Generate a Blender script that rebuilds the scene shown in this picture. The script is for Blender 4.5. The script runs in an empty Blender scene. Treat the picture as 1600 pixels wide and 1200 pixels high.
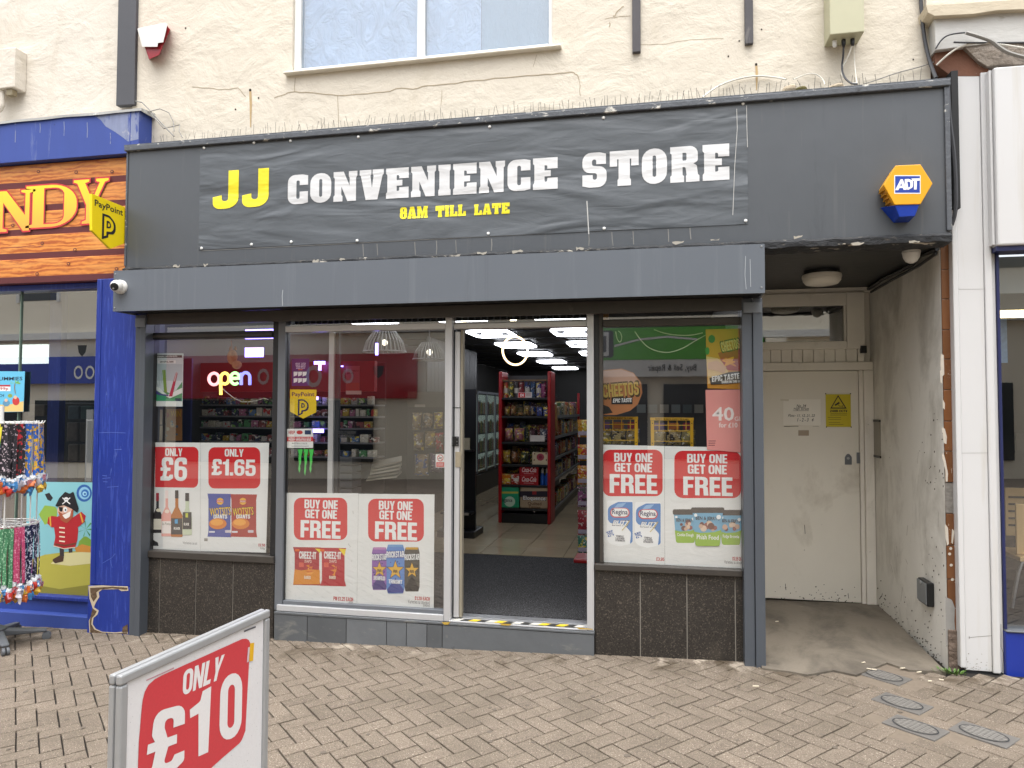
import bpy, bmesh, math, random
import numpy as np
from mathutils import Vector, Matrix, geometry, noise
RN = random.Random(11)
S = bpy.context.scene
COL = S.collection
# ---------------------------------------------------------------- camera
YAW, PIT, ROL, FPX = math.radians(-11.434), math.radians(2.096), math.radians(0.161), 1108.5
CAM = Vector((0.0, -5.1, 1.7))
_fw = Vector((math.sin(YAW)*math.cos(PIT), math.cos(YAW)*math.cos(PIT), math.sin(PIT)))
_r = _fw.cross(Vector((0, 0, 1))).normalized(); _u = _r.cross(_fw)
_r2 = _r*math.cos(ROL) + _u*math.sin(ROL); _u2 = -_r*math.sin(ROL) + _u*math.cos(ROL)
cd = bpy.data.cameras.new('camera'); co = bpy.data.objects.new('camera', cd); COL.objects.link(co)
cd.sensor_width = 36.0; cd.lens = FPX/1600*36; cd.clip_start = 0.05; cd.clip_end = 400
co.matrix_world = Matrix(((_r2.x, _u2.x, -_fw.x, CAM.x), (_r2.y, _u2.y, -_fw.y, CAM.y), (_r2.z, _u2.z, -_fw.z, CAM.z), (0, 0, 0, 1)))
S.camera = co
# ---------------------------------------------------------------- light: bright overcast: a broad soft light from high over the street
SUN_EL, SUN_AZ = math.radians(74), math.radians(172)      # azimuth clockwise from +Y (facade looks to -Y)
wd = bpy.data.worlds.new('World'); S.world = wd; wd.use_nodes = True
nt = wd.node_tree; bg = nt.nodes['Background']
sky = nt.nodes.new('ShaderNodeTexSky'); sky.sky_type = 'NISHITA'; sky.sun_disc = False
sky.sun_elevation = SUN_EL; sky.sun_rotation = SUN_AZ; sky.dust_density = 4.0; sky.ozone_density = 1.0; sky.air_density = 1.0
hs = nt.nodes.new('ShaderNodeHueSaturation'); hs.inputs['Saturation'].default_value = 0.22
nt.links.new(sky.outputs[0], hs.inputs['Color']); nt.links.new(hs.outputs[0], bg.inputs['Color'])
bg.inputs['Strength'].default_value = 0.15
sl = bpy.data.lights.new('sun', 'SUN'); sl.energy = 1.0; sl.angle = math.radians(75); sl.color = (1.0, 0.98, 0.95)
so = bpy.data.objects.new('sun', sl); COL.objects.link(so)
_sd = Vector((math.sin(SUN_AZ)*math.cos(SUN_EL), math.cos(SUN_AZ)*math.cos(SUN_EL), math.sin(SUN_EL)))
so.rotation_euler = _sd.to_track_quat('Z', 'Y').to_euler(); so.location = (-2, -5, 14)
S.view_settings.view_transform = 'Standard'; S.view_settings.look = 'None'
S.view_settings.gamma = 1.0; S.view_settings.use_curve_mapping = False
S.view_settings.exposure = 1.52
S.cycles.max_bounces = 8; S.cycles.transparent_max_bounces = 12; S.cycles.sample_clamp_indirect = 4.0
S.cycles.caustics_reflective = False; S.cycles.caustics_refractive = False
S.cycles.use_denoising = True
S.render.film_transparent = False

# ---------------------------------------------------------------- measuring: a picture direction met with a real plane
def ray(px, py): return _r2*((px-800)/FPX) + _u2*((600-py)/FPX) + _fw
def P(px, py, Y=0.0):
    d = ray(px, py); return CAM + d*((Y-CAM.y)/d.y)
def PX(px, py, X):
    d = ray(px, py); return CAM + d*((X-CAM.x)/d.x)
def PZ(px, py, z):
    d = ray(px, py); return CAM + d*((z-CAM.z)/d.z)
def PP(px, py, O, n):
    d = ray(px, py); return CAM + d*((O-CAM).dot(n)/d.dot(n))
SLOPE = 0.0215
def G(x): return SLOPE*x - 0.005                       # the street falls gently along the shops

# ---------------------------------------------------------------- materials
def lin(h):
    if not isinstance(h, str): return tuple(h)[:3]
    h = h.lstrip('#'); o = []
    for i in (0, 2, 4):
        v = int(h[i:i+2], 16)/255
        o.append(v/12.92 if v <= .04045 else ((v+.055)/1.055)**2.4)
    return tuple(o)
MATS = {}
class NT:
    def __init__(s, name):
        s.m = bpy.data.materials.new(name); s.m.use_nodes = True
        s.t = s.m.node_tree; s.b = s.t.nodes['Principled BSDF']; s.pos = None
    def n(s, typ, **kw):
        x = s.t.nodes.new(typ)
        for k, v in kw.items(): setattr(x, k, v)
        return x
    def l(s, a, b): s.t.links.new(a, b)
    def P(s, scale=(1, 1, 1)):
        if s.pos is None: s.pos = s.n('ShaderNodeNewGeometry').outputs['Position']
        if scale == (1, 1, 1): return s.pos
        m = s.n('ShaderNodeVectorMath', operation='MULTIPLY'); s.l(s.pos, m.inputs[0]); m.inputs[1].default_value = scale
        return m.outputs[0]
    def noise(s, scale, detail=4, rough=.55, vec=(1, 1, 1), dist=0):
        x = s.n('ShaderNodeTexNoise'); x.inputs['Scale'].default_value = scale; x.inputs['Detail'].default_value = detail
        x.inputs['Roughness'].default_value = rough; x.inputs['Distortion'].default_value = dist
        s.l(s.P(vec), x.inputs['Vector']); return x.outputs['Fac']
    def ramp(s, fac, lo, hi, a=(0, 0, 0), b=(1, 1, 1)):
        r = s.n('ShaderNodeValToRGB'); e = r.color_ramp.elements
        e[0].position = lo; e[1].position = hi; e[0].color = (*a, 1); e[1].color = (*b, 1)
        s.l(fac, r.inputs[0]); return r.outputs[0]
    def mix(s, f, a, b, mode='MIX'):
        x = s.n('ShaderNodeMix', data_type='RGBA', blend_type=mode)
        for sock, v in ((x.inputs[0], f), (x.inputs[6], a), (x.inputs[7], b)):
            if isinstance(v, (tuple, list)): sock.default_value = (*v[:3], 1)
            elif isinstance(v, (int, float)): sock.default_value = v
            else: s.l(v, sock)
        return x.outputs[2]
    def math(s, op, a, b=0.0, c=None):
        x = s.n('ShaderNodeMath', operation=op)
        for i, v in enumerate((a, b) if c is None else (a, b, c)):
            if isinstance(v, (int, float)): x.inputs[i].default_value = v
            else: s.l(v, x.inputs[i])
        return x.outputs[0]
    def bump(s, h, strength=.3, dist=.01, prev=None):
        x = s.n('ShaderNodeBump'); x.inputs['Strength'].default_value = strength; x.inputs['Distance'].default_value = dist
        s.l(h, x.inputs['Height'])
        if prev is not None: s.l(prev, x.inputs['Normal'])
        return x.outputs[0]

def mat(name, col, rough=.5, metal=0, var=.10, vs=7, vec=(1, 1, 1), bump=0, bs=60, bd=.004, rand=0, dirt=None, emit=0, spec=.5, alpha=None, speck=None):
    if name in MATS: return MATS[name]
    t = NT(name); b = t.b; c = lin(col)
    out = None
    if var:
        f = t.noise(vs, 5, .6, vec); out = t.mix(f, tuple(x*(1-var) for x in c), tuple(min(1, x*(1+var)) for x in c))
    if rand:
        oi = t.n('ShaderNodeObjectInfo'); k = t.math('MULTIPLY_ADD', oi.outputs['Random'], 2*rand, 1-rand)
        cc = t.n('ShaderNodeCombineColor')
        for i in range(3): t.l(k, cc.inputs[i])
        out = t.mix(1.0, out if out is not None else c, cc.outputs[0], 'MULTIPLY')
    if speck:                                            # (colour, scale, lo, hi)
        f = t.ramp(t.noise(speck[1], 2, .6), speck[2], speck[3]); out = t.mix(f, out if out is not None else c, lin(speck[0]))
    for d in (dirt or []):                               # (colour, scale, lo, hi, vec)
        f = t.ramp(t.noise(d[1], 6, .65, d[4] if len(d) > 4 else (1, 1, 1), .4), d[2], d[3])
        out = t.mix(f, out if out is not None else c, lin(d[0]))
    if out is None: b.inputs['Base Color'].default_value = (*c, 1)
    else: t.l(out, b.inputs['Base Color'])
    b.inputs['Roughness'].default_value = rough; b.inputs['Metallic'].default_value = metal
    b.inputs['Specular IOR Level'].default_value = spec
    if bump: t.l(t.bump(t.noise(bs, 4, .6, vec), bump, bd), b.inputs['Normal'])
    if emit:
        b.inputs['Emission Strength'].default_value = emit
        b.inputs['Emission Color'].default_value = (*c, 1)
    MATS[name] = t.m; return t.m
def pm(h, rough=.55):                                    # flat print in one ink
    return mat('print_'+h.lstrip('#')+('' if rough == .55 else str(int(rough*100))), h, rough, var=.03, vs=14)
def glass(name, tint=(1, 1, 1), k=1.35, base=.035, rough=0.0):
    t = NT(name); t.t.nodes.remove(t.b)
    out = [x for x in t.t.nodes if x.type == 'OUTPUT_MATERIAL'][0]
    tr = t.n('ShaderNodeBsdfTransparent'); tr.inputs[0].default_value = (*tint, 1)
    gl = t.n('ShaderNodeBsdfGlossy'); gl.inputs['Roughness'].default_value = rough
    fr = t.n('ShaderNodeLayerWeight'); fr.inputs[0].default_value = .5                     # Schlick, the same from both sides of the sheet
    f = t.math('POWER', fr.outputs['Facing'], 5.0); f = t.math('MULTIPLY_ADD', f, 1-(.04*k+base), .04*k+base); f = t.math('MINIMUM', f, 1.0)
    mx = t.n('ShaderNodeMixShader'); t.l(f, mx.inputs[0]); t.l(tr.outputs[0], mx.inputs[1]); t.l(gl.outputs[0], mx.inputs[2])
    t.l(mx.outputs[0], out.inputs[0]); MATS[name] = t.m; return t.m

# ---------------------------------------------------------------- meshes
class MB:
    def __init__(s): s.v = []; s.f = []
    def add(s, vs, fs):
        k = len(s.v); s.v += [Vector(v) for v in vs]; s.f += [tuple(i+k for i in f) for f in fs]; return s
    def box(s, x0, x1, y0, y1, z0, z1):
        x0, x1 = sorted((x0, x1)); y0, y1 = sorted((y0, y1)); z0, z1 = sorted((z0, z1))
        return s.add([(x0, y0, z0), (x1, y0, z0), (x1, y1, z0), (x0, y1, z0), (x0, y0, z1), (x1, y0, z1), (x1, y1, z1), (x0, y1, z1)],
                     [(0, 3, 2, 1), (4, 5, 6, 7), (0, 1, 5, 4), (1, 2, 6, 5), (2, 3, 7, 6), (3, 0, 4, 7)])
    def quad(s, a, b, c, d): return s.add([a, b, c, d], [(0, 1, 2, 3)])
    def hexa(s, lo, hi):                                  # two quads joined
        return s.add(list(lo)+list(hi), [(0, 3, 2, 1), (4, 5, 6, 7), (0, 1, 5, 4), (1, 2, 6, 5), (2, 3, 7, 6), (3, 0, 4, 7)])
    def prism(s, pts, fn0, fn1):                          # polygon pts -> two caps through fn0 / fn1
        n = len(pts); tri = geometry.tessellate_polygon([[Vector((p[0], p[1], 0)) for p in pts]])
        A = [fn0(*p[:2]) for p in pts]; B = [fn1(*p[:2]) for p in pts]
        return s.add(A+B, [tuple(t) for t in tri] + [tuple(i+n for i in t[::-1]) for t in tri] + [(i, i+n, (i+1) % n+n, (i+1) % n) for i in range(n)])
    def tube(s, path, r, n=8, caps=True, flat=1.0):
        path = [Vector(p) for p in path]; rings = []
        rr = r if isinstance(r, (list, tuple)) else [r]*len(path)
        up = Vector((0, 0, 1)); prev = None
        for i, p in enumerate(path):
            d = (path[min(i+1, len(path)-1)] - path[max(i-1, 0)])
            if d.length < 1e-9: d = Vector((0, 0, 1))
            d.normalize()
            if prev is None:
                a = d.cross(up if abs(d.z) < .9 else Vector((1, 0, 0))).normalized()
            else: a = (prev - d*prev.dot(d)).normalized()
            prev = a; b = d.cross(a)
            rings.append([p + a*math.cos(2*math.pi*j/n)*rr[i] + b*math.sin(2*math.pi*j/n)*rr[i]*flat for j in range(n)])
        vs = [v for rg in rings for v in rg]; fs = []
        for i in range(len(path)-1):
            for j in range(n): fs.append((i*n+j, i*n+(j+1) % n, (i+1)*n+(j+1) % n, (i+1)*n+j))
        if caps: fs += [tuple(range(n))[::-1], tuple((len(path)-1)*n+j for j in range(n))]
        return s.add(vs, fs)
    def lathe(s, prof, c, ax=(0, 0, 1), n=16):            # prof (r, h) along axis
        ax = Vector(ax).normalized(); a = ax.cross(Vector((0, 0, 1)) if abs(ax.z) < .9 else Vector((1, 0, 0))).normalized(); b = ax.cross(a); c = Vector(c)
        vs = [c + ax*h + (a*math.cos(2*math.pi*j/n)+b*math.sin(2*math.pi*j/n))*max(r, 1e-5) for r, h in prof for j in range(n)]
        fs = [(i*n+j, i*n+(j+1) % n, (i+1)*n+(j+1) % n, (i+1)*n+j) for i in range(len(prof)-1) for j in range(n)]
        fs += [tuple(range(n))[::-1], tuple((len(prof)-1)*n+j for j in range(n))]
        return s.add(vs, fs)
    def ball(s, c, r, n=10, m=6):
        rx = r if isinstance(r, (tuple, list)) else (r, r, r); c = Vector(c)
        prof = [(math.sin(math.pi*i/m), -math.cos(math.pi*i/m)) for i in range(m+1)]
        vs = [c + Vector((max(a, 1e-4)*math.cos(2*math.pi*j/n)*rx[0], max(a, 1e-4)*math.sin(2*math.pi*j/n)*rx[1], h*rx[2])) for a, h in prof for j in range(n)]
        return s.add(vs, [(i*n+j, i*n+(j+1) % n, (i+1)*n+(j+1) % n, (i+1)*n+j) for i in range(m) for j in range(n)])

def link(o): COL.objects.link(o); return o
def obj(name, mb, m, parent=None, bevel=0, smooth=False, seg=2, kind=None, fixn=True):
    """One mesh object from world-space geometry; its origin goes to the foot of its box (top level) or to its parent's."""
    vs = mb.v
    if parent is not None: org = Vector(parent['_org'])
    else:
        lo = [min(v[i] for v in vs) for i in range(3)]; hi = [max(v[i] for v in vs) for i in range(3)]
        org = Vector(((lo[0]+hi[0])/2, (lo[1]+hi[1])/2, lo[2]))
    me = bpy.data.meshes.new(name); me.from_pydata([tuple(v-org) for v in vs], [], mb.f)
    if fixn:
        bm = bmesh.new(); bm.from_mesh(me)
        bmesh.ops.recalc_face_normals(bm, faces=bm.faces); bm.to_mesh(me); bm.free()
    for x in (m if isinstance(m, (list, tuple)) else [m]): me.materials.append(x)
    if smooth:
        me.polygons.foreach_set('use_smooth', [True]*len(me.polygons))
        try: me.set_sharp_from_angle(angle=math.radians(40))
        except Exception: pass
    o = bpy.data.objects.new(name, me); link(o)
    if parent is not None: o.parent = parent
    else: o.location = org
    o['_org'] = tuple(org)
    if bevel:
        b = o.modifiers.new('edge', 'BEVEL'); b.width = bevel; b.segments = seg; b.limit_method = 'ANGLE'; b.angle_limit = math.radians(35)
    if kind: o['kind'] = kind
    return o
def tag(o, label, cat, group=None):
    o['label'] = label; o['category'] = cat
    if group: o['group'] = group
    return o
def thing(name, label, cat, loc, group=None):
    o = bpy.data.objects.new(name, None); link(o); o.location = loc; o['_org'] = tuple(loc); o.empty_display_size = .1
    return tag(o, label, cat, group)
def struct(name, mb, m, **kw): return obj(name, mb, m, kind='structure', **kw)
def bx(name, parent, m, x0, x1, y0, y1, z0, z1, bevel=0, **kw): return obj(name, MB().box(x0, x1, y0, y1, z0, z1), m, parent, bevel, **kw)
def fb(name, parent, m, u0, v0, u1, v1, yf, yb, bevel=0, **kw):   # upright box whose front (plane yf) spans the measured rectangle
    um, vm = (u0+u1)/2, (v0+v1)/2
    return bx(name, parent, m, P(u0, vm, yf).x, P(u1, vm, yf).x, yf, yb, P(um, v1, yf).z, P(um, v0, yf).z, bevel, **kw)
def dup(root, loc, label=None, group=None, rz=None):
    r = root.copy(); link(r); r.location = loc; r['_org'] = tuple(loc)
    if rz is not None: r.rotation_euler = (0, 0, rz)
    if label: r['label'] = label
    if group: r['group'] = group
    for ch in list(root.children):
        c = ch.copy(); link(c); c.parent = r
        for g in list(ch.children):
            d = g.copy(); link(d); d.parent = c
    return r
# ---------------------------------------------------------------- flat shapes and lettering
def fil(pts, n=5):
    out = []; N = len(pts)
    for i in range(N):
        p = pts[i]; r = p[2] if len(p) > 2 else 0
        if r <= 0: out.append((p[0], p[1])); continue
        a = pts[i-1]; c = pts[(i+1) % N]
        v1 = Vector((a[0]-p[0], a[1]-p[1])); v2 = Vector((c[0]-p[0], c[1]-p[1])); l1, l2 = v1.length, v2.length
        if l1 < 1e-9 or l2 < 1e-9: continue
        v1 /= l1; v2 /= l2; ang = math.acos(max(-1, min(1, v1.dot(v2))))
        if ang < .05 or ang > math.pi-.05: out.append((p[0], p[1])); continue
        d = min(r/math.tan(ang/2), l1*.499, l2*.499); r = d*math.tan(ang/2)
        s_ = Vector(p[:2]) + v1*d; e_ = Vector(p[:2]) + v2*d; bis = (v1+v2).normalized(); ctr = Vector(p[:2]) + bis*(r/math.sin(ang/2))
        a0 = math.atan2(s_.y-ctr.y, s_.x-ctr.x); a1 = math.atan2(e_.y-ctr.y, e_.x-ctr.x); da = (a1-a0+math.pi) % (2*math.pi)-math.pi
        out += [(ctr.x+r*math.cos(a0+da*k/n), ctr.y+r*math.sin(a0+da*k/n)) for k in range(n+1)]
    return out
def rr(x0, y0, x1, y1, r): return [(x0, y0, r), (x1, y0, r), (x1, y1, r), (x0, y1, r)]
HF = {  # condensed black sans capitals
 'O': (.6, [rr(0, 0, .6, 1, .27), rr(.2, .17, .4, .83, .1)]), '0': (.58, [rr(0, 0, .58, 1, .27), rr(.2, .17, .38, .83, .1)]),
 'N': (.62, [[(0, 0), (.19, 0), (.19, .55), (.42, 0), (.62, 0), (.62, 1), (.43, 1), (.43, .45), (.2, 1), (0, 1)]]),
 'L': (.5, [[(0, 0), (.5, 0), (.5, .18), (.21, .18), (.21, 1), (0, 1)]]),
 'Y': (.61, [[(.2, 0), (.41, 0), (.41, .38), (.61, 1), (.4, 1), (.305, .62), (.21, 1), (0, 1), (.2, .38)]]),
 'B': (.61, [[(0, 0), (.61, 0, .22), (.61, .5, .12), (.53, .53), (.59, .58, .1), (.59, 1, .2), (0, 1)], [(.21, .16), (.4, .16, .08), (.4, .45, .08), (.21, .45)], [(.21, .6), (.39, .6, .07), (.39, .85, .07), (.21, .85)]]),
 'U': (.6, [[(0, 1), (0, 0, .26), (.6, 0, .26), (.6, 1), (.4, 1), (.4, .17, .1), (.2, .17, .1), (.2, 1)]]),
 'G': (.61, [[(.6, .64), (.6, 1, .27), (0, 1, .27), (0, 0, .27), (.42, 0, .2), (.47, .08), (.49, 0), (.61, 0), (.61, .54), (.32, .54), (.32, .38), (.41, .38), (.41, .17, .1), (.2, .17, .1), (.2, .83, .1), (.4, .83, .1), (.4, .64)]]),
 'C': (.6, [[(.6, .64), (.6, 1, .27), (0, 1, .27), (0, 0, .27), (.6, 0, .27), (.6, .38), (.4, .38), (.4, .17, .1), (.2, .17, .1), (.2, .83, .1), (.4, .83, .1), (.4, .64)]]),
 'E': (.5, [[(0, 0), (.5, 0), (.5, .18), (.21, .18), (.21, .41), (.46, .41), (.46, .59), (.21, .59), (.21, .82), (.49, .82), (.49, 1), (0, 1)]]),
 'F': (.49, [[(0, 0), (.21, 0), (.21, .4), (.46, .4), (.46, .58), (.21, .58), (.21, .82), (.49, .82), (.49, 1), (0, 1)]]),
 'T': (.55, [[(.17, 0), (.38, 0), (.38, .81), (.55, .81), (.55, 1), (0, 1), (0, .81), (.17, .81)]]),
 'R': (.62, [[(0, 0), (.21, 0), (.21, .4), (.38, .4, .06), (.4, 0), (.62, 0), (.59, .44, .1), (.5, .5), (.6, .56, .1), (.6, 1, .22), (0, 1)], [(.21, .57), (.39, .57, .08), (.39, .83, .08), (.21, .83)]]),
 'A': (.67, [[(0, 0), (.2, 0), (.235, .18), (.43, .18), (.465, 0), (.67, 0), (.45, 1), (.22, 1)], [(.265, .34), (.4, .34), (.333, .72)]]),
 'P': (.6, [[(0, 0), (.21, 0), (.21, .36), (.6, .36, .22), (.6, 1, .22), (0, 1)], [(.21, .53), (.39, .53, .08), (.39, .83, .08), (.21, .83)]]),
 'D': (.6, [[(0, 0), (.6, 0, .27), (.6, 1, .27), (0, 1)], [(.21, .18), (.4, .18, .1), (.4, .82, .1), (.21, .82)]]),
 'S': (.58, [[(.57, .68), (.57, 1, .26), (.01, 1, .26), (.01, .5, .2), (.37, .42, .06), (.37, .17, .08), (.2, .17, .08), (.2, .34), (0, .34), (0, 0, .26), (.58, 0, .26), (.58, .53, .2), (.21, .62, .06), (.21, .84, .08), (.37, .84, .08), (.37, .68)]]),
 'M': (.74, [[(0, 0), (.19, 0), (.19, .6), (.3, 0), (.44, 0), (.55, .6), (.55, 0), (.74, 0), (.74, 1), (.47, 1), (.37, .45), (.27, 1), (0, 1)]]),
 'I': (.21, [[(0, 0), (.21, 0), (.21, 1), (0, 1)]]), 'V': (.62, [[(.2, 0), (.42, 0), (.62, 1), (.42, 1), (.31, .38), (.2, 1), (0, 1)]]),
 'H': (.6, [[(0, 0), (.21, 0), (.21, .4), (.39, .4), (.39, 0), (.6, 0), (.6, 1), (.39, 1), (.39, .59), (.21, .59), (.21, 1), (0, 1)]]),
 'K': (.64, [[(0, 0), (.21, 0), (.21, .32), (.26, .4), (.41, 0), (.64, 0), (.41, .58), (.62, 1), (.4, 1), (.21, .62), (.21, 1), (0, 1)]]),
 'Z': (.5, [[(0, 0), (.5, 0), (.5, .18), (.22, .18), (.5, .83), (.5, 1), (.02, 1), (.02, .82), (.27, .82), (0, .17)]]),
 'J': (.55, [[(0, .32), (0, 0, .3), (.55, 0, .3), (.55, 1), (.33, 1), (.33, .2, .09), (.19, .2, .09), (.19, .36)]]),
 '1': (.37, [[(.15, 0), (.37, 0), (.37, 1), (.22, 1), (.18, .86, .05), (0, .82), (0, .68), (.15, .68)]]),
 '2': (.56, [[(0, 0), (.55, 0), (.55, .18), (.26, .18), (.55, .55, .12), (.55, 1, .25), (.01, 1, .25), (.01, .66), (.2, .66), (.2, .83, .08), (.36, .83, .08), (.36, .6, .06), (0, .16)]]),
 '3': (.58, [[(0, 0, .24), (.58, 0, .24), (.58, .5, .12), (.48, .53), (.57, .58, .1), (.57, 1, .24), (.01, 1, .24), (.01, .7), (.2, .7), (.2, .84, .07), (.37, .84, .07), (.37, .6, .06), (.24, .6), (.24, .45), (.37, .45, .06), (.37, .16, .08), (.2, .16, .08), (.2, .32), (0, .32)]]),
 '4': (.62, [[(.33, 0), (.53, 0), (.53, .2), (.62, .2), (.62, .37), (.53, .37), (.53, 1), (.3, 1), (0, .38), (0, .2), (.33, .2)], [(.16, .37), (.33, .37), (.33, .75)]]),
 '5': (.6, [[(0, .32), (0, 0, .25), (.6, 0, .25), (.6, .66, .2), (.22, .66, .05), (.22, .83), (.55, .83), (.55, 1), (.04, 1), (.02, .42), (.2, .42), (.22, .5, .06), (.4, .5, .07), (.4, .16, .08), (.2, .16, .08), (.2, .32)]]),
 '6': (.6, [[(0, 0, .26), (.6, 0, .26), (.6, .62, .2), (.2, .62, .02), (.2, .83, .08), (.39, .83, .08), (.39, .71), (.59, .71), (.59, 1, .25), (0, 1, .26)], [(.2, .16, .08), (.4, .16, .08), (.4, .47, .08), (.2, .47, .08)]]),
 '8': (.6, [[(0, 0, .24), (.6, 0, .24), (.6, .5, .12), (.54, .53), (.58, .58, .1), (.58, 1, .24), (.02, 1, .24), (.02, .58, .1), (.06, .53), (0, .5, .12)], rr(.2, .15, .4, .44, .08), rr(.21, .6, .39, .85, .07)]),
 '9': (.6, [[(0, .3), (0, 0, .25), (.6, 0, .26), (.6, 1, .26), (0, 1, .26), (0, .38, .2), (.4, .38, .02), (.4, .17, .08), (.21, .17, .08), (.21, .3)], [(.2, .53, .08), (.4, .53, .08), (.4, .84, .08), (.2, .84, .08)]]),
 '£': (.6, [[(0, 0), (.42, 0, .05), (.6, .1, .08), (.6, .26), (.44, .26), (.4, .18, .05), (.27, .18, .1), (.33, .42), (.47, .42), (.47, .56), (.31, .56), (.25, .72, .1), (.25, .84, .08), (.4, .84, .06), (.4, .68), (.6, .68), (.6, 1, .25), (.05, 1, .25), (.05, .66, .1), (.11, .56), (0, .56), (0, .42), (.13, .42), (.1, .2, .06), (0, .16)]]),
 '.': (.2, [[(0, 0), (.2, 0), (.2, .2), (0, .2)]]), '-': (.25, [[(0, .35), (.25, .35), (.25, .52), (0, .52)]]),
}
WF = {  # heavy slab capitals of the banner
 'C': (.68, [[(.68, .64), (.68, .96), (.5, 1, .15), (0, 1, .34), (0, 0, .34), (.5, 0, .15), (.68, .04), (.68, .42), (.4, .42), (.4, .18, .05), (.29, .18, .05), (.29, .8, .05), (.4, .8, .05), (.4, .64)]]),
 'O': (.7, [rr(0, 0, .7, 1, .33), rr(.3, .2, .4, .8, .05)]),
 'N': (.78, [[(0, 0), (.3, 0), (.3, .17), (.26, .22), (.26, .5), (.46, 0), (.74, 0), (.74, .78), (.78, .83), (.78, 1), (.5, 1), (.5, .83), (.53, .78), (.53, .52), (.33, 1), (0, 1), (0, .83), (.04, .78), (.04, .22), (0, .17)]]),
 'V': (.78, [[(.2, 0), (.58, 0), (.74, .8), (.78, .84), (.78, 1), (.42, 1), (.42, .84), (.45, .8), (.4, .4), (.35, .8), (.38, .84), (.38, 1), (0, 1), (0, .84), (.04, .8)]]),
 'E': (.72, [[(0, 0), (.72, 0), (.72, .36), (.42, .36), (.42, .24, .04), (.34, .24), (.34, .41), (.52, .41), (.52, .6), (.34, .6), (.34, .76), (.42, .76, .04), (.42, .65), (.72, .65), (.72, 1), (0, 1), (0, .83), (.04, .78), (.04, .22), (0, .17)]]),
 'I': (.38, [[(0, 0), (.38, 0), (.38, .17), (.35, .22), (.35, .78), (.38, .83), (.38, 1), (0, 1), (0, .83), (.03, .78), (.03, .22), (0, .17)]]),
 'S': (.7, [[(.68, .66), (.68, .95), (.5, 1, .15), (0, 1, .32), (0, .44, .22), (.42, .40, .06), (.42, .22, .06), (.3, .22, .05), (.3, .36), (0, .36), (0, .05), (.2, 0, .15), (.7, 0, .32), (.7, .58, .22), (.28, .62, .06), (.28, .8, .06), (.4, .8, .05), (.4, .66)]]),
 'T': (.82, [[(.22, 0), (.6, 0), (.6, .17), (.57, .21), (.57, .76), (.61, .76), (.61, .56), (.82, .56), (.82, 1), (0, 1), (0, .56), (.21, .56), (.21, .76), (.25, .76), (.25, .21), (.22, .17)]]),
 'R': (.8, [[(0, 0), (.38, 0), (.38, .17), (.34, .2), (.34, .42), (.42, .42, .05), (.45, .2), (.43, .17), (.43, 0), (.8, 0), (.8, .17), (.76, .2), (.73, .45, .06), (.64, .51), (.76, .57, .1), (.76, 1, .24), (0, 1), (0, .83), (.04, .79), (.04, .21), (0, .17)], [(.34, .6), (.45, .6, .04), (.45, .82, .04), (.34, .82)]]),
 '8': (.66, [[(0, 0, .25), (.66, 0, .25), (.66, .5, .12), (.6, .53), (.64, .58, .1), (.64, 1, .25), (.02, 1, .25), (.02, .58, .1), (.06, .53), (0, .5, .12)], rr(.28, .16, .38, .42, .05), rr(.28, .62, .38, .84, .05)]),
 'A': (.8, [[(0, 0), (.34, 0), (.34, .15), (.31, .19), (.46, .19), (.43, .15), (.43, 0), (.8, 0), (.8, .17), (.75, .2), (.58, 1), (.2, 1), (.2, .86), (.05, .2), (0, .17)], [(.33, .36), (.44, .36), (.385, .68)]]),
 'M': (.98, [[(0, 0), (.32, 0), (.32, .17), (.28, .2), (.28, .55), (.4, 0), (.56, 0), (.68, .55), (.68, .2), (.64, .17), (.64, 0), (.98, 0), (.98, .17), (.94, .2), (.94, .8), (.98, .83), (.98, 1), (.62, 1), (.49, .5), (.36, 1), (0, 1), (0, .83), (.04, .8), (.04, .2), (0, .17)]]),
 'L': (.72, [[(0, 0), (.72, 0), (.72, .42), (.5, .42), (.48, .2), (.36, .2), (.36, .8), (.4, .83), (.4, 1), (0, 1), (0, .83), (.04, .8), (.04, .2), (0, .17)]]),
}
SF = {  # tall serif capitals of the sweet shop sign
 'N': (.95, [[(0, 0), (.3, 0), (.3, .05), (.2, .08), (.2, .72), (.68, 0), (.82, 0), (.82, .92), (.95, .95), (.95, 1), (.62, 1), (.62, .95), (.72, .92), (.72, .38), (.27, 1), (0, 1), (0, .95), (.1, .92), (.1, .08), (0, .05)]]),
 'D': (.9, [[(0, 0), (.9, 0, .5), (.9, 1, .5), (0, 1), (0, .95), (.12, .92), (.12, .08), (0, .05)], [(.32, .07), (.68, .07, .34), (.68, .93, .34), (.32, .93)]]),
 'Y': (.85, [[(.22, 0), (.62, 0), (.62, .05), (.52, .08), (.52, .42), (.76, .92), (.85, .95), (.85, 1), (.55, 1), (.55, .95), (.64, .92), (.46, .52), (.28, .92), (.38, .95), (.38, 1), (0, 1), (0, .95), (.09, .92), (.32, .42), (.32, .08), (.22, .05)]]),
 'A': (.9, [[(0, 0), (.28, 0), (.28, .05), (.2, .08), (.26, .3), (.55, .3), (.6, .08), (.52, .05), (.52, 0), (.9, 0), (.9, .05), (.82, .08), (.52, 1), (.4, 1), (.08, .08), (0, .05)], [(.29, .38), (.52, .38), (.41, .74)]]),
}
FONTS = {'h': HF, 'w': WF, 's': SF}
_bf = {}
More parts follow.
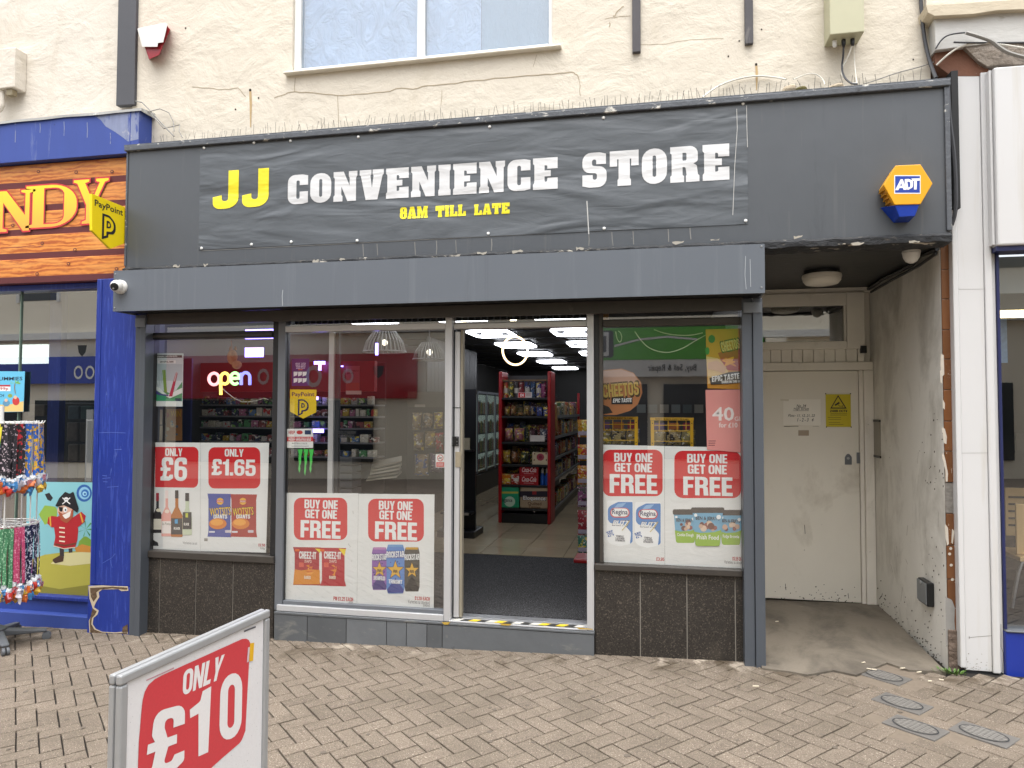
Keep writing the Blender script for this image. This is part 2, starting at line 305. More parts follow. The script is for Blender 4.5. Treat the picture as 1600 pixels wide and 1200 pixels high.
def glyph_mesh(s, font, gap=.06, space=.28):
    """(points, faces) of a line of lettering, any scale"""
    F = FONTS.get(font)
    if F and all(ch in F or ch == ' ' for ch in s):
        x = 0; V = []; Fc = []
        for ch in s:
            if ch == ' ': x += space; continue
            w, loops = F[ch]; L = [[(px+x, py) for px, py in fil(l)] for l in loops]
            tri = geometry.tessellate_polygon([[Vector((p[0], p[1], 0)) for p in l] for l in L]); k = len(V)
            for l in L: V += l
            Fc += [tuple(i+k for i in t) for t in tri]; x += w+gap
        return V, Fc
    key = (s, font)
    if key not in _bf:
        c = bpy.data.curves.new('t', 'FONT'); c.body = s; c.resolution_u = 2
        c.offset = .018 if font == 'b' else .008
        o = bpy.data.objects.new('t', c); me = bpy.data.meshes.new_from_object(o)
        _bf[key] = ([(v.co.x, v.co.y) for v in me.vertices], [tuple(p.vertices) for p in me.polygons])
        bpy.data.objects.remove(o); bpy.data.curves.remove(c); bpy.data.meshes.remove(me)
    return _bf[key]

class Art:
    """Printed shapes on one plane (origin O, right ex, up ez). view=(u0, v0, scale): shapes are given as measured on the photograph; None: in metres."""
    def __init__(s, parent, O, ex=(1, 0, 0), ez=(0, 0, 1), view=None, step=.0005):
        s.pa = parent; s.O = Vector(O); s.ex = Vector(ex).normalized(); s.ez = Vector(ez).normalized(); s.n = s.ex.cross(s.ez); s.view = view; s.step = step; s.boxes = []
    def ab(s, u, v):
        if s.view is None: return (u, v)
        d = PP(s.view[0]+u/s.view[2], s.view[1]+v/s.view[2], s.O, s.n) - s.O
        return (d.dot(s.ex), d.dot(s.ez))
    def k(s, u, v):
        if s.view is None: return 1.0
        a = s.ab(u, v); b = s.ab(u, v-10); return math.hypot(a[0]-b[0], a[1]-b[1])/10
    def put(s, part, m, V, F, layer=None):
        lo = (min(p[0] for p in V), min(p[1] for p in V)); hi = (max(p[0] for p in V), max(p[1] for p in V))
        if layer is None:
            layer = 1 + max([l for a, b, l in s.boxes if a[0] < hi[0] and b[0] > lo[0] and a[1] < hi[1] and b[1] > lo[1]] or [0])
        s.boxes.append((lo, hi, layer)); mb = MB()
        mb.add([s.O + s.ex*p[0] + s.ez*p[1] + s.n*(layer*s.step) for p in V], F)
        return obj(part, mb, m, s.pa, fixn=False)
    def poly(s, part, m, pts, holes=(), layer=None):
        k = s.k(*pts[0][:2])
        L = [fil([(*s.ab(*p[:2]), (p[2]*k if len(p) > 2 else 0)) for p in l]) for l in [pts, *holes]]
        tri = geometry.tessellate_polygon([[Vector((p[0], p[1], 0)) for p in l] for l in L])
        return s.put(part, m, [p for l in L for p in l], [tuple(t) for t in tri], layer)
    def rect(s, part, m, u0, v0, u1, v1, r=0, layer=None): return s.poly(part, m, [(u0, v0, r), (u1, v0, r), (u1, v1, r), (u0, v1, r)], (), layer)
    def ell(s, part, m, u, v, ru, rv=None, n=20, hole=None, layer=None):
        rv = rv or ru
        f = lambda a, b: [(u+a*math.cos(2*math.pi*i/n), v+b*math.sin(2*math.pi*i/n)) for i in range(n)]
        return s.poly(part, m, f(ru, rv), [f(ru*hole, rv*hole)] if hole else (), layer)
    def line(s, part, m, pts, w, layer=None):            # a drawn stroke
        L = [Vector(s.ab(*p)) for p in pts]; w *= s.k(*pts[0])/2; V = []; F = []
        for i, p in enumerate(L):
            d = L[min(i+1, len(L)-1)] - L[max(i-1, 0)]; d = d.normalized() if d.length else Vector((1, 0)); q = Vector((-d.y, d.x))*w
            V += [tuple(p+q), tuple(p-q)]
            if i: F.append((2*i-2, 2*i-1, 2*i+1, 2*i))
        return s.put(part, m, V, F, layer)
    def text(s, m, t, u0, v0, u1, v1, font='h', rot=0, part='lettering', gap=.06, space=.28, layer=None, skew=0):
        V, F = glyph_mesh(t, font, gap, space)
        a0, b0 = s.ab(u0, v1); a1, b1 = s.ab(u1, v0)
        xs = [p[0] for p in V]; ys = [p[1] for p in V]; x0, x1, y0, y1 = min(xs), max(xs), min(ys), max(ys)
        W = [(a0+(p[0]-x0)/(x1-x0)*(a1-a0)+skew*(p[1]-y0)/(y1-y0)*(b1-b0), b0+(p[1]-y0)/(y1-y0)*(b1-b0)) for p in V]
        if rot:
            cx, cy, c, q = (a0+a1)/2, (b0+b1)/2, math.cos(math.radians(rot)), math.sin(math.radians(rot))
            W = [(cx+(x-cx)*c-(y-cy)*q, cy+(x-cx)*q+(y-cy)*c) for x, y in W]
        return s.put(part, m, W, F, layer)
def edge_ring(loop, w):
    """ring of quads of width w outside a closed loop"""
    n = len(loop); A = [Vector(p) for p in loop]; area = sum(A[i].x*A[(i+1) % n].y-A[(i+1) % n].x*A[i].y for i in range(n)); sg = 1 if area > 0 else -1
    O = []
    for i in range(n):
        d1 = (A[i]-A[i-1]); d2 = (A[(i+1) % n]-A[i])
        d1 = d1.normalized() if d1.length else d2.normalized(); d2 = d2.normalized() if d2.length else d1
        m = Vector((d1.y+d2.y, -d1.x-d2.x)); m = m.normalized() if m.length > 1e-6 else Vector((d1.y, -d1.x))
        O.append(A[i]+m*(sg*w/max(.5, m.dot(Vector((d1.y, -d1.x))))))
    return [tuple(p) for p in A]+[tuple(p) for p in O], [(i, (i+1) % n, n+(i+1) % n, n+i) for i in range(n)]
FRONT = ((1, 0, 0), (0, 0, 1))
# ---------------------------------------------------------------- materials of the place
def cream_mat(name, col, crack=True):
    t = NT(name); b = t.b; c = lin(col)
    big = t.noise(1.1, 4, .55); f = t.mix(big, tuple(x*.93 for x in c), tuple(x*1.04 for x in c))
    st = t.ramp(t.noise(2.2, 6, .7, (1, 1, .35), .6), .56, .80); f = t.mix(t.math('MULTIPLY', st, .55), f, (c[0]*.72, c[1]*.68, c[2]*.60))
    pits = t.ramp(t.noise(24, 3, .6), .68, .74); f = t.mix(t.math('MULTIPLY', pits, .30), f, (c[0]*.5, c[1]*.47, c[2]*.42))
    t.l(f, b.inputs['Base Color']); b.inputs['Roughness'].default_value = .8; b.inputs['Specular IOR Level'].default_value = .3
    n = t.bump(t.noise(2.8, 7, .58, (1, 1, 1.3), .4), .46, .055)
    n = t.bump(t.noise(13, 5, .6, (1, 1, 1.5), .5), .30, .010, n)
    n = t.bump(t.noise(75, 3, .6), .3, .004, n)
    t.l(n, b.inputs['Normal']); MATS[name] = t.m; return t.m
M_CREAM = cream_mat('cream_render', '#d2cabb')
M_CREAM2 = cream_mat('pale_render', '#d3ccc0')
M_FASCIA = mat('dark_grey_fascia_paint', '#4f5358', .36, var=.10, vs=3, vec=(1, 1, .5), bump=.35, bs=2.2, bd=.02, speck=('#8c8c8a', 42, .79, .80), dirt=[('#6a6b6b', 4, .60, .9, (3.5, 1, .18)), ('#3b3d41', 3, .60, .85, (2.6, 1, .2))])
M_TRIM = mat('weathered_grey_trim', '#50545a', .6, var=.25, vs=12, bump=.5, bs=30, bd=.01, dirt=[('#c9c6bd', 16, .60, .66, (.5, 1, 1)), ('#1c1b1a', 11, .66, .74, (.6, 1, 1))])
M_ROT = mat('rotten_dark_timber', '#25272a', .75, var=.35, vs=9, bump=.9, bs=26, bd=.02, vec=(.6, 1, 1), dirt=[('#b9b2a4', 13, .62, .68, (.45, 1, 1.4)), ('#6b6459', 21, .60, .7, (.5, 1, 1))])
M_SHUT = mat('grey_shutter_coating', '#626870', .30, var=.07, vs=2.2, vec=(1, 1, .3), bump=.3, bs=1.6, bd=.015, dirt=[('#747a80', 5, .56, .9, (2.5, 1, .10)), ('#4d5258', 3, .60, .9, (3, 1, .12))])
M_POST = mat('grey_guide_coating', '#4c5158', .4, var=.1, vs=5, vec=(1, 1, .3), dirt=[('#5f6266', 9, .62, .8, (1, 1, .3))])
M_BLACK = mat('black_frame_paint', '#1f2022', .4, var=.3, vs=12, dirt=[('#3c3b39', 8, .6, .8)])
M_BROWNF = mat('dark_bronze_frame', '#3b3733', .42, var=.2, vs=14, dirt=[('#57524c', 9, .62, .8)])
M_GREYF = mat('grey_aluminium_frame', '#6c7076', .36, metal=.25, var=.08, vs=9)
M_SILV = mat('satin_aluminium', '#c3c4c6', .34, metal=.35, var=.07, vs=10, vec=(1, 1, .3), dirt=[('#85827c', 17, .68, .76)])
M_WHITEP = mat('white_frame_plastic', '#dedfdd', .35, var=.03, dirt=[('#b3aa98', 9, .70, .85)])
M_WHITEC = mat('white_cladding', '#c9c9c9', .32, var=.03, vs=3, dirt=[('#b4b0a7', 3.5, .66, .9, (3, 1, .5)), ('#77736b', 40, .74, .76), ('#b3ab98', 1.8, .52, .88, (4, 1, .22))])
M_BLUE = mat('royal_blue_paint', '#1e3386', .38, var=.13, vs=3, bump=.25, bs=22, bd=.006, vec=(1, 1, .6), dirt=[('#6f83bd', 14, .66, .76, (1, 1, .25)), ('#31469a', 30, .55, .6, (2, 1, .12)), ('#1b2a60', 5, .62, .85)])
M_BLUEW = mat('weathered_blue_paint', '#324892', .6, var=.16, vs=4, vec=(1.4, 1, .4), bump=.3, bs=18, bd=.006, dirt=[('#7b86a6', 3, .60, .75, (2.2, 1, .35)), ('#232f55', 8, .66, .78)])
M_RECESS = mat('grubby_cream_paint', '#e6e1d7', .55, var=.09, vs=3, bump=.25, bs=14, bd=.006, dirt=[('#a8a08f', 2.6, .56, .85, (1, 1, .5)), ('#6b6458', 22, .69, .75)])
M_RECWALL = mat('stained_recess_wall', '#dcd9d1', .6, var=.1, vs=2.5, bump=.35, bs=12, bd=.008, dirt=[('#8f897c', 2.0, .50, .82, (1, 1, .6)), ('#57503f', 17, .70, .76)])
M_SOFF = mat('black_soffit_paint', '#26282a', .45, var=.25, vs=5, bump=.3, bs=14, bd=.01)
def granite_mat():
    t = NT('brown_granite_tile'); b = t.b
    f = t.mix(t.noise(2.2, 3), lin('#2a2725'), lin('#33302d'))
    f = t.mix(t.ramp(t.noise(95, 2, .7), .56, .66), f, lin('#5f584f')); f = t.mix(t.ramp(t.noise(80, 2, .7, (1.1, 1, .93)), .58, .66), f, lin('#11100f'))
    f = t.mix(t.math('MULTIPLY', t.ramp(t.noise(4, 5, .6, (1, 1, 1)), .58, .8), .5), f, lin('#544d44'))
    t.l(f, b.inputs['Base Color']); b.inputs['Roughness'].default_value = .33; return t.m
M_GRAN = granite_mat()
M_SLATE = mat('grey_slate_tile', '#5a5d60', .6, var=.2, vs=5, bump=.45, bs=20, bd=.005, rand=.25, dirt=[('#8a8880', 7, .60, .82, (.6, 1, 1.2)), ('#3b3c3d', 12, .66, .8)])
M_GROUT = mat('pale_grout', '#98938a', .85, var=.15, vs=20)
def paving_mat():
    t = NT('buff_concrete_paver'); b = t.b; c = lin('#786d61')
    oi = t.n('ShaderNodeObjectInfo'); f = t.mix(oi.outputs['Random'], tuple(x*.86 for x in c), tuple(x*1.12 for x in c))
    f = t.mix(t.ramp(t.noise(120, 4, .8), .44, .66), f, lin('#554c43')); f = t.mix(t.ramp(t.noise(150, 3, .75, (1, 1.1, 1)), .60, .66), f, lin('#c9bdaa'))
    f = t.mix(t.math('MULTIPLY', t.ramp(t.noise(2.6, 6, .65, (1, 1, 1), .5), .44, .74), .65), f, lin('#5b5348'))
    f = t.mix(t.math('MULTIPLY', t.ramp(t.noise(9, 5, .7), .63, .72), .6), f, lin('#4c443b'))
    sy = t.n('ShaderNodeSeparateXYZ'); t.l(t.P(), sy.inputs[0])
    mr = t.n('ShaderNodeMapRange'); t.l(sy.outputs[1], mr.inputs[0]); mr.inputs[1].default_value = -.75; mr.inputs[2].default_value = -.12    # trodden dirt gathers along the shop fronts
    f = t.mix(t.math('MULTIPLY', mr.outputs[0], t.ramp(t.noise(3.4, 6, .7, (1, 1, 1), .6), .50, .62)), f, lin('#4f4538'))
    mw = t.n('ShaderNodeMapRange'); t.l(sy.outputs[1], mw.inputs[0]); mw.inputs[1].default_value = -.30; mw.inputs[2].default_value = -.10
    f = t.mix(t.math('MULTIPLY', mw.outputs[0], t.ramp(t.noise(4.3, 5, .65, (1.2, 1, 1), .4), .55, .68)), f, lin('#a99e8f'))
    t.l(f, b.inputs['Base Color']); b.inputs['Roughness'].default_value = .85; b.inputs['Specular IOR Level'].default_value = .25
    n = t.bump(t.noise(240, 3, .7), .55, .003); t.l(t.bump(t.noise(40, 3, .6), .25, .004, n), b.inputs['Normal']); MATS['pav'] = t.m; return t.m
M_PAV = paving_mat()
M_SAND = mat('joint_sand', '#1d1813', .95, var=.25, vs=30, bump=.5, bs=120, bd=.004)
M_CONC = mat('worn_concrete', '#726a5e', .75, var=.16, vs=3, bump=.4, bs=30, bd=.01, dirt=[('#433d36', 2.0, .44, .70, (1.3, .7, 1)), ('#968b7b', 4, .64, .8)])
M_LEAD = mat('grey_lead_flashing', '#9a9a97', .6, var=.15, vs=9, bump=.4, bs=12, bd=.01, dirt=[('#d8d7d2', 8, .6, .75)])
M_STONE = mat('rubble_stone', '#a99c86', .9, var=.2, vs=20, bump=.6, bs=40, bd=.01)
M_MOSS = mat('dry_moss', '#5d5733', .95, var=.4, vs=40, bump=.8, bs=70, bd=.01)
M_WIRE = mat('spike_wire', '#6b6760', .4, metal=.6, var=.1)
M_CABW = mat('white_cable', '#d5d2c8', .5, var=.1); M_CABB = mat('dark_cable', '#3b3c40', .5, var=.2); M_CABG = mat('grey_cable', '#83817c', .5, var=.15)
M_GLASS = glass('shop_glass', (.97, .98, .97), 1.9, .15)
M_GLASSU = glass('upper_glass', (.92, .96, 1.0), 2.2, .10)
M_GLASSD = glass('neighbour_glass', (.85, .88, .9), 2.4, .40)
M_GLASSC = glass('cafe_glass', (.85, .88, .9), 2.0, .14)
M_DARKIN = mat('dark_interior', '#17181a', .7, var=.2)
M_CHARC = mat('charcoal_panel', '#2a2c2f', .6, var=.12, vs=5)
M_STEEL = mat('brushed_steel', '#a9abae', .3, metal=.8, var=.06, vs=20)
M_WPLAST = mat('white_plastic', '#d6d5d0', .4, var=.04); M_GPLAST = mat('grey_green_enamel', '#b3b195', .5, var=.07, vs=4, dirt=[('#8c876b', 7, .66, .85, (1, 1, .5))])
M_BPLAST = mat('black_plastic', '#161719', .35, var=.1)

# ---------------------------------------------------------------- ground
XL, XR = -9.0, 6.5
pv = MB(); pv.add([(XL-30, -34, G(XL-30)-.012), (XR+30, -34, G(XR+30)-.012), (XR+30, .3, G(XR+30)-.012), (XL-30, .3, G(XL-30)-.012)], [(0, 1, 2, 3)])
pav = struct('pavement', pv, M_SAND)
TILT = Matrix.Rotation(-math.atan(SLOPE), 4, 'Y')
def block_mesh(k):
    r = random.Random(k); L, W, H, c = .1925, .0925, .05, .0022; mb = MB()
    j = lambda a: a*r.uniform(-1, 1)
    b = [(-L/2, -W/2), (L/2, -W/2), (L/2, W/2), (-L/2, W/2)]
    lo = [(x, y, -H) for x, y in b]; mid = [(x+j(.0012), y+j(.0012), -c) for x, y in b]
    top = [(x-math.copysign(c, x)+j(.001), y-math.copysign(c, y)+j(.001), j(.0006)) for x, y in b]
    mb.v = [Vector(v) for v in lo+mid+top]
    for o in (0, 4):
        for i in range(4): mb.f.append((o+i, o+(i+1) % 4, o+4+(i+1) % 4, o+4+i))
    mb.f.append((8, 9, 10, 11)); return mb
BV = [block_mesh(i) for i in range(8)]
BME = []
for i, mb in enumerate(BV):
    me = bpy.data.meshes.new('paving_block'); me.from_pydata([tuple(v) for v in mb.v], [], mb.f); me.materials.append(M_PAV); BME.append(me)
def covers(x, y):                                        # where something else is let into the blocks
    for cx, cy in COVERS:
        if abs((x-cx)+(y-cy))/1.414 < .135 and abs((x-cx)-(y-cy))/1.414 < .135: return True
    return False
COVERS = []
for u, v in ((1381, 1056), (1409, 1098), (1430, 1135), (1537, 1148)):
    p = PZ(u, v, G(1.6)); COVERS.append((p.x, p.y))
a45 = math.radians(46.5); ea = Vector((math.cos(a45), math.sin(a45))); eb = Vector((-ea.y, ea.x)); cells = []
org2 = Vector((-1.3, -.9))
for i in range(-75, 75):
    for j in range(-75, 75):
        d = (i+j) % 4
        if d == 0: c2 = org2+ea*(.1*(i+1))+eb*(.1*(j+.5)); rz = a45
        elif d == 2: c2 = org2+ea*(.1*(i+.5))+eb*(.1*(j+1)); rz = a45+math.pi/2
        else: continue
        x, y = c2
        if not (-6.4 < x < 3.4 and -4.2 < y < .16): continue
        if x > .62 and y > -.03: continue
        if covers(x, y): continue
        dd = Vector((x, y, G(x)))-CAM; zc = dd.dot(_fw)
        seen = zc > .3 and -.62 < dd.dot(_r2)/zc*FPX/800 < 1.06 if False else (zc > .3 and abs(dd.dot(_r2)/zc*FPX) < 830 and -dd.dot(_u2)/zc*FPX < 640)
        hid = x < -.9 and y < -2.2
        cells.append((zc if seen and not hid else 50+zc, x, y, rz, seen))
cells.sort(); rest = MB()
for n_, (zc, x, y, rz, seen) in enumerate(cells):
    k = RN.randrange(8); t = Matrix.Translation((x, y, G(x)+RN.uniform(-.0018, .0014)))
    M = t @ TILT @ Matrix.Rotation(RN.uniform(-.006, .006), 4, 'X') @ Matrix.Rotation(RN.uniform(-.005, .005), 4, 'Y') @ Matrix.Rotation(rz+RN.uniform(-.012, .012)+(math.pi if RN.random() < .5 else 0), 4, 'Z')
    if n_ < 300 and zc < 50:
        o = bpy.data.objects.new('paving_block', BME[k]); link(o); o.parent = pav; o.matrix_world = M
        o.matrix_local = Matrix.Translation(-Vector(pav['_org'])) @ M
    else: rest.add([M @ v for v in BV[k].v], BV[k].f)
obj('paving_blocks_beyond', rest, M_PAV, pav, kind='stuff', fixn=False)
# street surface farther out, too far or hidden to pick blocks apart
def street_mat():
    t = NT('distant_paving'); b = t.b; c = lin('#786d61')
    m = t.n('ShaderNodeMapping'); m.inputs['Rotation'].default_value = (0, 0, a45); t.l(t.P(), m.inputs[0])
    br = t.n('ShaderNodeTexBrick'); br.inputs['Scale'].default_value = 1; br.inputs['Brick Width'].default_value = .2; br.inputs['Row Height'].default_value = .1
    br.inputs['Mortar Size'].default_value = .004; br.inputs['Color1'].default_value = (*[x*.9 for x in c], 1); br.inputs['Color2'].default_value = (*[x*1.08 for x in c], 1); br.inputs['Mortar'].default_value = (*lin('#4a4138'), 1)
    t.l(m.outputs[0], br.inputs['Vector']); t.l(br.outputs['Color'], b.inputs['Base Color']); b.inputs['Roughness'].default_value = .85; return t.m
st = MB()
for x0, x1, y0, y1 in ((XL-29, -6.2, -33, .1), (3.2, XR+29, -33, .1), (-6.2, 3.2, -33, -4.15)):
    st.add([(x0, y0, G(x0)-.001), (x1, y0, G(x1)-.001), (x1, y1, G(x1)-.001), (x0, y1, G(x0)-.001)], [(0, 1, 2, 3)])
struct('street_paving', st, street_mat())
# ---------------------------------------------------------------- levels measured on the shop front
YW, YFA, YSH, YP = .05, -.17, -.33, -.13                # wall face, fascia face, shutter box face, guide rail face
FT = P(700, 188, YFA).z; FBt = (P(195, 418, YFA).z+P(1470, 368, YFA).z)/2
FXL, FXR = P(198, 300, YFA).x, P(1482, 240, YFA).x
SZT = (P(178, 424, YSH).z+P(1195, 380, YSH).z)/2; SZB = (P(176, 488, YSH).z+P(1195, 456, YSH).z)/2
SXL, SXR = P(177, 455, YSH).x, P(1195, 420, YSH).x
PXL0, PXL1 = P(205, 740, YP).x, P(222.5, 740, YP).x
PXR0, PXR1 = P(1161.5, 740, YP).x, P(1194, 740, YP).x
FLZ = .17                                               # shop floor
# ---------------------------------------------------------------- rendered upper storey with its window
def wall_with_holes(name, parent, m, x0, x1, z0, z1, y0, y1, holes):
    mb = MB(); out = [(x0, z0), (x1, z0), (x1, z1), (x0, z1)]; L = [out]+[[(a, c), (b, c), (b, d), (a, d)] for a, b, c, d in holes]
    tri = geometry.tessellate_polygon([[Vector((p[0], p[1], 0)) for p in l] for l in L]); fl = [p for l in L for p in l]
    mb.add([(p[0], y0, p[1]) for p in fl], [tuple(t) for t in tri]); mb.add([(p[0], y1, p[1]) for p in fl], [tuple(t) for t in tri])
    for l in L:
        for i in range(4):
            a, b = l[i], l[(i+1) % 4]; mb.quad((a[0], y0, a[1]), (b[0], y0, b[1]), (b[0], y1, b[1]), (a[0], y1, a[1]))
    return obj(name, mb, m, parent)
wx0, wx1 = P(457, 60, YW).x, P(863, 40, YW).x; wz0 = P(700, 91, YW).z; wz1 = wz0+1.25
bx0, bx1 = P(209, 60, YW).x, P(1453, 60, YW).x
bld = thing('upper_storey', 'cream rendered upper storey with a wide white window above the dark shop sign', 'building', (bx0, YW, 2.8))
wall_with_holes('wall', bld, M_CREAM, bx0, bx1, FBt+.05, 7.4, YW, .35, [(wx0, wx1, wz0, wz1)])
win = obj('window', MB().box(wx0+.001, wx1-.001, .30, .33, wz0+.001, wz1-.001), M_DARKIN, bld)
def wframe():
    mb = MB(); f0, f1 = .075, .15; e = .058
    mb.box(wx0, wx0+e, f0, f1, wz0, wz1).box(wx1-.03, wx1, f0, f1, wz0, wz1).box(wx0+e, wx1-.03, f0, f1, wz0, wz0+.05).box(wx0+e, wx1-.03, f0, f1, wz1-.05, wz1)
    mx = P(656, 40, YW).x; mb.box(mx-.031, mx+.031, f0, f1, wz0+.05, wz1-.05)
    return mb, mx, e
mb, mx, e = wframe(); win['_org'] = bld['_org']
def sub(o, parent_thing): o['_org'] = parent_thing['_org']; return o
def part_of(part, thing_): part['_org'] = (Vector(thing_['_org'])); return part
win['_org'] = tuple(bld['_org'])
obj('frame', mb, M_WHITEP, win, .006)
for a, b in ((wx0+e, mx-.031), (mx+.031, wx1-.03)): bx('pane', win, M_GLASSU, a, b, .105, .111, wz0+.05, wz1-.05)
cm = NT('crinkled_film'); c_ = cm.mix(cm.noise(2.5, 5, .6), lin('#7f9dc0'), lin('#c6d6e8')); cm.l(c_, cm.b.inputs['Base Color']); cm.b.inputs['Roughness'].default_value = .35  # pale blue stands for sky reflected on the window, put into the film colour
cm.l(cm.bump(cm.noise(6, 6, .62, (1, 1, .8), 2.2), 1.0, .06), cm.b.inputs['Normal'])
cm2 = mat('teal_net_curtain', '#6f8794', .7, var=.25, vs=6, vec=(1, 1, .4), bump=.6, bs=16, bd=.02)
xm = P(752, 40, .17).x
bx('blind', win, cm.m, wx0+.02, xm, .16, .165, wz0+.01, wz1-.01); bx('curtain', win, cm2, xm+.002, wx1-.01, .17, .175, wz0+.01, wz1-.01)
sx0, sx1 = P(440, 117, -.02).x, P(876, 77, -.02).x
bx('sill', win, mat('cream_sill_paint', '#e2dccf', .6, var=.06), sx0, sx1, -.002, .074, wz0-.017, wz0-.002, .006)
# cracks and stains in the render
MK_CR = mat('crack_shadow', '#a3967f', .9, var=.2); MK_RU = mat('rust_stain', '#b39a72', .85, var=.25, vs=30)
ac = Art(bld, (0, YW-.001, 0), *FRONT, view=(0, 0, 1), step=.0008)
for pts, w in (([(428, 153), (445, 147), (461, 143), (480, 145), (500, 146), (527, 150), (560, 147), (600, 144), (628, 137), (645, 139), (668, 133), (700, 132), (740, 126), (790, 121), (840, 117), (875, 114), (893, 112), (902, 117), (905, 125)], 1.6), ([(461, 122), (460.5, 143)], 1.2), ([(905, 125), (907, 150)], 1), ([(300, 136), (325, 138), (350, 140), (372, 138), (384, 151)], 1.3), ([(838, 85), (833, 104)], .9), ([(1000, 70), (1040, 68), (1080, 62), (1130, 60)], .8), ([(975, 10), (966, 15), (962, 24), (958, 25)], 1.8), ([(985, 24), (960, 27), (945, 30)], 1.0), ([(953, 35), (952, 42)], 1.8), ([(528, 150), (529, 190)], .9), ([(690, 140), (689, 165)], .8)):
    jj = []
    for a, b in zip(pts, pts[1:]):
        for k in range(3): jj.append((a[0]+(b[0]-a[0])*k/3+RN.uniform(-.8, .8), a[1]+(b[1]-a[1])*k/3+RN.uniform(-.9, .9)))
    jj.append(pts[-1]); ac.line('crack', MK_CR, jj, w*.8)
for u, v, l in ((391, 141, 58), (1181.5, 101, 40)):
    ac.ell('rust_spot', mat('dark_hole', '#2a221a', .9), u, v, 2, 2.6, 10); ac.poly('rust_streak', MK_RU, [(u-1.5, v+2), (u+2, v+2), (u+2.8, v+l*.35), (u+1.5, v+l), (u, v+l), (u-.8, v+l*.4)])
for u, v in ((404, 153), (368, 171), (290, 44), (1155, 64), (1190, 46), (1138, 88), (1427, 93)): ac.ell('fixing_hole', mat('dark_hole', '#2a221a', .9), u, v, 1.3, 1.5, 8)
# dark board between the two rendered fronts
ylb = .02
obj('wall_board', MB().hexa([(*P(181, 165, ylb),), (*P(209.5, 163, ylb),), (P(209.5, 163, ylb).x, YW+.02, P(209.5, 163, ylb).z), (P(181, 165, ylb).x, YW+.02, P(181, 165, ylb).z)],
    [(P(187, 0, ylb).x-.02, ylb, 7.3), (P(212, 0, ylb).x, ylb, 7.3), (P(212, 0, ylb).x, YW+.02, 7.3), (P(187, 0, ylb).x-.02, YW+.02, 7.3)]), mat('dark_board_paint', '#47484d', .6, var=.08, vs=5, bump=.15, bs=20), bevel=.004)
tag(bpy.data.objects['wall_board'], 'tall dark grey board covering the joint between the two pale rendered walls', 'board')
nb = thing('neighbour_upper_storey', 'plain pinkish cream rendered wall above the blue sweet shop', 'building', (-6.5, YW+.03, 2.9))
bx('wall', nb, M_CREAM2, -9.5, bx0-.002, YW+.03, .35, 2.75, 7.4)
# hanging straps on the render
for (u0, u1, v1, lab) in ((988, 1001, 82, 'long dark timber strap fixed to the cream wall beside the upper window'), (1164, 1177, 69, 'shorter greyish strap with a split end on the cream wall')):
    x0, x1 = P(u0, v1, .03).x, P(u1, v1, .03).x; zb = P((u0+u1)/2, v1, .03).z
    tag(obj('wall_strap', MB().box(x0, x1, .02, YW+.01, zb, 6.6), mat('dark_strap_paint', '#4a484b', .7, var=.25, vs=12, vec=(1, 1, .4), dirt=[('#8b8782', 9, .62, .8, (1, 1, .3))]), bevel=.004), lab, 'strap', 'straps hanging on the cream wall')
# red and white alarm box
al = thing('alarm_box', 'white shield-shaped alarm box with a red base on the cream wall', 'alarm box', tuple(P(240, 92, YW)))
def pw(y, dx=0): return lambda a, b: (lambda p: (p.x, y, p.z))(P(a, b, y))
ol = [(219, 43, 3), (257, 37, 3), (264, 40, 2), (250, 91), (235, 92)]
mb = MB(); mb.prism(fil([(216, 46), (258, 36), (266, 46), (249, 86), (233, 93)]), lambda a, b: tuple(P(a, b, YW)), lambda a, b: tuple(P(a, b, -.04))); obj('red_housing', mb, mat('red_lens_plastic', '#8f1520', .3, var=.1), al, .004)
mb = MB(); mb.prism(fil([(214.5, 44, 2), (257, 35, 2), (262, 37, 2), (255, 66), (247, 67), (246, 73), (222, 73)]), lambda a, b: tuple(P(a, b, -.038)), lambda a, b: tuple(P(a, b, -.062))); obj('white_cover', mb, M_WPLAST, al, .003)
# white junction box and its conduit at the edge of the picture
jb = thing('junction_box', 'white painted box with a bent pipe below on the pinkish wall', 'box', tuple(P(8, 140, YW+.03)))
fb('body', jb, M_CREAM2, -22, 76, 23, 138, -.04, YW+.03, .008)
p0 = P(4, 139, 0); obj('pipe', MB().tube([p0, p0+Vector((0, 0, -.10)), p0+Vector((.005, 0, -.14)), p0+Vector((-.02, 0, -.185)), p0+Vector((-.08, 0, -.2))], .02, 10), M_CREAM2, jb, smooth=True)
fb('cable_gland', jb, mat('old_brass', '#8d8269', .5, metal=.3), 10, 139, 19, 148, -.02, .03)
# grey green electrical box and its cables
eb_ = thing('meter_box', 'pale green metal electrical box with cable entries below, high on the cream wall', 'electrical box', tuple(P(1320, 70, YW)))
fb('body', eb_, M_GPLAST, 1296, -60, 1350, 52, -.12, YW-.002, .006)
for u, m_ in ((1304, M_WPLAST), (1318, M_BPLAST), (1332, M_BPLAST)):
    p = P(u, 60, -.05); obj('gland', MB().lathe([(.014, 0), (.014, -.03), (.009, -.045)], (p.x, -.05, P(1320, 54, -.12).z-.001), n=10), m_, eb_)
def cable(label, pts, r, m, Y=None):
    path = [P(u, v, y) for u, v, y in pts]
    # smooth the run
    for _ in range(2):
        q = [path[0]]
        for a, b in zip(path, path[1:]): q += [a*.75+b*.25, a*.25+b*.75]
        q.append(path[-1]); path = q
    return tag(obj('cable', MB().tube(path, r, 6), m, smooth=True), label, 'cable', 'cables along the cream wall')
cable('black cable dropping from the pale green electrical box to the sign ledge', [(1318, 66, -.05), (1318, 85, -.03), (1315, 105, .0), (1318, 120, -.06), (1330, 131, -.12), (1340, 131, -.14)], .007, M_CABB)
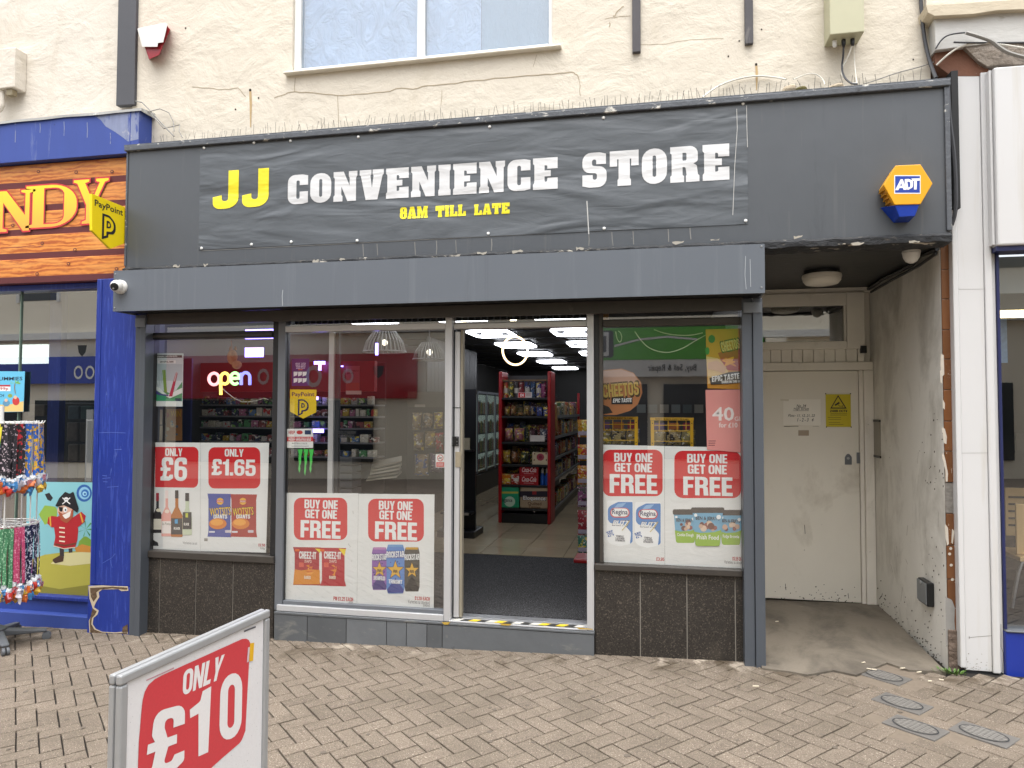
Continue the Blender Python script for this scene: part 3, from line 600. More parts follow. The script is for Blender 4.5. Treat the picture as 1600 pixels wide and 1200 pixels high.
cable('white cable curving down beside the black one under the electrical box', [(1333, 66, -.05), (1325, 90, -.03), (1314, 108, .0), (1316, 120, -.05), (1328, 130, -.1), (1339, 130, -.13)], .005, M_CABW)
cable('thin white cable hanging straight below the electrical box', [(1334, 66, -.05), (1335, 95, .0), (1338, 125, -.1), (1340, 131, -.14)], .003, M_CABW)
cable('white cable arching over the sign ledge towards the electrical box', [(1098, 152, -.1), (1110, 142, -.02), (1130, 130, .02), (1160, 121, .03), (1185, 118, .03), (1215, 121, .02), (1228, 124, -.04)], .007, M_CABW)
cable('thin cable looping between the two stones on the ledge', [(1240, 124, -.04), (1255, 117, .02), (1272, 114, .03), (1285, 122, .02), (1289, 132, -.06)], .004, M_CABW)
cable('thin grey cable running up from the ledge to the corner of the wall', [(1350, 131, -.1), (1370, 125, .02), (1400, 114, .03), (1440, 104, .03), (1462, 96, .0), (1478, 88, -.02)], .004, M_CABG)
cable('thick black cable coming down the corner of the cream wall', [(1437, -40, .02), (1439, 10, .02), (1444, 60, .02), (1452, 95, .0), (1462, 122, -.05)], .012, M_CABB)
# ---------------------------------------------------------------- dark sign board over the shop
fa = thing('sign_board', 'long dark grey sign board across the whole shop front under the cream wall', 'sign board', ((FXL+FXR)/2, YFA, FBt))
bx('board', fa, M_FASCIA, FXL, FXR, YFA, YW-.001, FBt, FT-.05)
bx('top_trim', fa, M_TRIM, FXL-.012, FXR+.012, YFA-.028, YW-.002, FT-.048, FT-.006, .006)
bx('lead_cap', fa, M_TRIM, FXL-.02, FXR+.015, YFA-.018, YW-.002, FT-.005, FT+.006)
bx('end_trim', fa, M_TRIM, FXR-.022, FXR+.008, YFA-.016, YFA-.001, FBt+.02, FT-.05, .003)
bx('edge_trim', fa, M_TRIM, FXL-.004, FXL+.012, YFA-.008, YFA-.001, FBt+.02, FT-.05, .002)
# rotten lower lip, uneven
mb = MB(); n = 150
for row, (yy, zz) in enumerate(((YFA-.012, FBt+.005), (YFA-.030, FBt-.012), (YFA-.026, FBt-.05), (YFA+.03, FBt-.066), (YFA+.12, FBt-.062))):
    for i in range(n+1):
        x = FXL+(FXR-FXL)*i/n; k = noise.noise(Vector((x*9, row*3.1, 0)))
        mb.v.append(Vector((x, yy+k*.008, zz+noise.noise(Vector((x*16, row*2.3, 4)))*.010)))
for r_ in range(4):
    for i in range(n): mb.f.append((r_*(n+1)+i, r_*(n+1)+i+1, (r_+1)*(n+1)+i+1, (r_+1)*(n+1)+i))
obj('lower_lip', mb, M_ROT, fa, smooth=True)
fl_ = Art(fa, (0, YFA-.031, 0), *FRONT, view=(0, 0, 1))
PEEL = mat('peeling_white_paint', '#a39d91', .8, var=.15, vs=40)
for u, v, l in ((270, 415, 14), (318, 413, 9), (488, 407, 13), (530, 404, 12), (705, 398, 18), (745, 395, 20), (800, 392, 22), (900, 387, 16), (1050, 378, 24), (1110, 374, 18), (1330, 379, 26), (1420, 377, 22), (1240, 369, 18)):
    l *= .8; pts = [(u+l*a, v-l*a*.042+RN.uniform(-1.6, 1.6)) for a in (0, .25, .5, .75, 1)]
    pts += [(u+l*a, v-l*a*.042+3.5+RN.uniform(-2, 1.5)) for a in (.9, .6, .3, .05)]; fl_.poly('paint_flake', PEEL, pts)
# drip marks and old panel joints on the board below the banner
dr = Art(fa, (0, YFA-.0015, 0), *FRONT, view=(0, 0, 1)); MDR = mat('pale_drip', '#7d7c79', .7, var=.2)
for u, v0, v1 in ((567, 381, 401), (589, 381, 399), (648, 378, 400), (682, 376, 399), (712, 375, 397), (768, 373, 392), (989, 361, 382), (956, 363, 384), (1044, 358, 378), (1078, 356, 374), (920, 366, 384)):
    dr.line('drip_mark', MDR, [(u, v0), (u+.6, (v0+v1)/2), (u+RN.uniform(-1, 2), v1)], RN.uniform(.8, 1.7))
dr.line('drip_mark', MDR, [(315, 392), (1168, 349)], .7)
for u, v0, v1 in ((1252, 155, 372),): pass
# banner
bt_m = NT('banner_vinyl')
def banner_mat(name, colr, rough=.42):
    t = NT(name); b = t.b; c = lin(colr); f = t.mix(t.noise(1.7, 4, .6), tuple(x*.93 for x in c), tuple(min(1, x*1.06) for x in c))
    t.l(f, b.inputs['Base Color']); b.inputs['Roughness'].default_value = rough
    h1 = t.noise(2.6, 2, .45, (.5, 1, 1.9), .8); h2 = t.noise(9, 3, .5, (.45, 1, 1.7), 1.0)
    t.l(t.bump(h2, .3, .010, t.bump(h1, .6, .045)), b.inputs['Normal']); MATS[name] = t.m; return t.m
MB_D = banner_mat('dark_banner_vinyl', '#53585d'); MB_W = banner_mat('white_banner_print', '#cfd0d1'); MB_Y = banner_mat('yellow_banner_print', '#e8d92a')
bn = thing('banner', 'dark wrinkled vinyl banner with a yellow and white shop name pinned to the sign board', 'banner', (P(740, 390, YFA).x, YFA-.003, P(740, 390, YFA).z))
bx0_, bx1_ = P(312, 310, YFA).x, P(1168, 250, YFA).x; bz0, bz1 = (P(313, 391, YFA).z+P(1168, 349.5, YFA).z)/2, (P(312, 233, YFA).z+P(1168, 163, YFA).z)/2
mb = MB(); nx, nz = 140, 26
for j in range(nz+1):
    for i in range(nx+1):
        x = bx0_+(bx1_-bx0_)*i/nx; z = bz0+(bz1-bz0)*j/nz
        mb.v.append(Vector((x, YFA-.004+.0015*noise.noise(Vector((x*3, z*7, 1))), z+(.004*noise.noise(Vector((x*2.2, 5, 1))) if j in (0, nz) else 0))))
for j in range(nz):
    for i in range(nx): mb.f.append((j*(nx+1)+i, j*(nx+1)+i+1, (j+1)*(nx+1)+i+1, (j+1)*(nx+1)+i))
obj('vinyl_sheet', mb, MB_D, bn, smooth=True)
ba = Art(bn, (0, YFA-.0062, 0), *FRONT, view=(0, 0, 1))
ba.text(MB_Y, 'J', 332.3, 265.5, 373.4, 327.3, 'h'); ba.text(MB_Y, 'J', 378.2, 262.2, 420.4, 324.4, 'h')
ba.text(MB_W, 'CONVENIENCE', 449.5, 245.3, 871.3, 319.8, 'w', gap=.075); ba.text(MB_W, 'STORE', 910, 224, 1139.3, 294, 'w', gap=.09)
for wd_, u0, u1 in (('8AM', 624.8, 668.5), ('TILL', 680.5, 728), ('LATE', 740.8, 796.3)):
    um = (u0+u1)/2; ba.text(MB_Y, wd_, u0, 316.3+(796.3-um)*.0445-1.2, u1, 342.3-(um-624.8)*.0495+1.2, 'w', gap=.05)
MPIN = mat('white_pin_head', '#e6e6e2', .4)
for u, v in ((319, 231), (397, 223), (454, 220), (560, 214), (765, 198), (943, 184), (1161, 162), (315, 388), (393, 382), (455, 378), (558, 376), (763, 365), (944, 357), (1165, 345)):
    p = P(u, v, YFA-.006); obj('pin', MB().lathe([(.011, 0), (.011, .004), (.006, .009)], (p.x, YFA-.005, p.z), (0, -1, 0), 12), MPIN, bn, smooth=True)
ba.line('scratch', mat('scuffed_white', '#b9b9b6', .7), [(917, 314), (918, 330), (920, 366)], 1.6)
ba.line('scratch', mat('scuffed_white', '#b9b9b6', .7), [(1151, 170), (1152, 200), (1148, 260), (1145, 336)], .9)
ba.line('scratch', mat('scuffed_white', '#b9b9b6', .7), [(1166.5, 165), (1167, 200), (1168, 230)], .9)
# bird spikes in strips along the ledge
zt = FT+.006
spk = MB().tube([(0, 0, 0), (0, 0, .1)], .0016, 4, False)
sm = bpy.data.meshes.new('spike'); sm.from_pydata([tuple(v) for v in spk.v], [], spk.f); sm.materials.append(M_WIRE)
xs_ = P(236, 220, -.08).x; xe_ = P(1440, 130, -.08).x; ns = 12; k_ = (xe_-xs_)/ns
for i in range(ns):
    x0 = xs_+i*k_; lab = 'strip of thin wire bird spikes on the ledge above the dark sign board'
    t = thing('bird_spike_strip', lab, 'bird spikes', (x0+k_/2, -.08, zt), 'bird spike strips along the ledge')
    bx('base_strip', t, M_GPLAST, x0+.004, x0+k_-.004, -.095, -.065, zt-.001, zt+.005)
    m_ = 17
    for j in range(m_):
        if RN.random() < .1: continue
        o = bpy.data.objects.new('spike', sm); link(o); o.parent = t
        o.location = (x0+(j+.5)*k_/m_-t.location.x, RN.uniform(-.012, .012), .004); o.rotation_euler = (RN.uniform(-.22, .25), RN.gauss(.0, .14), 0); o.scale = (1, 1, RN.uniform(.8, 1.25))
# stones and moss on the ledge
def lump(name, label, cat, u, v, r, m, seed, grp=None):
    p = P(u, v, -.1); mb = MB().ball((p.x, -.1, zt+r[2]*.8), r, 12, 8)
    for q in mb.v:
        d = q-Vector((p.x, -.1, zt+r[2]*.8)); q += d*(.38*noise.noise(q*22+Vector((seed, 0, 0))))
    tag(obj(name, mb, m), label, cat, grp)
lump('stone', 'pale broken stone lying on the sign ledge beside a clump of dry moss', 'stone', 1232, 133, (.045, .05, .045), M_STONE, 1)
lump('moss', 'clump of dry yellow moss on the sign ledge against the stone', 'moss', 1252, 133, (.042, .04, .03), M_MOSS, 2)
lump('stone', 'flat pale stone on the sign ledge beneath the electrical box', 'stone', 1308, 130, (.06, .05, .03), M_STONE, 3)
lump('stone', 'small dark stone on the sign ledge over the white C of the banner', 'stone', 460, 199, (.026, .03, .022), mat('dark_pebble', '#6b6864', .9, var=.3, vs=30, bump=.6, bs=40), 4)
lump('stone', 'grey pebble on the sign ledge near the middle of the banner', 'stone', 791, 177, (.03, .03, .022), mat('dark_pebble', '#6b6864', .9), 5)
lump('moss', 'dark tuft of moss on the ledge near the end of the dark sign board', 'moss', 1372, 126, (.04, .03, .018), mat('black_moss', '#2b2820', .95, var=.4, vs=40, bump=.8, bs=70), 6)
lump('moss', 'small dark moss tuft beside the larger one on the ledge', 'moss', 1397, 125, (.03, .03, .016), mat('black_moss', '#2b2820', .95), 7)
# yellow and blue hexagon alarm
ad = thing('alarm_siren', 'yellow hexagonal alarm box with a blue lamp underneath on the dark sign board', 'alarm box', tuple(P(1412, 338, YFA)))
MY = mat('alarm_yellow', '#e0a012', .35, var=.05); MBL = mat('blue_lamp_lens', '#16399c', .2, var=.1); YA = YFA-.125
hexf = [(1399.5, 258.5), (1438.5, 256.5), (1457.5, 286.5), (1438.5, 319), (1398, 320), (1380.5, 289)]
wp = [P(u, v, YA) for u, v in hexf]; ctr = sum(wp, Vector())/6
def hexp(sc, y): return [(ctr.x+(p.x-ctr.x)*sc, y, ctr.z+(p.z-ctr.z)*sc) for p in wp]
mb = MB(); mb.add(hexp(1.0, YA)+hexp(.96, YFA-.001), [(0, 1, 2, 3, 4, 5), (11, 10, 9, 8, 7, 6)]+[(i, (i+1) % 6, (i+1) % 6+6, i+6) for i in range(6)]); obj('case', mb, MY, ad, .004)
a0, a1 = wp[4], wp[3]; dz = -.085
mb = MB(); mb.hexa([(a0.x+.03, YA+.012, a0.z-.075), (a1.x-.03, YA+.012, a0.z-.075), (a1.x-.03, YFA-.001, a0.z-.085), (a0.x+.03, YFA-.001, a0.z-.085)], [(a0.x+.004, YA+.006, a0.z-.001), (a1.x-.004, YA+.006, a0.z-.001), (a1.x+.01, YFA-.001, a0.z+.01), (a0.x-.05, YFA-.001, a0.z+.02)]); obj('lamp_lens', mb, MBL, ad, .003)
for i in range(4):
    f = .18+.2*i; q = Vector(wp[5])*(1-f)+Vector(wp[4])*f; q2 = (ctr.x+(q.x-ctr.x)*.975)
    obj('vent_slot', MB().box(q.x-.012, q.x+.002, YA+.025, YFA-.025, q.z-.006, q.z+.002), mat('alarm_yellow_shade', '#a8740c', .5), ad)
aa = Art(ad, (0, YA-.0005, 0), *FRONT, view=(1340, 240, 10))
aa.rect('badge', pm('#e9e9e6', .3), 572, 338, 984, 628); aa.rect('badge_field', pm('#23409c', .3), 586, 352, 972, 612)
WH = pm('#f0f0ee', .3)
aa.poly('lettering', WH, [(585, 572), (672, 402), (705, 402), (765, 566), (715, 566), (703, 536), (652, 540), (635, 572)], [[(664, 505), (693, 503), (680, 458)]])
aa.poly('lettering', WH, [(735, 400), (800, 396, 40), (868, 430, 40), (860, 530, 40), (790, 568, 20), (765, 560), (735, 470)], [[(775, 440), (820, 440, 25), (822, 520, 25), (790, 532)]])
aa.poly('lettering', WH, [(838, 392), (968, 388), (968, 424), (925, 426), (920, 562), (878, 564), (880, 428), (856, 428)])
# projecting yellow sign
XS = FXL-.012
sg = thing('projecting_sign', 'yellow pointed plastic sign sticking out from the end of the dark sign board', 'sign', tuple(PX(172, 388, XS)))
pts = [(143.7, 302.5), (195.5, 323.7), (195.5, 380), (172.5, 388.8), (143.7, 360)]
mb = MB(); q = [PX(u, v, XS) for u, v in pts]; mb.add([p for p in q]+[p-Vector((.022, 0, 0)) for p in q], [(0, 1, 2, 3, 4), (9, 8, 7, 6, 5)]+[(i, (i+1) % 5, (i+1) % 5+5, i+5) for i in range(5)])
YEL = mat('sign_yellow', '#efd313', .35, var=.03); obj('panel', mb, YEL, sg, .002)
pa = Art(sg, (XS+.0006, 0, 0), (0, 1, 0), (0, 0, 1)); ym = (q[0].y+q[1].y)/2; w_ = q[1].y-q[0].y; zt_ = (q[0].z+q[1].z)/2; INK = pm('#1d1b22')
pa.text(INK, 'PayPoint', q[0].y+.08*w_, zt_-.135*w_/.38*.38*2.2, q[1].y-.07*w_, zt_-.04, 'b') if False else None
def paypoint(A, a0, b0, w, ink):                          # width w, top-left a0,b0 in plane metres
    V0 = A.view; A.view = None
    A.text(ink, 'PayPoint', a0+.08*w, b0-.09*w, a0+.93*w, b0-.28*w, 'b')
    o = [(.31, 1.16), (.31, .45), (.52, .45, .17), (.74, .62, .2), (.70, .93, .2), (.50, .97, .03), (.50, 1.06)]
    i_ = [(.37, 1.06), (.37, .51), (.51, .51, .13), (.67, .63, .15), (.64, .88, .15), (.44, .91, .03), (.44, 1.02)]
    f = lambda L: [(a0+p[0]*w, b0-(.34+(p[1]-.45)*.83)*w, *((p[2]*w,) if len(p) > 2 else ())) for p in L]
    A.poly('emblem', ink, f(o), [f(i_)]); A.poly('emblem', ink, f([(.44, .61), (.52, .61, .06), (.585, .70, .06), (.56, .79, .06), (.44, .82)]), [f([(.48, .66), (.53, .67, .03), (.545, .72, .03), (.53, .75, .03), (.48, .77)])])
    A.view = V0
paypoint(pa, q[0].y, zt_, w_, INK)
fb('bracket', sg, M_BPLAST, 198, 328, 214, 384, YFA-.035, YFA-.001, .004) if False else None
bx('bracket', sg, M_BPLAST, XS-.019, XS-.003, q[1].y+.001, YFA+.05, q[2].z+.05, q[1].z-.03)
# ---------------------------------------------------------------- roller shutter box and its guide rails
sh = thing('shutter_box', 'long grey metal roller shutter box above the shop windows', 'shutter', ((SXL+SXR)/2, YSH, SZB))
mb = MB(); pr = [(YSH, SZB+.012), (YSH, SZT-.02), (YSH+.02, SZT), (YFA-.002, SZT), (YFA-.002, SZT-.03), (YSH+.025, SZT-.03), (YSH+.012, SZT-.03)]
mb.add([(x, y, z) for x in (SXL, SXR) for y, z in ((YSH, SZB), (YSH, SZT), (YSH+.016, SZT+.004), (YSH+.016, SZB))], [(0, 1, 2, 3), (7, 6, 5, 4), (0, 4, 5, 1), (1, 5, 6, 2), (2, 6, 7, 3), (3, 7, 4, 0)])
obj('front_panel', mb, M_SHUT, sh)
bx('top_panel', sh, M_SHUT, SXL, SXR, YSH+.017, YFA-.033, SZT-.012, SZT)
bx('underside', sh, M_BLACK, SXL+.01, SXR-.01, YSH+.017, YP+.1, SZB+.012, SZB+.03)
for x0, x1 in ((SXL, SXL+.009), (SXR-.009, SXR)): bx('end_plate', sh, M_SHUT, x0, x1, YSH+.017, YW-.05, SZB, SZT-.013)
for u, v in ((180, 428), (179, 481), (1190, 385), (1190, 449)):
    p = P(u, v, YSH); obj('screw', MB().lathe([(.007, 0), (.005, .003)], (p.x, YSH-.0005, p.z), (0, -1, 0), 8), M_STEEL, sh)
bz = P(820, 487, -.10).z
bx('bottom_slat', sh, M_BROWNF, PXL1-.01, PXR0+.01, -.115, -.085, P(560, 499, -.115).z, SZB+.010, .004)
sl_m = mat('shutter_slat_edge', '#2b2a2b', .5)
bx('slat_curtain', sh, sl_m, PXL1-.01, PXR0+.01, -.108, -.092, SZB+.031, SZT-.05)
sa = Art(sh, (0, YSH-.0004, 0), *FRONT, view=(0, 0, 1)); MS_ = mat('pale_scratch', '#a9adb0', .5)
sa.line('scratch', MS_, [(441.5, 478), (441, 462), (442, 453)], 1.0); sa.line('scratch', MS_, [(1165, 400), (1164, 430), (1166, 452)], .7); sa.line('scratch', MS_, [(1172, 405), (1173, 448)], .7)
gd = {}
for nm, x0, x1, lab in (('a', PXL0, PXL1, 'grey shutter guide rail beside the blue pilaster'), ('b', PXR0, PXR1, 'grey shutter guide rail beside the flats entrance')):
    t = thing('shutter_guide', lab, 'guide rail', ((x0+x1)/2, YP, G(x0)))
    xm_ = x0+(x1-x0)*.52
    bx('front_channel', t, M_POST, xm_+.0015, x1, YP, .10, G(x0)-.02, SZB-.001, .004)
    bx('side_channel', t, M_POST, x0, xm_-.0015, YP+.012, .10, G(x0)-.02, SZB-.001, .004)
    bx('angle_bracket', t, M_GREYF, x0+.01, x1-.005, YP-.006, YP-.001, SZB-.10, SZB-.03)
# turret camera on the end of the shutter box
cc = thing('security_camera', 'white turret security camera with a black eye at the end of the shutter box', 'camera', tuple(P(183, 462, YSH-.02)))
p = P(182.5, 447, YSH-.05); sf = Vector((.25, -.93, -.28)).normalized()
obj('base', MB().lathe([(.054, 0), (.054, .02), (.048, .03)], (p.x, YSH-.001, p.z), (0, -1, 0), 24), M_WPLAST, cc, smooth=True)
obj('ball', MB().ball(p, .047, 20, 12), M_WPLAST, cc, smooth=True)
obj('lens', MB().lathe([(.030, .036), (.030, .042), (.024, .046), (.01, .047)], p, sf, 20), M_BPLAST, cc, smooth=True)
obj('glint', MB().lathe([(.007, .0475), (.004, .0485)], p+Vector((-.004, 0, -.013)), sf, 10), M_STEEL, cc)
# ---------------------------------------------------------------- shop front: risers, windows, door
GA = P(222, 862, -.03).x
def riser(label, x0, x1, zt_, joints, yf):
    t = thing('stall_riser', label, 'stall riser', ((x0+x1)/2, yf, G(x0)))
    bx('grout_bed', t, M_GROUT, x0, x1, yf+.006, .12, G(x0)-.05, zt_)
    xs = [x0]+list(joints)+[x1]
    for a, b in zip(xs, xs[1:]): bx('tile', t, M_GRAN, a+(.0032 if a != x0 else 0), b-(.0032 if b != x1 else 0), yf, yf+.012, G((a+b)/2)-.04, zt_-.003, .0015)
    return t
YR = -.035
zL = P(300, 874, YR).z; zR = P(1050, 896, YR).z
mullx0, mullx1 = P(430, 740, -.05).x, P(442, 740, -.05).x
riser('brown speckled granite riser below the window with the wine poster', PXL1-.002, P(428, 900, YR).x, zL, [P(u, 920, YR).x for u in (249, 305.5, 363.5)], YR)
dRx = P(930, 940, YR).x
riser('brown speckled granite riser below the kitchen roll poster window', dRx, PXR0+.002, zR, [P(u, 960, YR).x for u in (1000.5, 1073.5, 1149)], YR)
# step under door and side screen
zs = (P(440, 958, -.06).z+P(690, 969, -.06).z)/2
stp = thing('step', 'grey slate faced step under the shop door and side screen', 'step', ((mullx0+dRx)/2, -.06, G(-1.5)))
xs = [P(428, 980, -.06).x]+[P(u, 985, -.06).x for u in (480, 541, 604, 635, 667, 691)]+[dRx-.004]
for a, b in zip(xs, xs[1:]): bx('slate_tile', stp, M_SLATE, a+.002, b-.002, -.062, .0, G((a+b)/2)-.04, zs-.022+RN.uniform(-.003, .003), .003)
bx('step_core', stp, M_SAND, xs[0], xs[-1], -.054, .9, G(xs[0])-.05, zs-.026)
bx('nosing', stp, M_SLATE, xs[0], P(700, 975, -.07).x, -.066, .0, zs-.020, zs-.002, .004)
bx('nosing', stp, M_SLATE, P(700, 975, -.07).x+.002, xs[-1], -.066, .0, zs-.020, zs-.003, .004)
def pane(parent, x0, x1, z0, z1, y=0.0, m=None): return obj('pane', MB().add([(x0, y, z0), (x1, y, z0), (x1, y, z1), (x0, y, z1)], [(0, 1, 2, 3)]), m or M_GLASS, parent)
WT = SZB-.01                                             # top of the openings, up behind the shutter
# window beside the blue pilaster
w1 = thing('shop_window', 'black framed shop window holding the wine poster and the neon sign', 'window', ((PXL1+mullx0)/2, 0, zL))
x0 = PXL1+.001; x1 = mullx0-.001; fx0, fx1 = P(232, 700, -.03).x, P(424, 700, -.03).x; zsl = P(235, 860, -.04).z
bx('sill', w1, M_BROWNF, x0, x1, -.055, .06, zL+.001, zsl, .005)
tz0, tz1 = P(330, 528.5, -.04).z, P(330, 518, -.04).z
for a, b in ((x0, fx0), (fx1, x1)): bx('jamb', w1, M_BLACK, a, b, -.03, .04, zsl+.001, WT, .004)
bx('transom', w1, M_BLACK, fx0+.001, fx1-.001, -.042, .03, tz0, tz1, .008)
bx('transom_bead', w1, M_BROWNF, fx0+.02, fx1-.001, -.05, -.043, tz0+.012, tz0+.03, .003)
pane(w1, fx0, fx1, zsl, tz0); pane(w1, fx0, fx1, tz1, WT)
# window over the kitchen roll poster
w3 = thing('shop_window', 'dark bronze framed shop window holding the kitchen roll and ice cream poster', 'window', ((dRx+PXR0)/2, 0, zR))
x0 = dRx; x1 = PXR0-.001; fx0, fx1 = P(942, 700, -.03).x, P(1164, 640, -.03).x; zsr = P(1050, 886, -.05).z
bx('sill', w3, M_BROWNF, x0, x1, -.06, .06, zR+.001, zsr, .006)
tz0r, tz1r = P(1050, 508, -.04).z, P(1050, 497, -.04).z
bx('jamb', w3, M_BROWNF, x0+.03, fx0, -.03, .04, zsr+.001, WT, .004)
bx('jamb', w3, M_BROWNF, fx1, x1, -.02, .04, zsr+.001, WT, .004)
bx('transom', w3, M_BROWNF, fx0+.001, fx1-.001, -.045, .03, tz0r, tz1r, .008)
pane(w3, fx0, fx1, zsr, tz0r); pane(w3, fx0, fx1, tz1r, WT)
# fixed side screen of the doorway
w2 = thing('side_screen', 'silver framed glass side screen next to the open shop door', 'window', (P(570, 960, -.03).x, 0, zs))
sA0, sA1 = mullx0, mullx1; sD0, sD1 = P(694.5, 740, -.04).x, P(705.5, 740, -.04).x
zb1 = (P(440, 948, -.05).z+P(690, 958, -.05).z)/2; zh0, zh1 = P(570, 516.5, -.04).z, P(570, 507, -.04).z
bx('jamb', w2, M_GREYF, sA0, sA1-.002, -.035, .05, zs+.0, WT, .003)
bx('dark_jamb', w2, M_BLACK, sA1-.001, P(448, 700, 0).x, -.012, .05, zb1, zh0, .002)
bx('bottom_rail', w2, M_SILV, P(432, 950, -.05).x, sD0-.001, -.05, .03, zs, zb1, .004)
bx('inner_rail', w2, M_GREYF, sA1, sD0-.001, -.028, .03, zb1+.001, zb1+.028, .003)
bx('header', w2, M_SILV, sA1-.001, sD0-.001, -.045, .03, zh0, zh1, .004)
bx('post', w2, M_SILV, sD0, sD1, -.046, .05, zs, WT, .004)
bx('inner_mullion', w2, M_SILV, P(513.5, 640, .03).x, P(521.5, 640, .03).x, .02, .06, zb1+.03, zh0-.001, .003)
bx('leaf_edge', w2, M_CHARC, P(522, 640, .06).x, P(530, 640, .06).x, .045, .085, zb1+.03, zh0-.001, .003)
pane(w2, P(448, 700, 0).x, sD0, zb1+.029, zh0); pane(w2, sA1, sD0, zh1, WT)
# doorway
dr_ = thing('doorway', 'open shop doorway with silver posts, header and threshold', 'door', (P(815, 970, 0).x, 0, zs))
rp0, rp1 = P(917, 740, -.04).x, P(928, 740, -.04).x; dz0, dz1 = P(800, 512, -.02).z, P(800, 503.5, -.02).z
bx('post', dr_, M_SILV, rp0, rp1, -.046, .05, zs, WT, .004)
bx('cover_strip', dr_, M_BLACK, rp1+.001, dRx+.03, -.02, .05, zsr, WT, .002)
bx('header', dr_, M_SILV, sD1+.004, rp0-.001, -.02, .05, dz0, dz1, .004)
bx('header_lip', dr_, M_STEEL, sD1+.004, rp0-.001, -.012, .05, dz1+.001, dz1+.012, .002)
pane(dr_, sD1, rp0, dz1+.012, WT, .01)
d0, d1, d2, d3 = (P(u, 740, .02).x for u in (705.5, 711.5, 719.5, 723.5))
bx('track_channel', dr_, M_CHARC, sD1+.001, d1-.001, .0, .06, zs+.02, dz0-.004, .002)
bx('leaf_stile', dr_, M_SILV, d1, d2, -.012, .05, zs+.024, dz0-.02, .004)
bx('leaf_edge', dr_, mat('beige_brush_seal', '#8f8878', .7), d2+.001, d3, .0, .05, zs+.024, dz0-.004, .002)
for v0, v1 in ((682, 697),):
    fb('lock', dr_, M_BPLAST, 704.5, v0, 716.5, v1, -.022, -.0125, .002)
for u in (706.5, 714):
    for v in (684, 690, 695): p = P(u, v, -.0225); obj('lock_pin', MB().lathe([(.004, 0), (.003, .003)], (p.x, -.0225, p.z), (0, -1, 0), 8), M_STEEL, dr_)
fb('strike_plate', dr_, mat('worn_brass_plate', '#a59b86', .45, metal=.4, var=.25, vs=40), 711.2, 706, 719.8, 730, -.0165, -.0125, .001)
fb('pull_line', dr_, M_BPLAST, 704, 636.5, 719.8, 637.8, -.014, -.0125)
bx('threshold', dr_, M_SILV, sD1-.01, rp0, -.055, .14, zs-.001, zs+.012, .004)
bx('threshold_track', dr_, M_STEEL, sD1+.002, rp0-.002, .02, .11, zs+.013, zs+.024, .003)
ta = Art(dr_, (0, -.048, zs+.0128), (1, 0, 0), (0, 1, .0))
TY, TK, TW = mat('hazard_yellow', '#d9b91c', .6, var=.2, vs=60), mat('hazard_black', '#2a2926', .6, var=.3, vs=50), mat('worn_tape_white', '#c9c6bd', .6, var=.1)
a = sD1+.005; i = 0
while a < rp0-.07:
    ta.poly('hazard_stripe', [TY, TK, TY, TK, TW][i % 5] if i % 7 else TW, [(a, 0), (a+.062, 0), (a+.092, .05), (a+.03, .05)]); a += .064; i += 1
ms = mat('yellow_paint_trace', '#b0913a', .8, var=.3, vs=60)
sta = Art(stp, (0, -.0668, 0), *FRONT, view=(0, 0, 1))
for pts in ([(690, 972), (704, 972), (700, 976), (694, 976)], [(780, 974), (800, 975), (796, 977.5), (784, 977)], [(900, 980), (926, 982.5), (926, 984), (905, 983)]): sta.poly('paint_trace', ms, pts)
# ceiling strip seen through the lights over the doors: dark pressed metal, small lamps
# ---------------------------------------------------------------- entrance to the flats
RX = 1.85; YD = 1.55; zc = FBt-.045
rec = thing('flats_entrance', 'deep cream painted entrance recess between the shop and the white pillar', 'entrance', (1.3, .8, G(1.3)))
bx('side_wall', rec, M_RECWALL, RX, RX+.0009, .0295, YD+.2, G(RX)-.05, zc+.05)
bx('shop_side_wall', rec, M_RECESS, PXR1+.002-.05, PXR1+.004, .12, YD+.2, G(.7)-.05, zc+.05)
bx('ceiling', rec, M_SOFF, PXR1-.05, RX-.001, YFA+.12, YD+.2, zc+.005, zc+.04)
obj('ceiling_cable', MB().tube([(RX-.03, YD-.02, zc-.02), (RX-.05, YD-.5, zc-.02), (RX-.03, .45, zc-.025), (RX-.06, .2, zc-.015), (RX-.02, .02, zc-.01)], .014, 6), M_BPLAST, rec, smooth=True)
obj('ceiling_cable', MB().tube([(RX-.012, YD-.03, zc-.05), (RX-.012, YD-.6, zc-.045), (RX-.012, .4, zc-.05), (RX-.012, .06, zc-.03)], .010, 6), M_BPLAST, rec, smooth=True)
fx = lambda u, v: P(u, v, YD).x
fz = lambda u, v: P(u, v, YD).z
xl = PXR1+.006; xr = RX-.002
zf1, zf0 = fz(1260, 459), fz(1340, 545); zpl = fz(1250, 566.5); zd = fz(1270, 579); jx = fx(1344, 760)
flr = G(1.3)+.012
bx('back_wall', rec, M_RECESS, xl, xr, YD+.06, YD+.1, flr, zc)
# fanlight
fan = obj('fanlight', MB().box(xl, fx(1350, 500), YD+.02, YD+.025, zf0, zf1), M_DARKIN, rec); part_of(fan, rec)
gx1 = fx(1322, 505); gz0, gz1 = fz(1322, 533), fz(1322, 477)
for a, b, c, d in ((gx1, fx(1350, 500), zf0, zf1), (xl, gx1-.001, gz1, zf1), (xl, gx1-.001, zf0, gz0)): bx('frame', fan, M_RECESS, a, b, YD-.03, YD+.019, c, d, .006)
bx('bead', fan, M_RECESS, gx1-.02, gx1-.002, YD-.012, YD+.015, gz0+.001, gz1-.001, .004)
pane_ = obj('pane', MB().box(xl, gx1-.021, YD+.006, YD+.01, gz0, gz1), M_GLASS, fan)
bx('top_board', rec, M_RECESS, xl, xr, YD-.01, YD+.05, zf1+.001, zc)
w_ = fx(1300, 555)-fx(1283, 555); xx = fx(1339, 555); k = 0
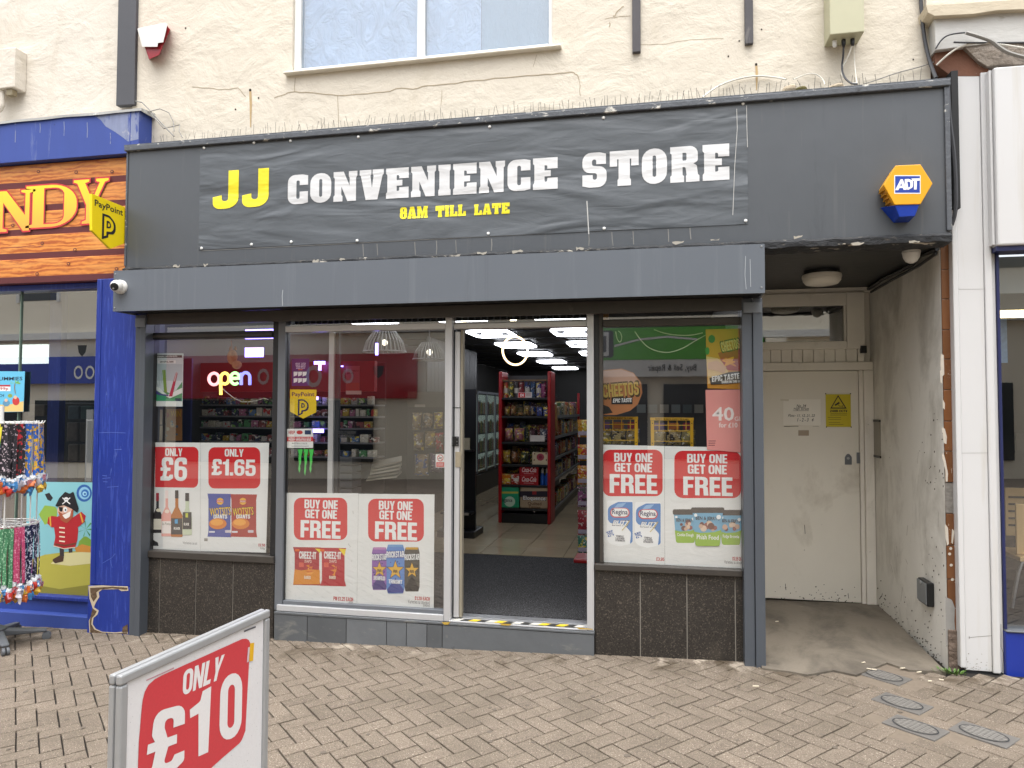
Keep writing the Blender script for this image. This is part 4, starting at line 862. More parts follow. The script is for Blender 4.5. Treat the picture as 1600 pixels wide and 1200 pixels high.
while xx > xl:
    bx('plank', rec, M_RECESS, max(xl, xx-w_+.002), xx-.002, YD-.006+RN.uniform(-.001, .001), YD+.05, zpl+.001, zf0-.001, .003); xx -= w_
bx('plank', rec, M_RECESS, fx(1340, 555), fx(1350, 555), YD-.008, YD+.05, zpl+.001, zf0-.001, .003)
bx('door_head', rec, M_RECESS, xl, xr, YD-.02, YD+.05, zd, zpl, .005)
bx('door_stop', rec, M_RECESS, jx+.001, fx(1350.5, 760), YD-.012, YD+.05, flr, zd-.001, .004)
bx('jamb', rec, M_RECESS, fx(1351, 760), xr, YD-.03, YD+.05, flr, zd-.001, .006)
bx('hinge_block', rec, M_BPLAST, fx(1343, 546), fx(1352, 546), YD-.045, YD-.012, fz(1343, 552), fz(1343, 541))
fd = thing('flats_door', 'flush grubby cream door with two notices at the back of the entrance recess', 'door', ((xl+jx)/2, YD, flr))
M_DOORP = mat('scuffed_cream_door', '#e4dfd4', .5, var=.06, vs=3, vec=(1, 1, .6), bump=.12, bs=10, bd=.004, dirt=[('#b3aa9a', 2.4, .58, .85, (1, 1, .6)), ('#4d463b', 30, .71, .76, (1, 1, .7))])
bx('leaf', fd, M_DOORP, xl+.002, jx-.003, YD+.004, YD+.05, flr+.012, zd-.006, .003)
bx('weather_bar', fd, mat('door_shadow_gap', '#2a2520', .8), xl+.002, jx-.003, YD+.01, YD+.05, flr, flr+.010)  # dark strip painted where only shade falls under the door leaf
lo = P(1325, 718, YD); obj('lock_plate', MB().prism(fil([(1320, 726), (1331, 726), (1331, 714, 5), (1325, 707, 5), (1320, 714, 5)]), lambda a, b: tuple(P(a, b, YD+.003)), lambda a, b: tuple(P(a, b, YD-.004))), M_GREYF, fd, .001)
obj('lock_barrel', MB().lathe([(.011, 0), (.011, .008)], (lo.x, YD-.004, P(1325, 716, YD).z), (0, -1, 0), 12), M_STEEL, fd)
bx('latch', fd, M_GREYF, fx(1338.5, 715), fx(1343.5, 715), YD-.006, YD+.003, fz(1341, 724), fz(1341, 707))
# grime speckle along the foot of the door
dga = Art(fd, (0, YD+.0035, 0), *FRONT, view=(0, 0, 1)); MGR = mat('door_grime', '#4a4338', .9, var=.3)
for _ in range(70):
    u = RN.uniform(1204, 1338); v = 944-abs(RN.gauss(0, 14)); dga.ell('grime_spot', MGR, u, v, RN.uniform(.4, 1.5), RN.uniform(.4, 1.0), 6, layer=1)
for u, v, l in ((1257, 820, 14), (1227, 912, 10), (1310, 935, 12), (1325, 927, 8)): dga.line('scuff', MGR, [(u, v), (u+1, v+l)], .8, layer=2)
# notices
no = thing('paper_notice', 'white taped paper notice with an address in italics on the cream door', 'notice', tuple(P(1252, 668, YD)))
PAP = mat('notice_paper', '#efebe2', .6, var=.04); na = Art(no, (0, YD-.002, 0), *FRONT, view=(1210, 600, 10.667))
na.rect('sheet', PAP, 148, 255, 770, 690); T_ = pm('#26241f')
na.text(T_, 'No. 34', 368, 340, 520, 385, 'n', skew=.25); na.line('underline', T_, [(368, 392), (520, 390)], 5); na.text(T_, 'High Street', 318, 395, 570, 440, 'n', skew=.25); na.line('underline', T_, [(315, 446), (570, 444)], 5)
na.text(T_, 'Flats:- 11, 12, 21, 22', 225, 505, 665, 552, 'n', skew=.3); na.text(mat('biro_ink', '#34343c', .6), '1 - 2 - 3   4', 380, 568, 645, 625, 'n', skew=.2)
na.line('tape_edge', mat('notice_tape', '#d8d2c3', .3), [(100, 262), (240, 270)], 30); na.line('torn_edge', pm('#4b4438'), [(160, 708), (250, 709), (400, 705)], 7); na.line('torn_edge', pm('#6b6458'), [(640, 706), (740, 707)], 4)
cv = thing('warning_sign', 'yellow warning notice with a camera in a black triangle on the cream door', 'notice', tuple(P(1310, 668, YD)))
ca = Art(cv, (0, YD-.001, 0), *FRONT, view=(1210, 600, 10.667)); fb('panel', cv, mat('warning_yellow', '#c9b81e', .4, var=.05), 1290.5, 616, 1329.5, 667, YD-.0035, YD+.003); ca.O.y = YD-.004
ca.poly('triangle', T_, [(1062, 182), (1205, 410), (930, 410)], [[(1062, 215), (1175, 392), (958, 392)]])
ca.poly('camera_picture', T_, [(1000, 345), (1075, 297), (1093, 322), (1018, 365)]); ca.line('camera_picture', T_, [(1065, 345), (1085, 370), (1140, 368)], 9); ca.line('camera_picture', T_, [(1140, 355), (1140, 385)], 8)
ca.text(T_, '24HR CCTV', 925, 430, 1215, 470, 'h')
for v, a, b in ((495, 935, 1210), (518, 930, 1212), (557, 890, 1110), (588, 900, 1110), (645, 905, 1095), (675, 905, 1150)): ca.line('small_print', mat('small_print_olive', '#6b6418', .6), [(a, v), (b, v)], 7)
for u, v in ((855, 162), (1268, 162), (868, 718), (1280, 718)): ca.ell('screw', pm('#3c3a36'), u, v, 11, 11, 10)
tp = Art(fd, (0, YD+.0038, 0), *FRONT, view=(1210, 600, 10.667)); tp.rect('tape_patch', mat('pinkish_tape', '#a99a88', .5), 398, 770, 575, 862)
# bulkhead lamp and sensor
bl = thing('bulkhead_lamp', 'round white bulkhead lamp under the black ceiling of the entrance', 'lamp', tuple(P(1284, 440, .75)))
p = P(1284, 440, .75); MLP = mat('aged_white_plastic', '#dcd7cc', .35, var=.06)
obj('base', MB().lathe([(.13, 0), (.13, -.028)], (p.x, .75, zc+.004), n=28), M_BPLAST, bl, smooth=True)
obj('rim', MB().lathe([(.142, -.028), (.145, -.04), (.142, -.058)], (p.x, .75, zc+.004), n=28), MLP, bl, smooth=True)
obj('diffuser', MB().lathe([(.139, -.0595), (.138, -.075), (.118, -.10), (.07, -.11), (.0, -.112)], (p.x, .75, zc+.004), n=28), MLP, bl, smooth=True)
se = thing('motion_sensor', 'small white dome sensor under the outer edge of the entrance ceiling', 'sensor', tuple(P(1424, 408, .12)))
p = P(1424, 400, .12); obj('mount', MB().lathe([(.055, .03), (.058, 0)], (p.x, .12, p.z+.02), n=20), M_WPLAST, se, smooth=True)
obj('dome', MB().lathe([(.055, 0), (.05, -.03), (.036, -.055), (.012, -.068), (0, -.07)], (p.x, .12, p.z+.018), n=20), M_WPLAST, se, smooth=True)
# letter slot strip, key safe and stains on the side wall
def wall_rect(u0, v0, u1, v1, t): a = PX(u0, v1, RX); b = PX(u1, v0, RX); return a, b
a, b = PX(1367, 714, RX), PX(1376, 656, RX)
ls = thing('entry_strip', 'narrow grey strip with black ends fixed to the cream side wall of the entrance', 'fixing strip', (RX-.01, (a.y+b.y)/2, a.z))
bx('strip', ls, mat('worn_grey_strip', '#8e897d', .45, var=.12, vs=20), RX-.008, RX-.001, min(a.y, b.y), max(a.y, b.y), a.z+.02, b.z-.02)
for z0, z1 in ((a.z, a.z+.019), (b.z-.019, b.z)): bx('end_cap', ls, M_BPLAST, RX-.012, RX-.001, min(a.y, b.y)-.004, max(a.y, b.y)+.004, z0, z1)
a, b = PX(1445, 938, RX), PX(1460, 912, RX); ym_ = (a.y+b.y)/2
ks = thing('key_safe', 'black and grey key safe box low on the cream side wall of the entrance', 'key safe', (RX-.02, ym_, a.z))
bx('body', ks, M_BPLAST, RX-.045, RX-.001, min(a.y, b.y)-.0, max(a.y, b.y)+.0, a.z-.002, b.z+.002, .008)
bx('cover', ks, mat('grey_rubber_cover', '#6d7072', .4), RX-.052, RX-.046, min(a.y, b.y)+.006, max(a.y, b.y)-.006, a.z+.012, b.z-.006, .002)
obj('dial', MB().lathe([(.012, 0), (.012, .006)], (RX-.052, ym_, b.z-.015), (-1, 0, 0), 12), M_STEEL, ks)
wa = Art(rec, (RX-.001, 0, 0), (0, -1, 0), (0, 0, 1), view=(0, 0, 1), step=.0004)
for _ in range(60):
    u = 1476-abs(RN.gauss(0, 22)); v = RN.choice((RN.uniform(640, 1000), RN.uniform(840, 1030), RN.uniform(700, 760)))
    if v > 940+(u-1365)*.9: continue
    wa.ell('wall_scuff', MGR, u, v, RN.uniform(.4, 1.1), RN.uniform(.5, 2.0), 6, layer=1)
for k in range(60):
    t_ = RN.random(); u = 1367+t_*104; v = 945+t_*95-abs(RN.gauss(0, 24)); wa.ell('wall_scuff', MGR, u, v, RN.uniform(.4, 1.2), RN.uniform(.4, 1.4), 6, layer=1)
for k in range(9):
    u = RN.uniform(1385, 1468); v = RN.uniform(700, 960); wa.line('wall_scratch', mat('wall_scratch', '#8d8577', .8), [(u, v), (u+RN.uniform(-4, 4), v+RN.uniform(8, 26))], RN.uniform(.6, 1.1), layer=2)
for i in range(26):
    t_ = i/25; u = 1367+t_*104; v = 945+t_*95-abs(RN.gauss(0, 5)); wa.ell('wall_scuff', MGR, u, v, RN.uniform(.6, 2.2), RN.uniform(.5, 1.5), 7, layer=1)
wa.line('wall_scuff', MGR, [(1374, 936), (1378, 931), (1379, 927)], 1.6, layer=2)
# concrete floor of the recess
cf = MB(); edge = [(1199, 1041), (1232, 1046), (1262, 1052), (1302, 1046), (1338, 1054), (1386, 1036), (1420, 1048), (1478, 1052)]
pts = [PZ(u, v, G(1.4)+.01) for u, v in edge]; poly = [(p.x, p.y) for p in pts]+[(RX+.02, YD+.12), (PXR1-.03, YD+.12)]
poly[0] = (PXR1-.03, poly[0][1]); cf.prism(poly, lambda x, y: (x, y, G(x)+.012), lambda x, y: (x, y, G(x)-.02)); struct('entrance_floor', cf, M_CONC)
# ---------------------------------------------------------------- posters and stickers behind the glass
RED, RED2 = pm('#cf2027'), pm('#b51d24'); PWH = pm('#eceded'); GREYT = pm('#7d7d80'); BLK = pm('#17171a')
PAPM = NT('poster_paper'); c_ = PAPM.mix(PAPM.noise(5, 4, .6), lin('#dfe0df'), lin('#ececeb')); PAPM.l(c_, PAPM.b.inputs['Base Color']); PAPM.b.inputs['Roughness'].default_value = .45
PAPM.l(PAPM.bump(PAPM.noise(7, 4, .55, (1, 1, 1.3), 1.0), .35, .015), PAPM.b.inputs['Normal']); PAPM = PAPM.m
YPO = .012
def poster(label, view, corners, y=YPO, m=None, name='poster', cat='poster', grp=None):
    A0 = Art(None, (0, y, 0), *FRONT, view=view); pts = [A0.ab(*c[:2]) for c in corners]
    xs = [p[0] for p in pts]; zs_ = [p[1] for p in pts]
    t = thing(name, label, cat, ((min(xs)+max(xs))/2, y, min(zs_)), grp); A = Art(t, (0, y, 0), *FRONT, view=view)
    mb = MB(); mb.prism(pts, lambda a, b: (a, y-.0003, b), lambda a, b: (a, y+.0009, b)); obj('sheet', mb, m or PAPM, t); return A
def offer(A, u0, v0, u1, v1, r, lines, cl=0):
    A.rect('offer_panel', RED, u0, v0, u1, v1, r)
    for s, a, b, c, d in lines: A.text(PWH, s, a, b, c, d)
V1 = (230, 685, 6.667)
A = poster('white window poster offering four wine bottles under a red ONLY £6 panel', V1, [(85, 42), (555, 44), (552, 1175), (35, 1150)])
A.poly('offer_panel', RED, [(85, 88), (535, 88, 60), (530, 515, 60), (82, 508)])
A.text(PWH, 'ONLY', 188, 105, 368, 182); A.text(PWH, '£6', 138, 200, 418, 438)
def bottle(A, x, y0, y1, w, body, cap, lab, lab2, ly0, ly1, nw=.30):
    n = w*nw; ys = y0+(y1-y0)*.36
    A.poly('bottle_picture', pm(body), [(x-n/2, y0+60), (x+n/2, y0+60), (x+n/2, ys, 20), (x+w/2, ys+90, 30), (x+w/2, y1, 10), (x-w/2, y1, 10), (x-w/2, ys+90, 30), (x-n/2, ys, 20)])
    A.rect('bottle_cap_picture', pm(cap), x-n/2-2, y0, x+n/2+2, y0+85, 5)
    A.rect('bottle_label_picture', pm(lab), x-w/2+3, ly0, x+w/2-3, ly1)
    if lab2: A.rect('bottle_label_mark', pm(lab2), x-w*.16, ly0+10, x+w*.10, ly0+55)
bottle(A, 108, 568, 985, 96, '#1c1718', '#a3152b', '#e5e0cf', None, 838, 950, .28)
bottle(A, 205, 540, 1020, 112, '#e9a59b', '#f2dfdc', '#efe6e2', None, 862, 990, .24)
bottle(A, 310, 540, 1025, 122, '#b56a1c', '#2d2a29', '#2c2c2d', '#3f9ccf', 832, 1000, .26)
bottle(A, 419, 568, 1005, 98, '#c9d3b8', '#26282a', '#24262a', '#c9cc3a', 768, 945, .36)
A.ell('bottle_badge', pm('#efe8cf'), 119, 748, 26, 18); A.ell('bottle_badge', pm('#f4dfcf'), 208, 760, 24, 20)
A.text(pm('#e8e6e0'), 'BLACK', 280, 925, 345, 948); A.text(pm('#e8e6e0'), 'BLACK', 385, 880, 440, 905); A.text(pm('#8a8578'), 'La Petite', 160, 878, 248, 900, 'n')
A.text(GREYT, 'Varieties as st', 370, 1078, 520, 1100, 'n')
A.poly('dark_corner', BLK, [(38, 1035), (68, 1060), (112, 1085), (118, 1120), (34, 1120)])
def packet(A, x0, y0, x1, y1, col, pinch=10):
    A.poly('packet_picture', pm(col), [(x0, y0), (x1, y0+4), (x1-pinch, y0+60, 8), (x1-pinch, y1-60, 8), (x1, y1), (x0, y1-6), (x0+pinch, y1-60, 8), (x0+pinch, y0+60, 8)])
A = poster('white window poster offering blue and red crisp packets under a red ONLY £1.65 panel', V1, [(557, 44), (1270, 46), (1238, 1190), (554, 1175)])
offer(A, 638, 92, 1178, 522, 70, [('ONLY', 808, 112, 1005, 188), ('£1.65', 672, 222, 1132, 382)])
packet(A, 628, 574, 878, 1030, '#3a4a9c'); packet(A, 868, 580, 1146, 1030, '#a5271f')
for x, y in ((760, 770), (998, 770)):
    A.ell('brand_roundel', pm('#e9b02a'), x, y-115, 37, 36); A.rect('brand_band', pm('#c3202a'), x-36, y-126, x+36, y-104, 4); A.text(PWH, 'WALKERS', x-30, y-122, x+30, y-108)
    A.text(pm('#2a1a12'), 'WOTSITS', x-112, y-52, x+116, y+36, 'h', rot=5, gap=.03); A.text(pm('#f0c619'), 'WOTSITS', x-106, y-46, x+110, y+28, 'h', rot=5, gap=.05)
    A.text(PWH, 'GIANTS', x-68, y+26, x+75, y+62, 'h', rot=2)
    A.ell('snack_picture', pm('#d97a1a'), x-22, y+118, 92, 58); A.ell('snack_picture', pm('#eda23a'), x-32, y+104, 66, 34)
    A.rect('nutrition_mark', pm('#dfe0ea'), x-115, y+195, x-55, y+212, 6); A.rect('nutrition_mark', pm('#cfc6d0'), x+52, y+185, x+110, y+212, 6)
A.text(RED2, '£2.50', 1158, 1098, 1228, 1124); A.text(GREYT, '130g', 1178, 1134, 1226, 1160, 'n')
A.rect('tape', mat('dirty_tape', '#8d8a84', .5), 594, 1040, 630, 1070)
V2 = (440, 765, 6.154)
A = poster('white window poster offering two red snack packets under a buy one get one free panel', V2, [(20, 30), (738, 36), (722, 1132), (14, 1095)])
L3 = lambda x, y, s=1, dy=0: None
offer(A, 118, 78, 632, 485, 75, [('BUY ONE', 220, 104, 542, 178), ('GET ONE', 226, 199, 534, 272), ('FREE', 182, 306, 570, 458)])
packet(A, 110, 552, 378, 922, '#a81d2d', 16); packet(A, 372, 558, 622, 930, '#b3172b', 16)
A.poly('packet_base', pm('#dd8a1c'), [(126, 765), (190, 778), (270, 765), (368, 772), (368, 910), (112, 912)])
for x in (252, 492):
    A.text(PWH, 'CHEEZ-IT', x-84, 600, x+82, 662); A.text(pm('#f0d7c8'), "SNAP'D", x-32, 676, x+38, 702); A.rect('cracker_picture', pm('#d95a48'), x-84, 700, x-38, 745, 6)
    for k in range(7): A.poly('cracker_picture', pm(['#e58a22', '#d9701a', '#f0a63c'][k % 3]), [(x-40+RN.uniform(0, 70), 730+k*14), (x+10+RN.uniform(0, 60), 722+k*14), (x-5+RN.uniform(0, 50), 752+k*14)])
    A.text(pm('#f3e6d2'), 'BAKED', x-32, 830, x+30, 856); A.rect('corner_tag', pm('#e5671f'), x-122, 572, x-78, 594, 8)
A.poly('price_flash', pm('#f0d02a'), [(548, 566), (620, 572), (606, 638)]); A.poly('price_flash', pm('#f0d02a'), [(322, 566), (372, 570), (372, 612)])
A.text(RED2, 'PM £1.25 EACH', 498, 1038, 688, 1064); A.text(GREYT, '60g', 645, 1074, 688, 1098, 'n')
def crumple(A, L):
    for pts in L: A.line('paper_crease', pm('#9d9d9a'), pts, 4)
crumple(A, [[(640, 520), (662, 548), (655, 556)], [(685, 205), (690, 232)], [(665, 680), (676, 690)]])
A = poster('white window poster offering three energy drink cans under a buy one get one free panel', V2, [(740, 40), (1470, 46), (1462, 1152), (724, 1132)])
offer(A, 832, 88, 1368, 500, 75, [('BUY ONE', 935, 116, 1262, 190), ('GET ONE', 940, 210, 1254, 284), ('FREE', 898, 318, 1304, 474)])
def can(A, x, y0, y1, w, col, dark, rim, star):
    A.poly('can_picture', pm(col), [(x-w*.42, y0), (x+w*.42, y0), (x+w/2, y0+48, 10), (x+w/2, y1-45, 10), (x+w*.42, y1, 8), (x-w*.42, y1, 8), (x-w/2, y1-45, 10), (x-w/2, y0+48, 10)])
    A.rect('can_rim_picture', pm(rim), x-w*.40, y0-2, x+w*.40, y0+20, 6)
    A.rect('can_band_picture', pm(dark), x-w*.48, y0+58, x+w*.48, y0+128); A.text(PWH, 'ROCKSTAR', x-w*.49, y0+66, x+w*.49, y0+118, 'h', rot=4)
    A.poly('can_base_picture', pm(dark), [(x-w*.46, y1-40), (x, y1-150), (x+w*.46, y1-40), (x+w*.44, y1-6), (x-w*.44, y1-6)])
    for k in range(9): A.ell('can_pattern', pm(dark), x+RN.uniform(-.4, .4)*w, y0+150+RN.uniform(0, (y1-y0)*.5), RN.uniform(4, 9), n=8)
    R_ = w*.46; cy = y0+(y1-y0)*.52; st = [(x+(R_ if k % 2 == 0 else R_*.42)*math.sin(k*math.pi/5), cy-(R_ if k % 2 == 0 else R_*.42)*1.12*math.cos(k*math.pi/5)) for k in range(10)]
    A.poly('star_outline', BLK, [(x+(p[0]-x)*1.12, cy+(p[1]-cy)*1.12) for p in st]); A.poly('star', pm('#e0ae3c'), st); A.text(BLK, 'RR', x-20, cy-2, x+20, cy+24)
    if star: A.text(PWH, star, x-w*.38, y1-130, x+w*.38, y1-98)
can(A, 942, 556, 965, 146, '#8a5aa8', '#3c2a78', '#b87fb4', 'DREAMFIELDS'); can(A, 1254, 556, 980, 146, '#4a4741', '#17171a', '#c99a2c', None); can(A, 1096, 530, 998, 172, '#5a86c8', '#25398c', '#6d9fd0', 'TRNSMT')
A.text(RED2, '£1.29 EACH', 1280, 1034, 1426, 1060); A.text(GREYT, 'Varieties as stocked', 1214, 1068, 1426, 1092, 'n'); A.text(GREYT, '500ml', 1360, 1104, 1424, 1124, 'n')
V3 = (935, 690, 6.0)
A = poster('white window poster offering two kitchen rolls under a red buy one get one free panel', V3, [(36, 28), (618, 42), (622, 1172), (52, 1150)])
offer(A, 42, 76, 602, 512, 70, [('BUY ONE', 148, 110, 508, 188), ('GET ONE', 152, 206, 502, 282), ('FREE', 106, 312, 552, 480)])
for x, y in ((203, 552), (466, 566)):
    w = 244; A.poly('roll_picture', pm('#f2f3f4'), [(x-w/2, y, 16), (x+w/2, y, 16), (x+w/2, y+400, 60), (x, y+430, 60), (x-w/2, y+400, 60)])
    A.poly('roll_wrap_picture', pm('#4b83c4'), [(x-w/2+8, y+60, 60), (x-20, y+14, 40), (x+w/2-4, y+14, 10), (x+w/2-4, y+390, 30), (x+w/2-30, y+405), (x+w/2-18, y+300, 40), (x+30, y+215, 80), (x-90, y+215, 60), (x-w/2+8, y+180, 30)])
    A.poly('roll_wrap_shine', pm('#8fb6e0'), [(x-20, y+30), (x+60, y+20), (x+20, y+60), (x-60, y+75)])
    A.rect('name_panel', pm('#d0413c'), x-92, y+68, x+90, y+160, 44); A.rect('name_panel_inner', pm('#f4f4f4'), x-82, y+74, x+80, y+150, 38); A.text(pm('#1f2c58'), 'Regina', x-74, y+84, x+72, y+142, 'b')
    A.text(pm('#12204a'), 'BLITZ', x-76, y+186, x+70, y+236, 'h', skew=.3, gap=.04); A.text(PWH, 'BLITZ', x-72, y+190, x+66, y+232, 'h', skew=.3, gap=.07)
    A.line('gold_stroke', pm('#c9b45a'), [(x+92, y+186), (x+60, y+235), (x+18, y+280)], 7)
    for k, s in enumerate(('TRIPLE', 'LAYERED', 'STRENGTH')): A.text(pm('#5a5c66'), s, x-38-k*3, y+328+k*20, x+34+k*6, y+342+k*20)
    A.text(pm('#3a66ac'), 'BIG', x-118, y+280, x-66, y+340, 'b', rot=-70)
A.text(RED2, '£3.95', 542, 1088, 618, 1116)
A = poster('white window poster offering three ice cream tubs under a buy one get one free panel', V3, [(620, 42), (1345, 56), (1372, 1200), (624, 1172)])
offer(A, 712, 86, 1336, 530, 75, [('BUY ONE', 832, 120, 1208, 198), ('GET ONE', 838, 220, 1204, 300), ('FREE', 796, 336, 1258, 500)])
def tub(A, x, y0, y1, w, txt):
    A.poly('tub_picture', pm('#6aa7c9'), [(x-w*.46, y0+30), (x+w*.46, y0+30), (x+w*.37, y1, 24), (x-w*.37, y1, 24)])
    A.poly('tub_base_picture', pm('#8fb52c'), [(x-w*.42, y0+(y1-y0)*.62), (x-w*.2, y0+(y1-y0)*.66, 30), (x+w*.2, y0+(y1-y0)*.64, 30), (x+w*.41, y0+(y1-y0)*.58), (x+w*.36, y1, 20), (x-w*.36, y1, 20)])
    A.rect('tub_lid_picture', pm('#3a3533'), x-w*.5, y0, x+w*.5, y0+52, 16)
    for k in range(9): A.ell('scoop_picture', pm(['#c9a58f', '#8e4f4a', '#6b3a30', '#d9bfa8'][k % 4]), x+RN.uniform(-.26, .26)*w, y0+(y1-y0)*(.47+RN.uniform(-.1, .12)), w*RN.uniform(.06, .11), n=12)
    A.text(pm('#16222e'), "BEN & JERRY'S", x-w*.36, y0+88, x+w*.36, y0+124, 'b'); A.text(PWH, txt, x-w*.33, y0+(y1-y0)*.72, x+w*.33, y0+(y1-y0)*.82, 'b')
    A.ell('cloud_picture', pm('#eef3f5'), x-w*.36, y0+72, w*.05, n=10); A.ell('cloud_picture', pm('#eef3f5'), x+w*.33, y0+90, w*.07, n=10)
tub(A, 815, 634, 950, 236, 'Cookie Dough'); tub(A, 1243, 640, 968, 232, 'Fudge Brownie'); tub(A, 1024, 616, 978, 312, 'Phish Food')
A.text(RED2, '£6.55 EACH', 1256, 1084, 1366, 1114); A.text(GREYT, 'Varieties as stocked', 1178, 1118, 1366, 1142, 'n')
# vape poster, small card behind it
V4 = (220, 500, 7.273)
A = poster('pale vape poster with green and red pens taped in the window beside the guide rail', V4, [(98, 378), (484, 380), (474, 984), (86, 980)], m=pm('#cfdbe0'))
A.rect('header_band', pm('#101a20'), 112, 396, 470, 428); A.text(PWH, 'DISPOSABLE VAPE POD DEVICE', 175, 404, 415, 420); A.rect('name_band', pm('#eef2f2'), 195, 458, 398, 492); A.text(pm('#22363c'), 'CRYSTAL BAR', 218, 464, 372, 486)
A.rect('grey_wash', pm('#b4c5cc'), 112, 500, 470, 690); A.poly('green_wave', pm('#2f9a6b'), [(92, 690), (150, 700), (165, 760), (240, 800), (330, 830), (400, 800), (472, 700), (470, 920), (90, 920)])
A.poly('white_wave', pm('#e4ecea'), [(92, 780), (200, 760), (300, 850), (470, 770), (470, 830), (330, 890), (180, 800), (92, 800)]); A.poly('purple_wave', pm('#3f3c86'), [(92, 790), (180, 800), (230, 840), (320, 850), (310, 866), (200, 850), (92, 815)])
A.poly('pen_picture', pm('#7d9c38'), [(245, 570), (282, 566), (300, 822), (268, 828)]); A.poly('pen_picture', pm('#b32f4f'), [(398, 600), (420, 606), (360, 870), (322, 866)]); A.poly('pen_picture', pm('#c9a9a9'), [(404, 590), (418, 592), (392, 700), (376, 694)])
for k in range(5): A.line('spark', pm('#8aa7a2'), [(265-k*30, 560+k*40), (250-k*16, 690+k*28)], 3)
A.rect('footer', pm('#e4e8e6'), 90, 925, 474, 978); A.rect('age_mark', pm('#1b3a52'), 392, 890, 458, 920)
A = poster('small faded orange and yellow summer drinks card leaning inside the window below the vape poster', V4, [(205, 995), (480, 1000), (476, 1380), (200, 1380)], y=.30, m=pm('#39424a'))
A.rect('picture', pm('#b9804a'), 250, 1010, 470, 1370, 6); A.text(pm('#e0b52a'), 'WIN', 340, 1030, 455, 1100); A.ell('picture_detail', pm('#b34a4a'), 290, 1080, 34)
for k in range(9): A.ell('picture_detail', pm(['#8fa0a0', '#c9b48a', '#6f7f86'][k % 3]), 300+RN.uniform(-20, 120), 1150+RN.uniform(0, 180), RN.uniform(10, 26), n=10)
# stickers of the side screen
V5 = (430, 500, 5.714)
def sticker(label, corners, m, view, y=.004, name='sticker'): return poster(label, view, corners, y, m, name, 'sticker')
A = sticker('yellow pointed sticker with a dark outlined letter on the side screen glass', [(132, 620), (368, 622), (366, 824), (250, 880), (132, 818)], pm('#e8c62a', .4), V5); a_, b_ = A.ab(132, 621)
paypoint(A, a_, b_, A.ab(368, 622)[0]-a_, pm('#2b2452'))
A = sticker('purple sticker of white line writing above the yellow sticker on the side screen', [(148, 345), (304, 345), (302, 588), (148, 588)], pm('#4a2a6c'), V5)
for k, s in enumerate(('JUST TYPE', 'ANY SIZE', 'YOUR BILLS', 'AND PAY')): A.text(pm('#d9c9e2'), s, 178+k*3, 382+k*14, 274-k*2, 393+k*14)
A.text(pm('#e07a3a'), 'HERE', 206, 438, 246, 448)
for r_ in range(2):
    for k in range(3): A.poly('white_flag', PWH, [(165+k*40, 462+r_*58), (202+k*40, 462+r_*58), (196+k*40, 492+r_*58), (165+k*40, 504+r_*58)])
A = sticker('white sticker with red and blue stamps and a red band on the side screen', [(104, 972), (338, 970), (338, 1142), (104, 1142)], pm('#e6e6e4'), V5)
A.text(pm('#b03a44'), 'HRP', 120, 988, 176, 1020); A.ell('stamp', pm('#c43a3a'), 218, 1003, 28, 18); A.rect('stamp', pm('#26365a'), 264, 984, 320, 1022, 3); A.rect('red_band', pm('#cc3438'), 104, 1042, 338, 1084)
for k, s in enumerate(('CHECK LINE EXCLUSIVE', 'POLICY OPERATED HERE')): A.text(PWH, s, 120, 1048+k*16, 322, 1060+k*16)
A.text(pm('#55575c'), 'MASTER & CHECK', 150, 1096, 288, 1108); A.line('small_print', pm('#8b8d92'), [(145, 1126), (300, 1126)], 5)
# green claw marks
cl = thing('sticker', 'three torn bright green claw marks edged in black on the side screen', 'sticker', tuple(P(478, 744, .004))); A = Art(cl, (0, .004, 0), *FRONT, view=(400, 600, 4))
CG, CK = pm('#46c552'), pm('#0f1512')
for (x0, x1, yb, sl_) in ((262, 290, 556, 0), (298, 326, 574, 0), (332, 360, 556, 0)):
    o = [(x0, 410), (x0+10, 424), (x0+8, 470), (x0+2+3, 520), (x0+10, yb), (x0+16, yb-45), (x0+12, yb-90+20), (x0+22, 470), (x1-6, 432), (x1, 418), (x1-10, 408)]
    o = [(x0-1, 408), (x1+1, 408), (x1-3, 440), (x1-8, 452), (x1-7, 490), (x1-14, 512), (x1-12, 530), (x0+9, yb), (x0+3, yb-25), (x0+7, 500), (x0+4, 460), (x0+6, 436)]
    A.poly('claw_edge', CK, [((p[0]-(x0+x1)/2)*1.28+(x0+x1)/2, (p[1]-480)*1.04+480) for p in o]); A.poly('claw', CG, o)
A = sticker('small white and red no smoking sticker at the edge of the side screen', [(1123, 438), (1178, 438), (1178, 522), (1123, 522)], pm('#e9e9e7'), (400, 600, 4))
A.ell('red_ring', pm('#c8202a'), 1152, 462, 20, 21, hole=.78); A.line('red_bar', pm('#c8202a'), [(1138, 448), (1166, 476)], 4); A.line('cigarette', BLK, [(1140, 466), (1164, 460)], 4); A.rect('red_panel', pm('#c8202a'), 1127, 488, 1176, 519)
for k in range(3): A.line('small_print', PWH, [(1133, 495+k*8), (1170, 495+k*8)], 2)
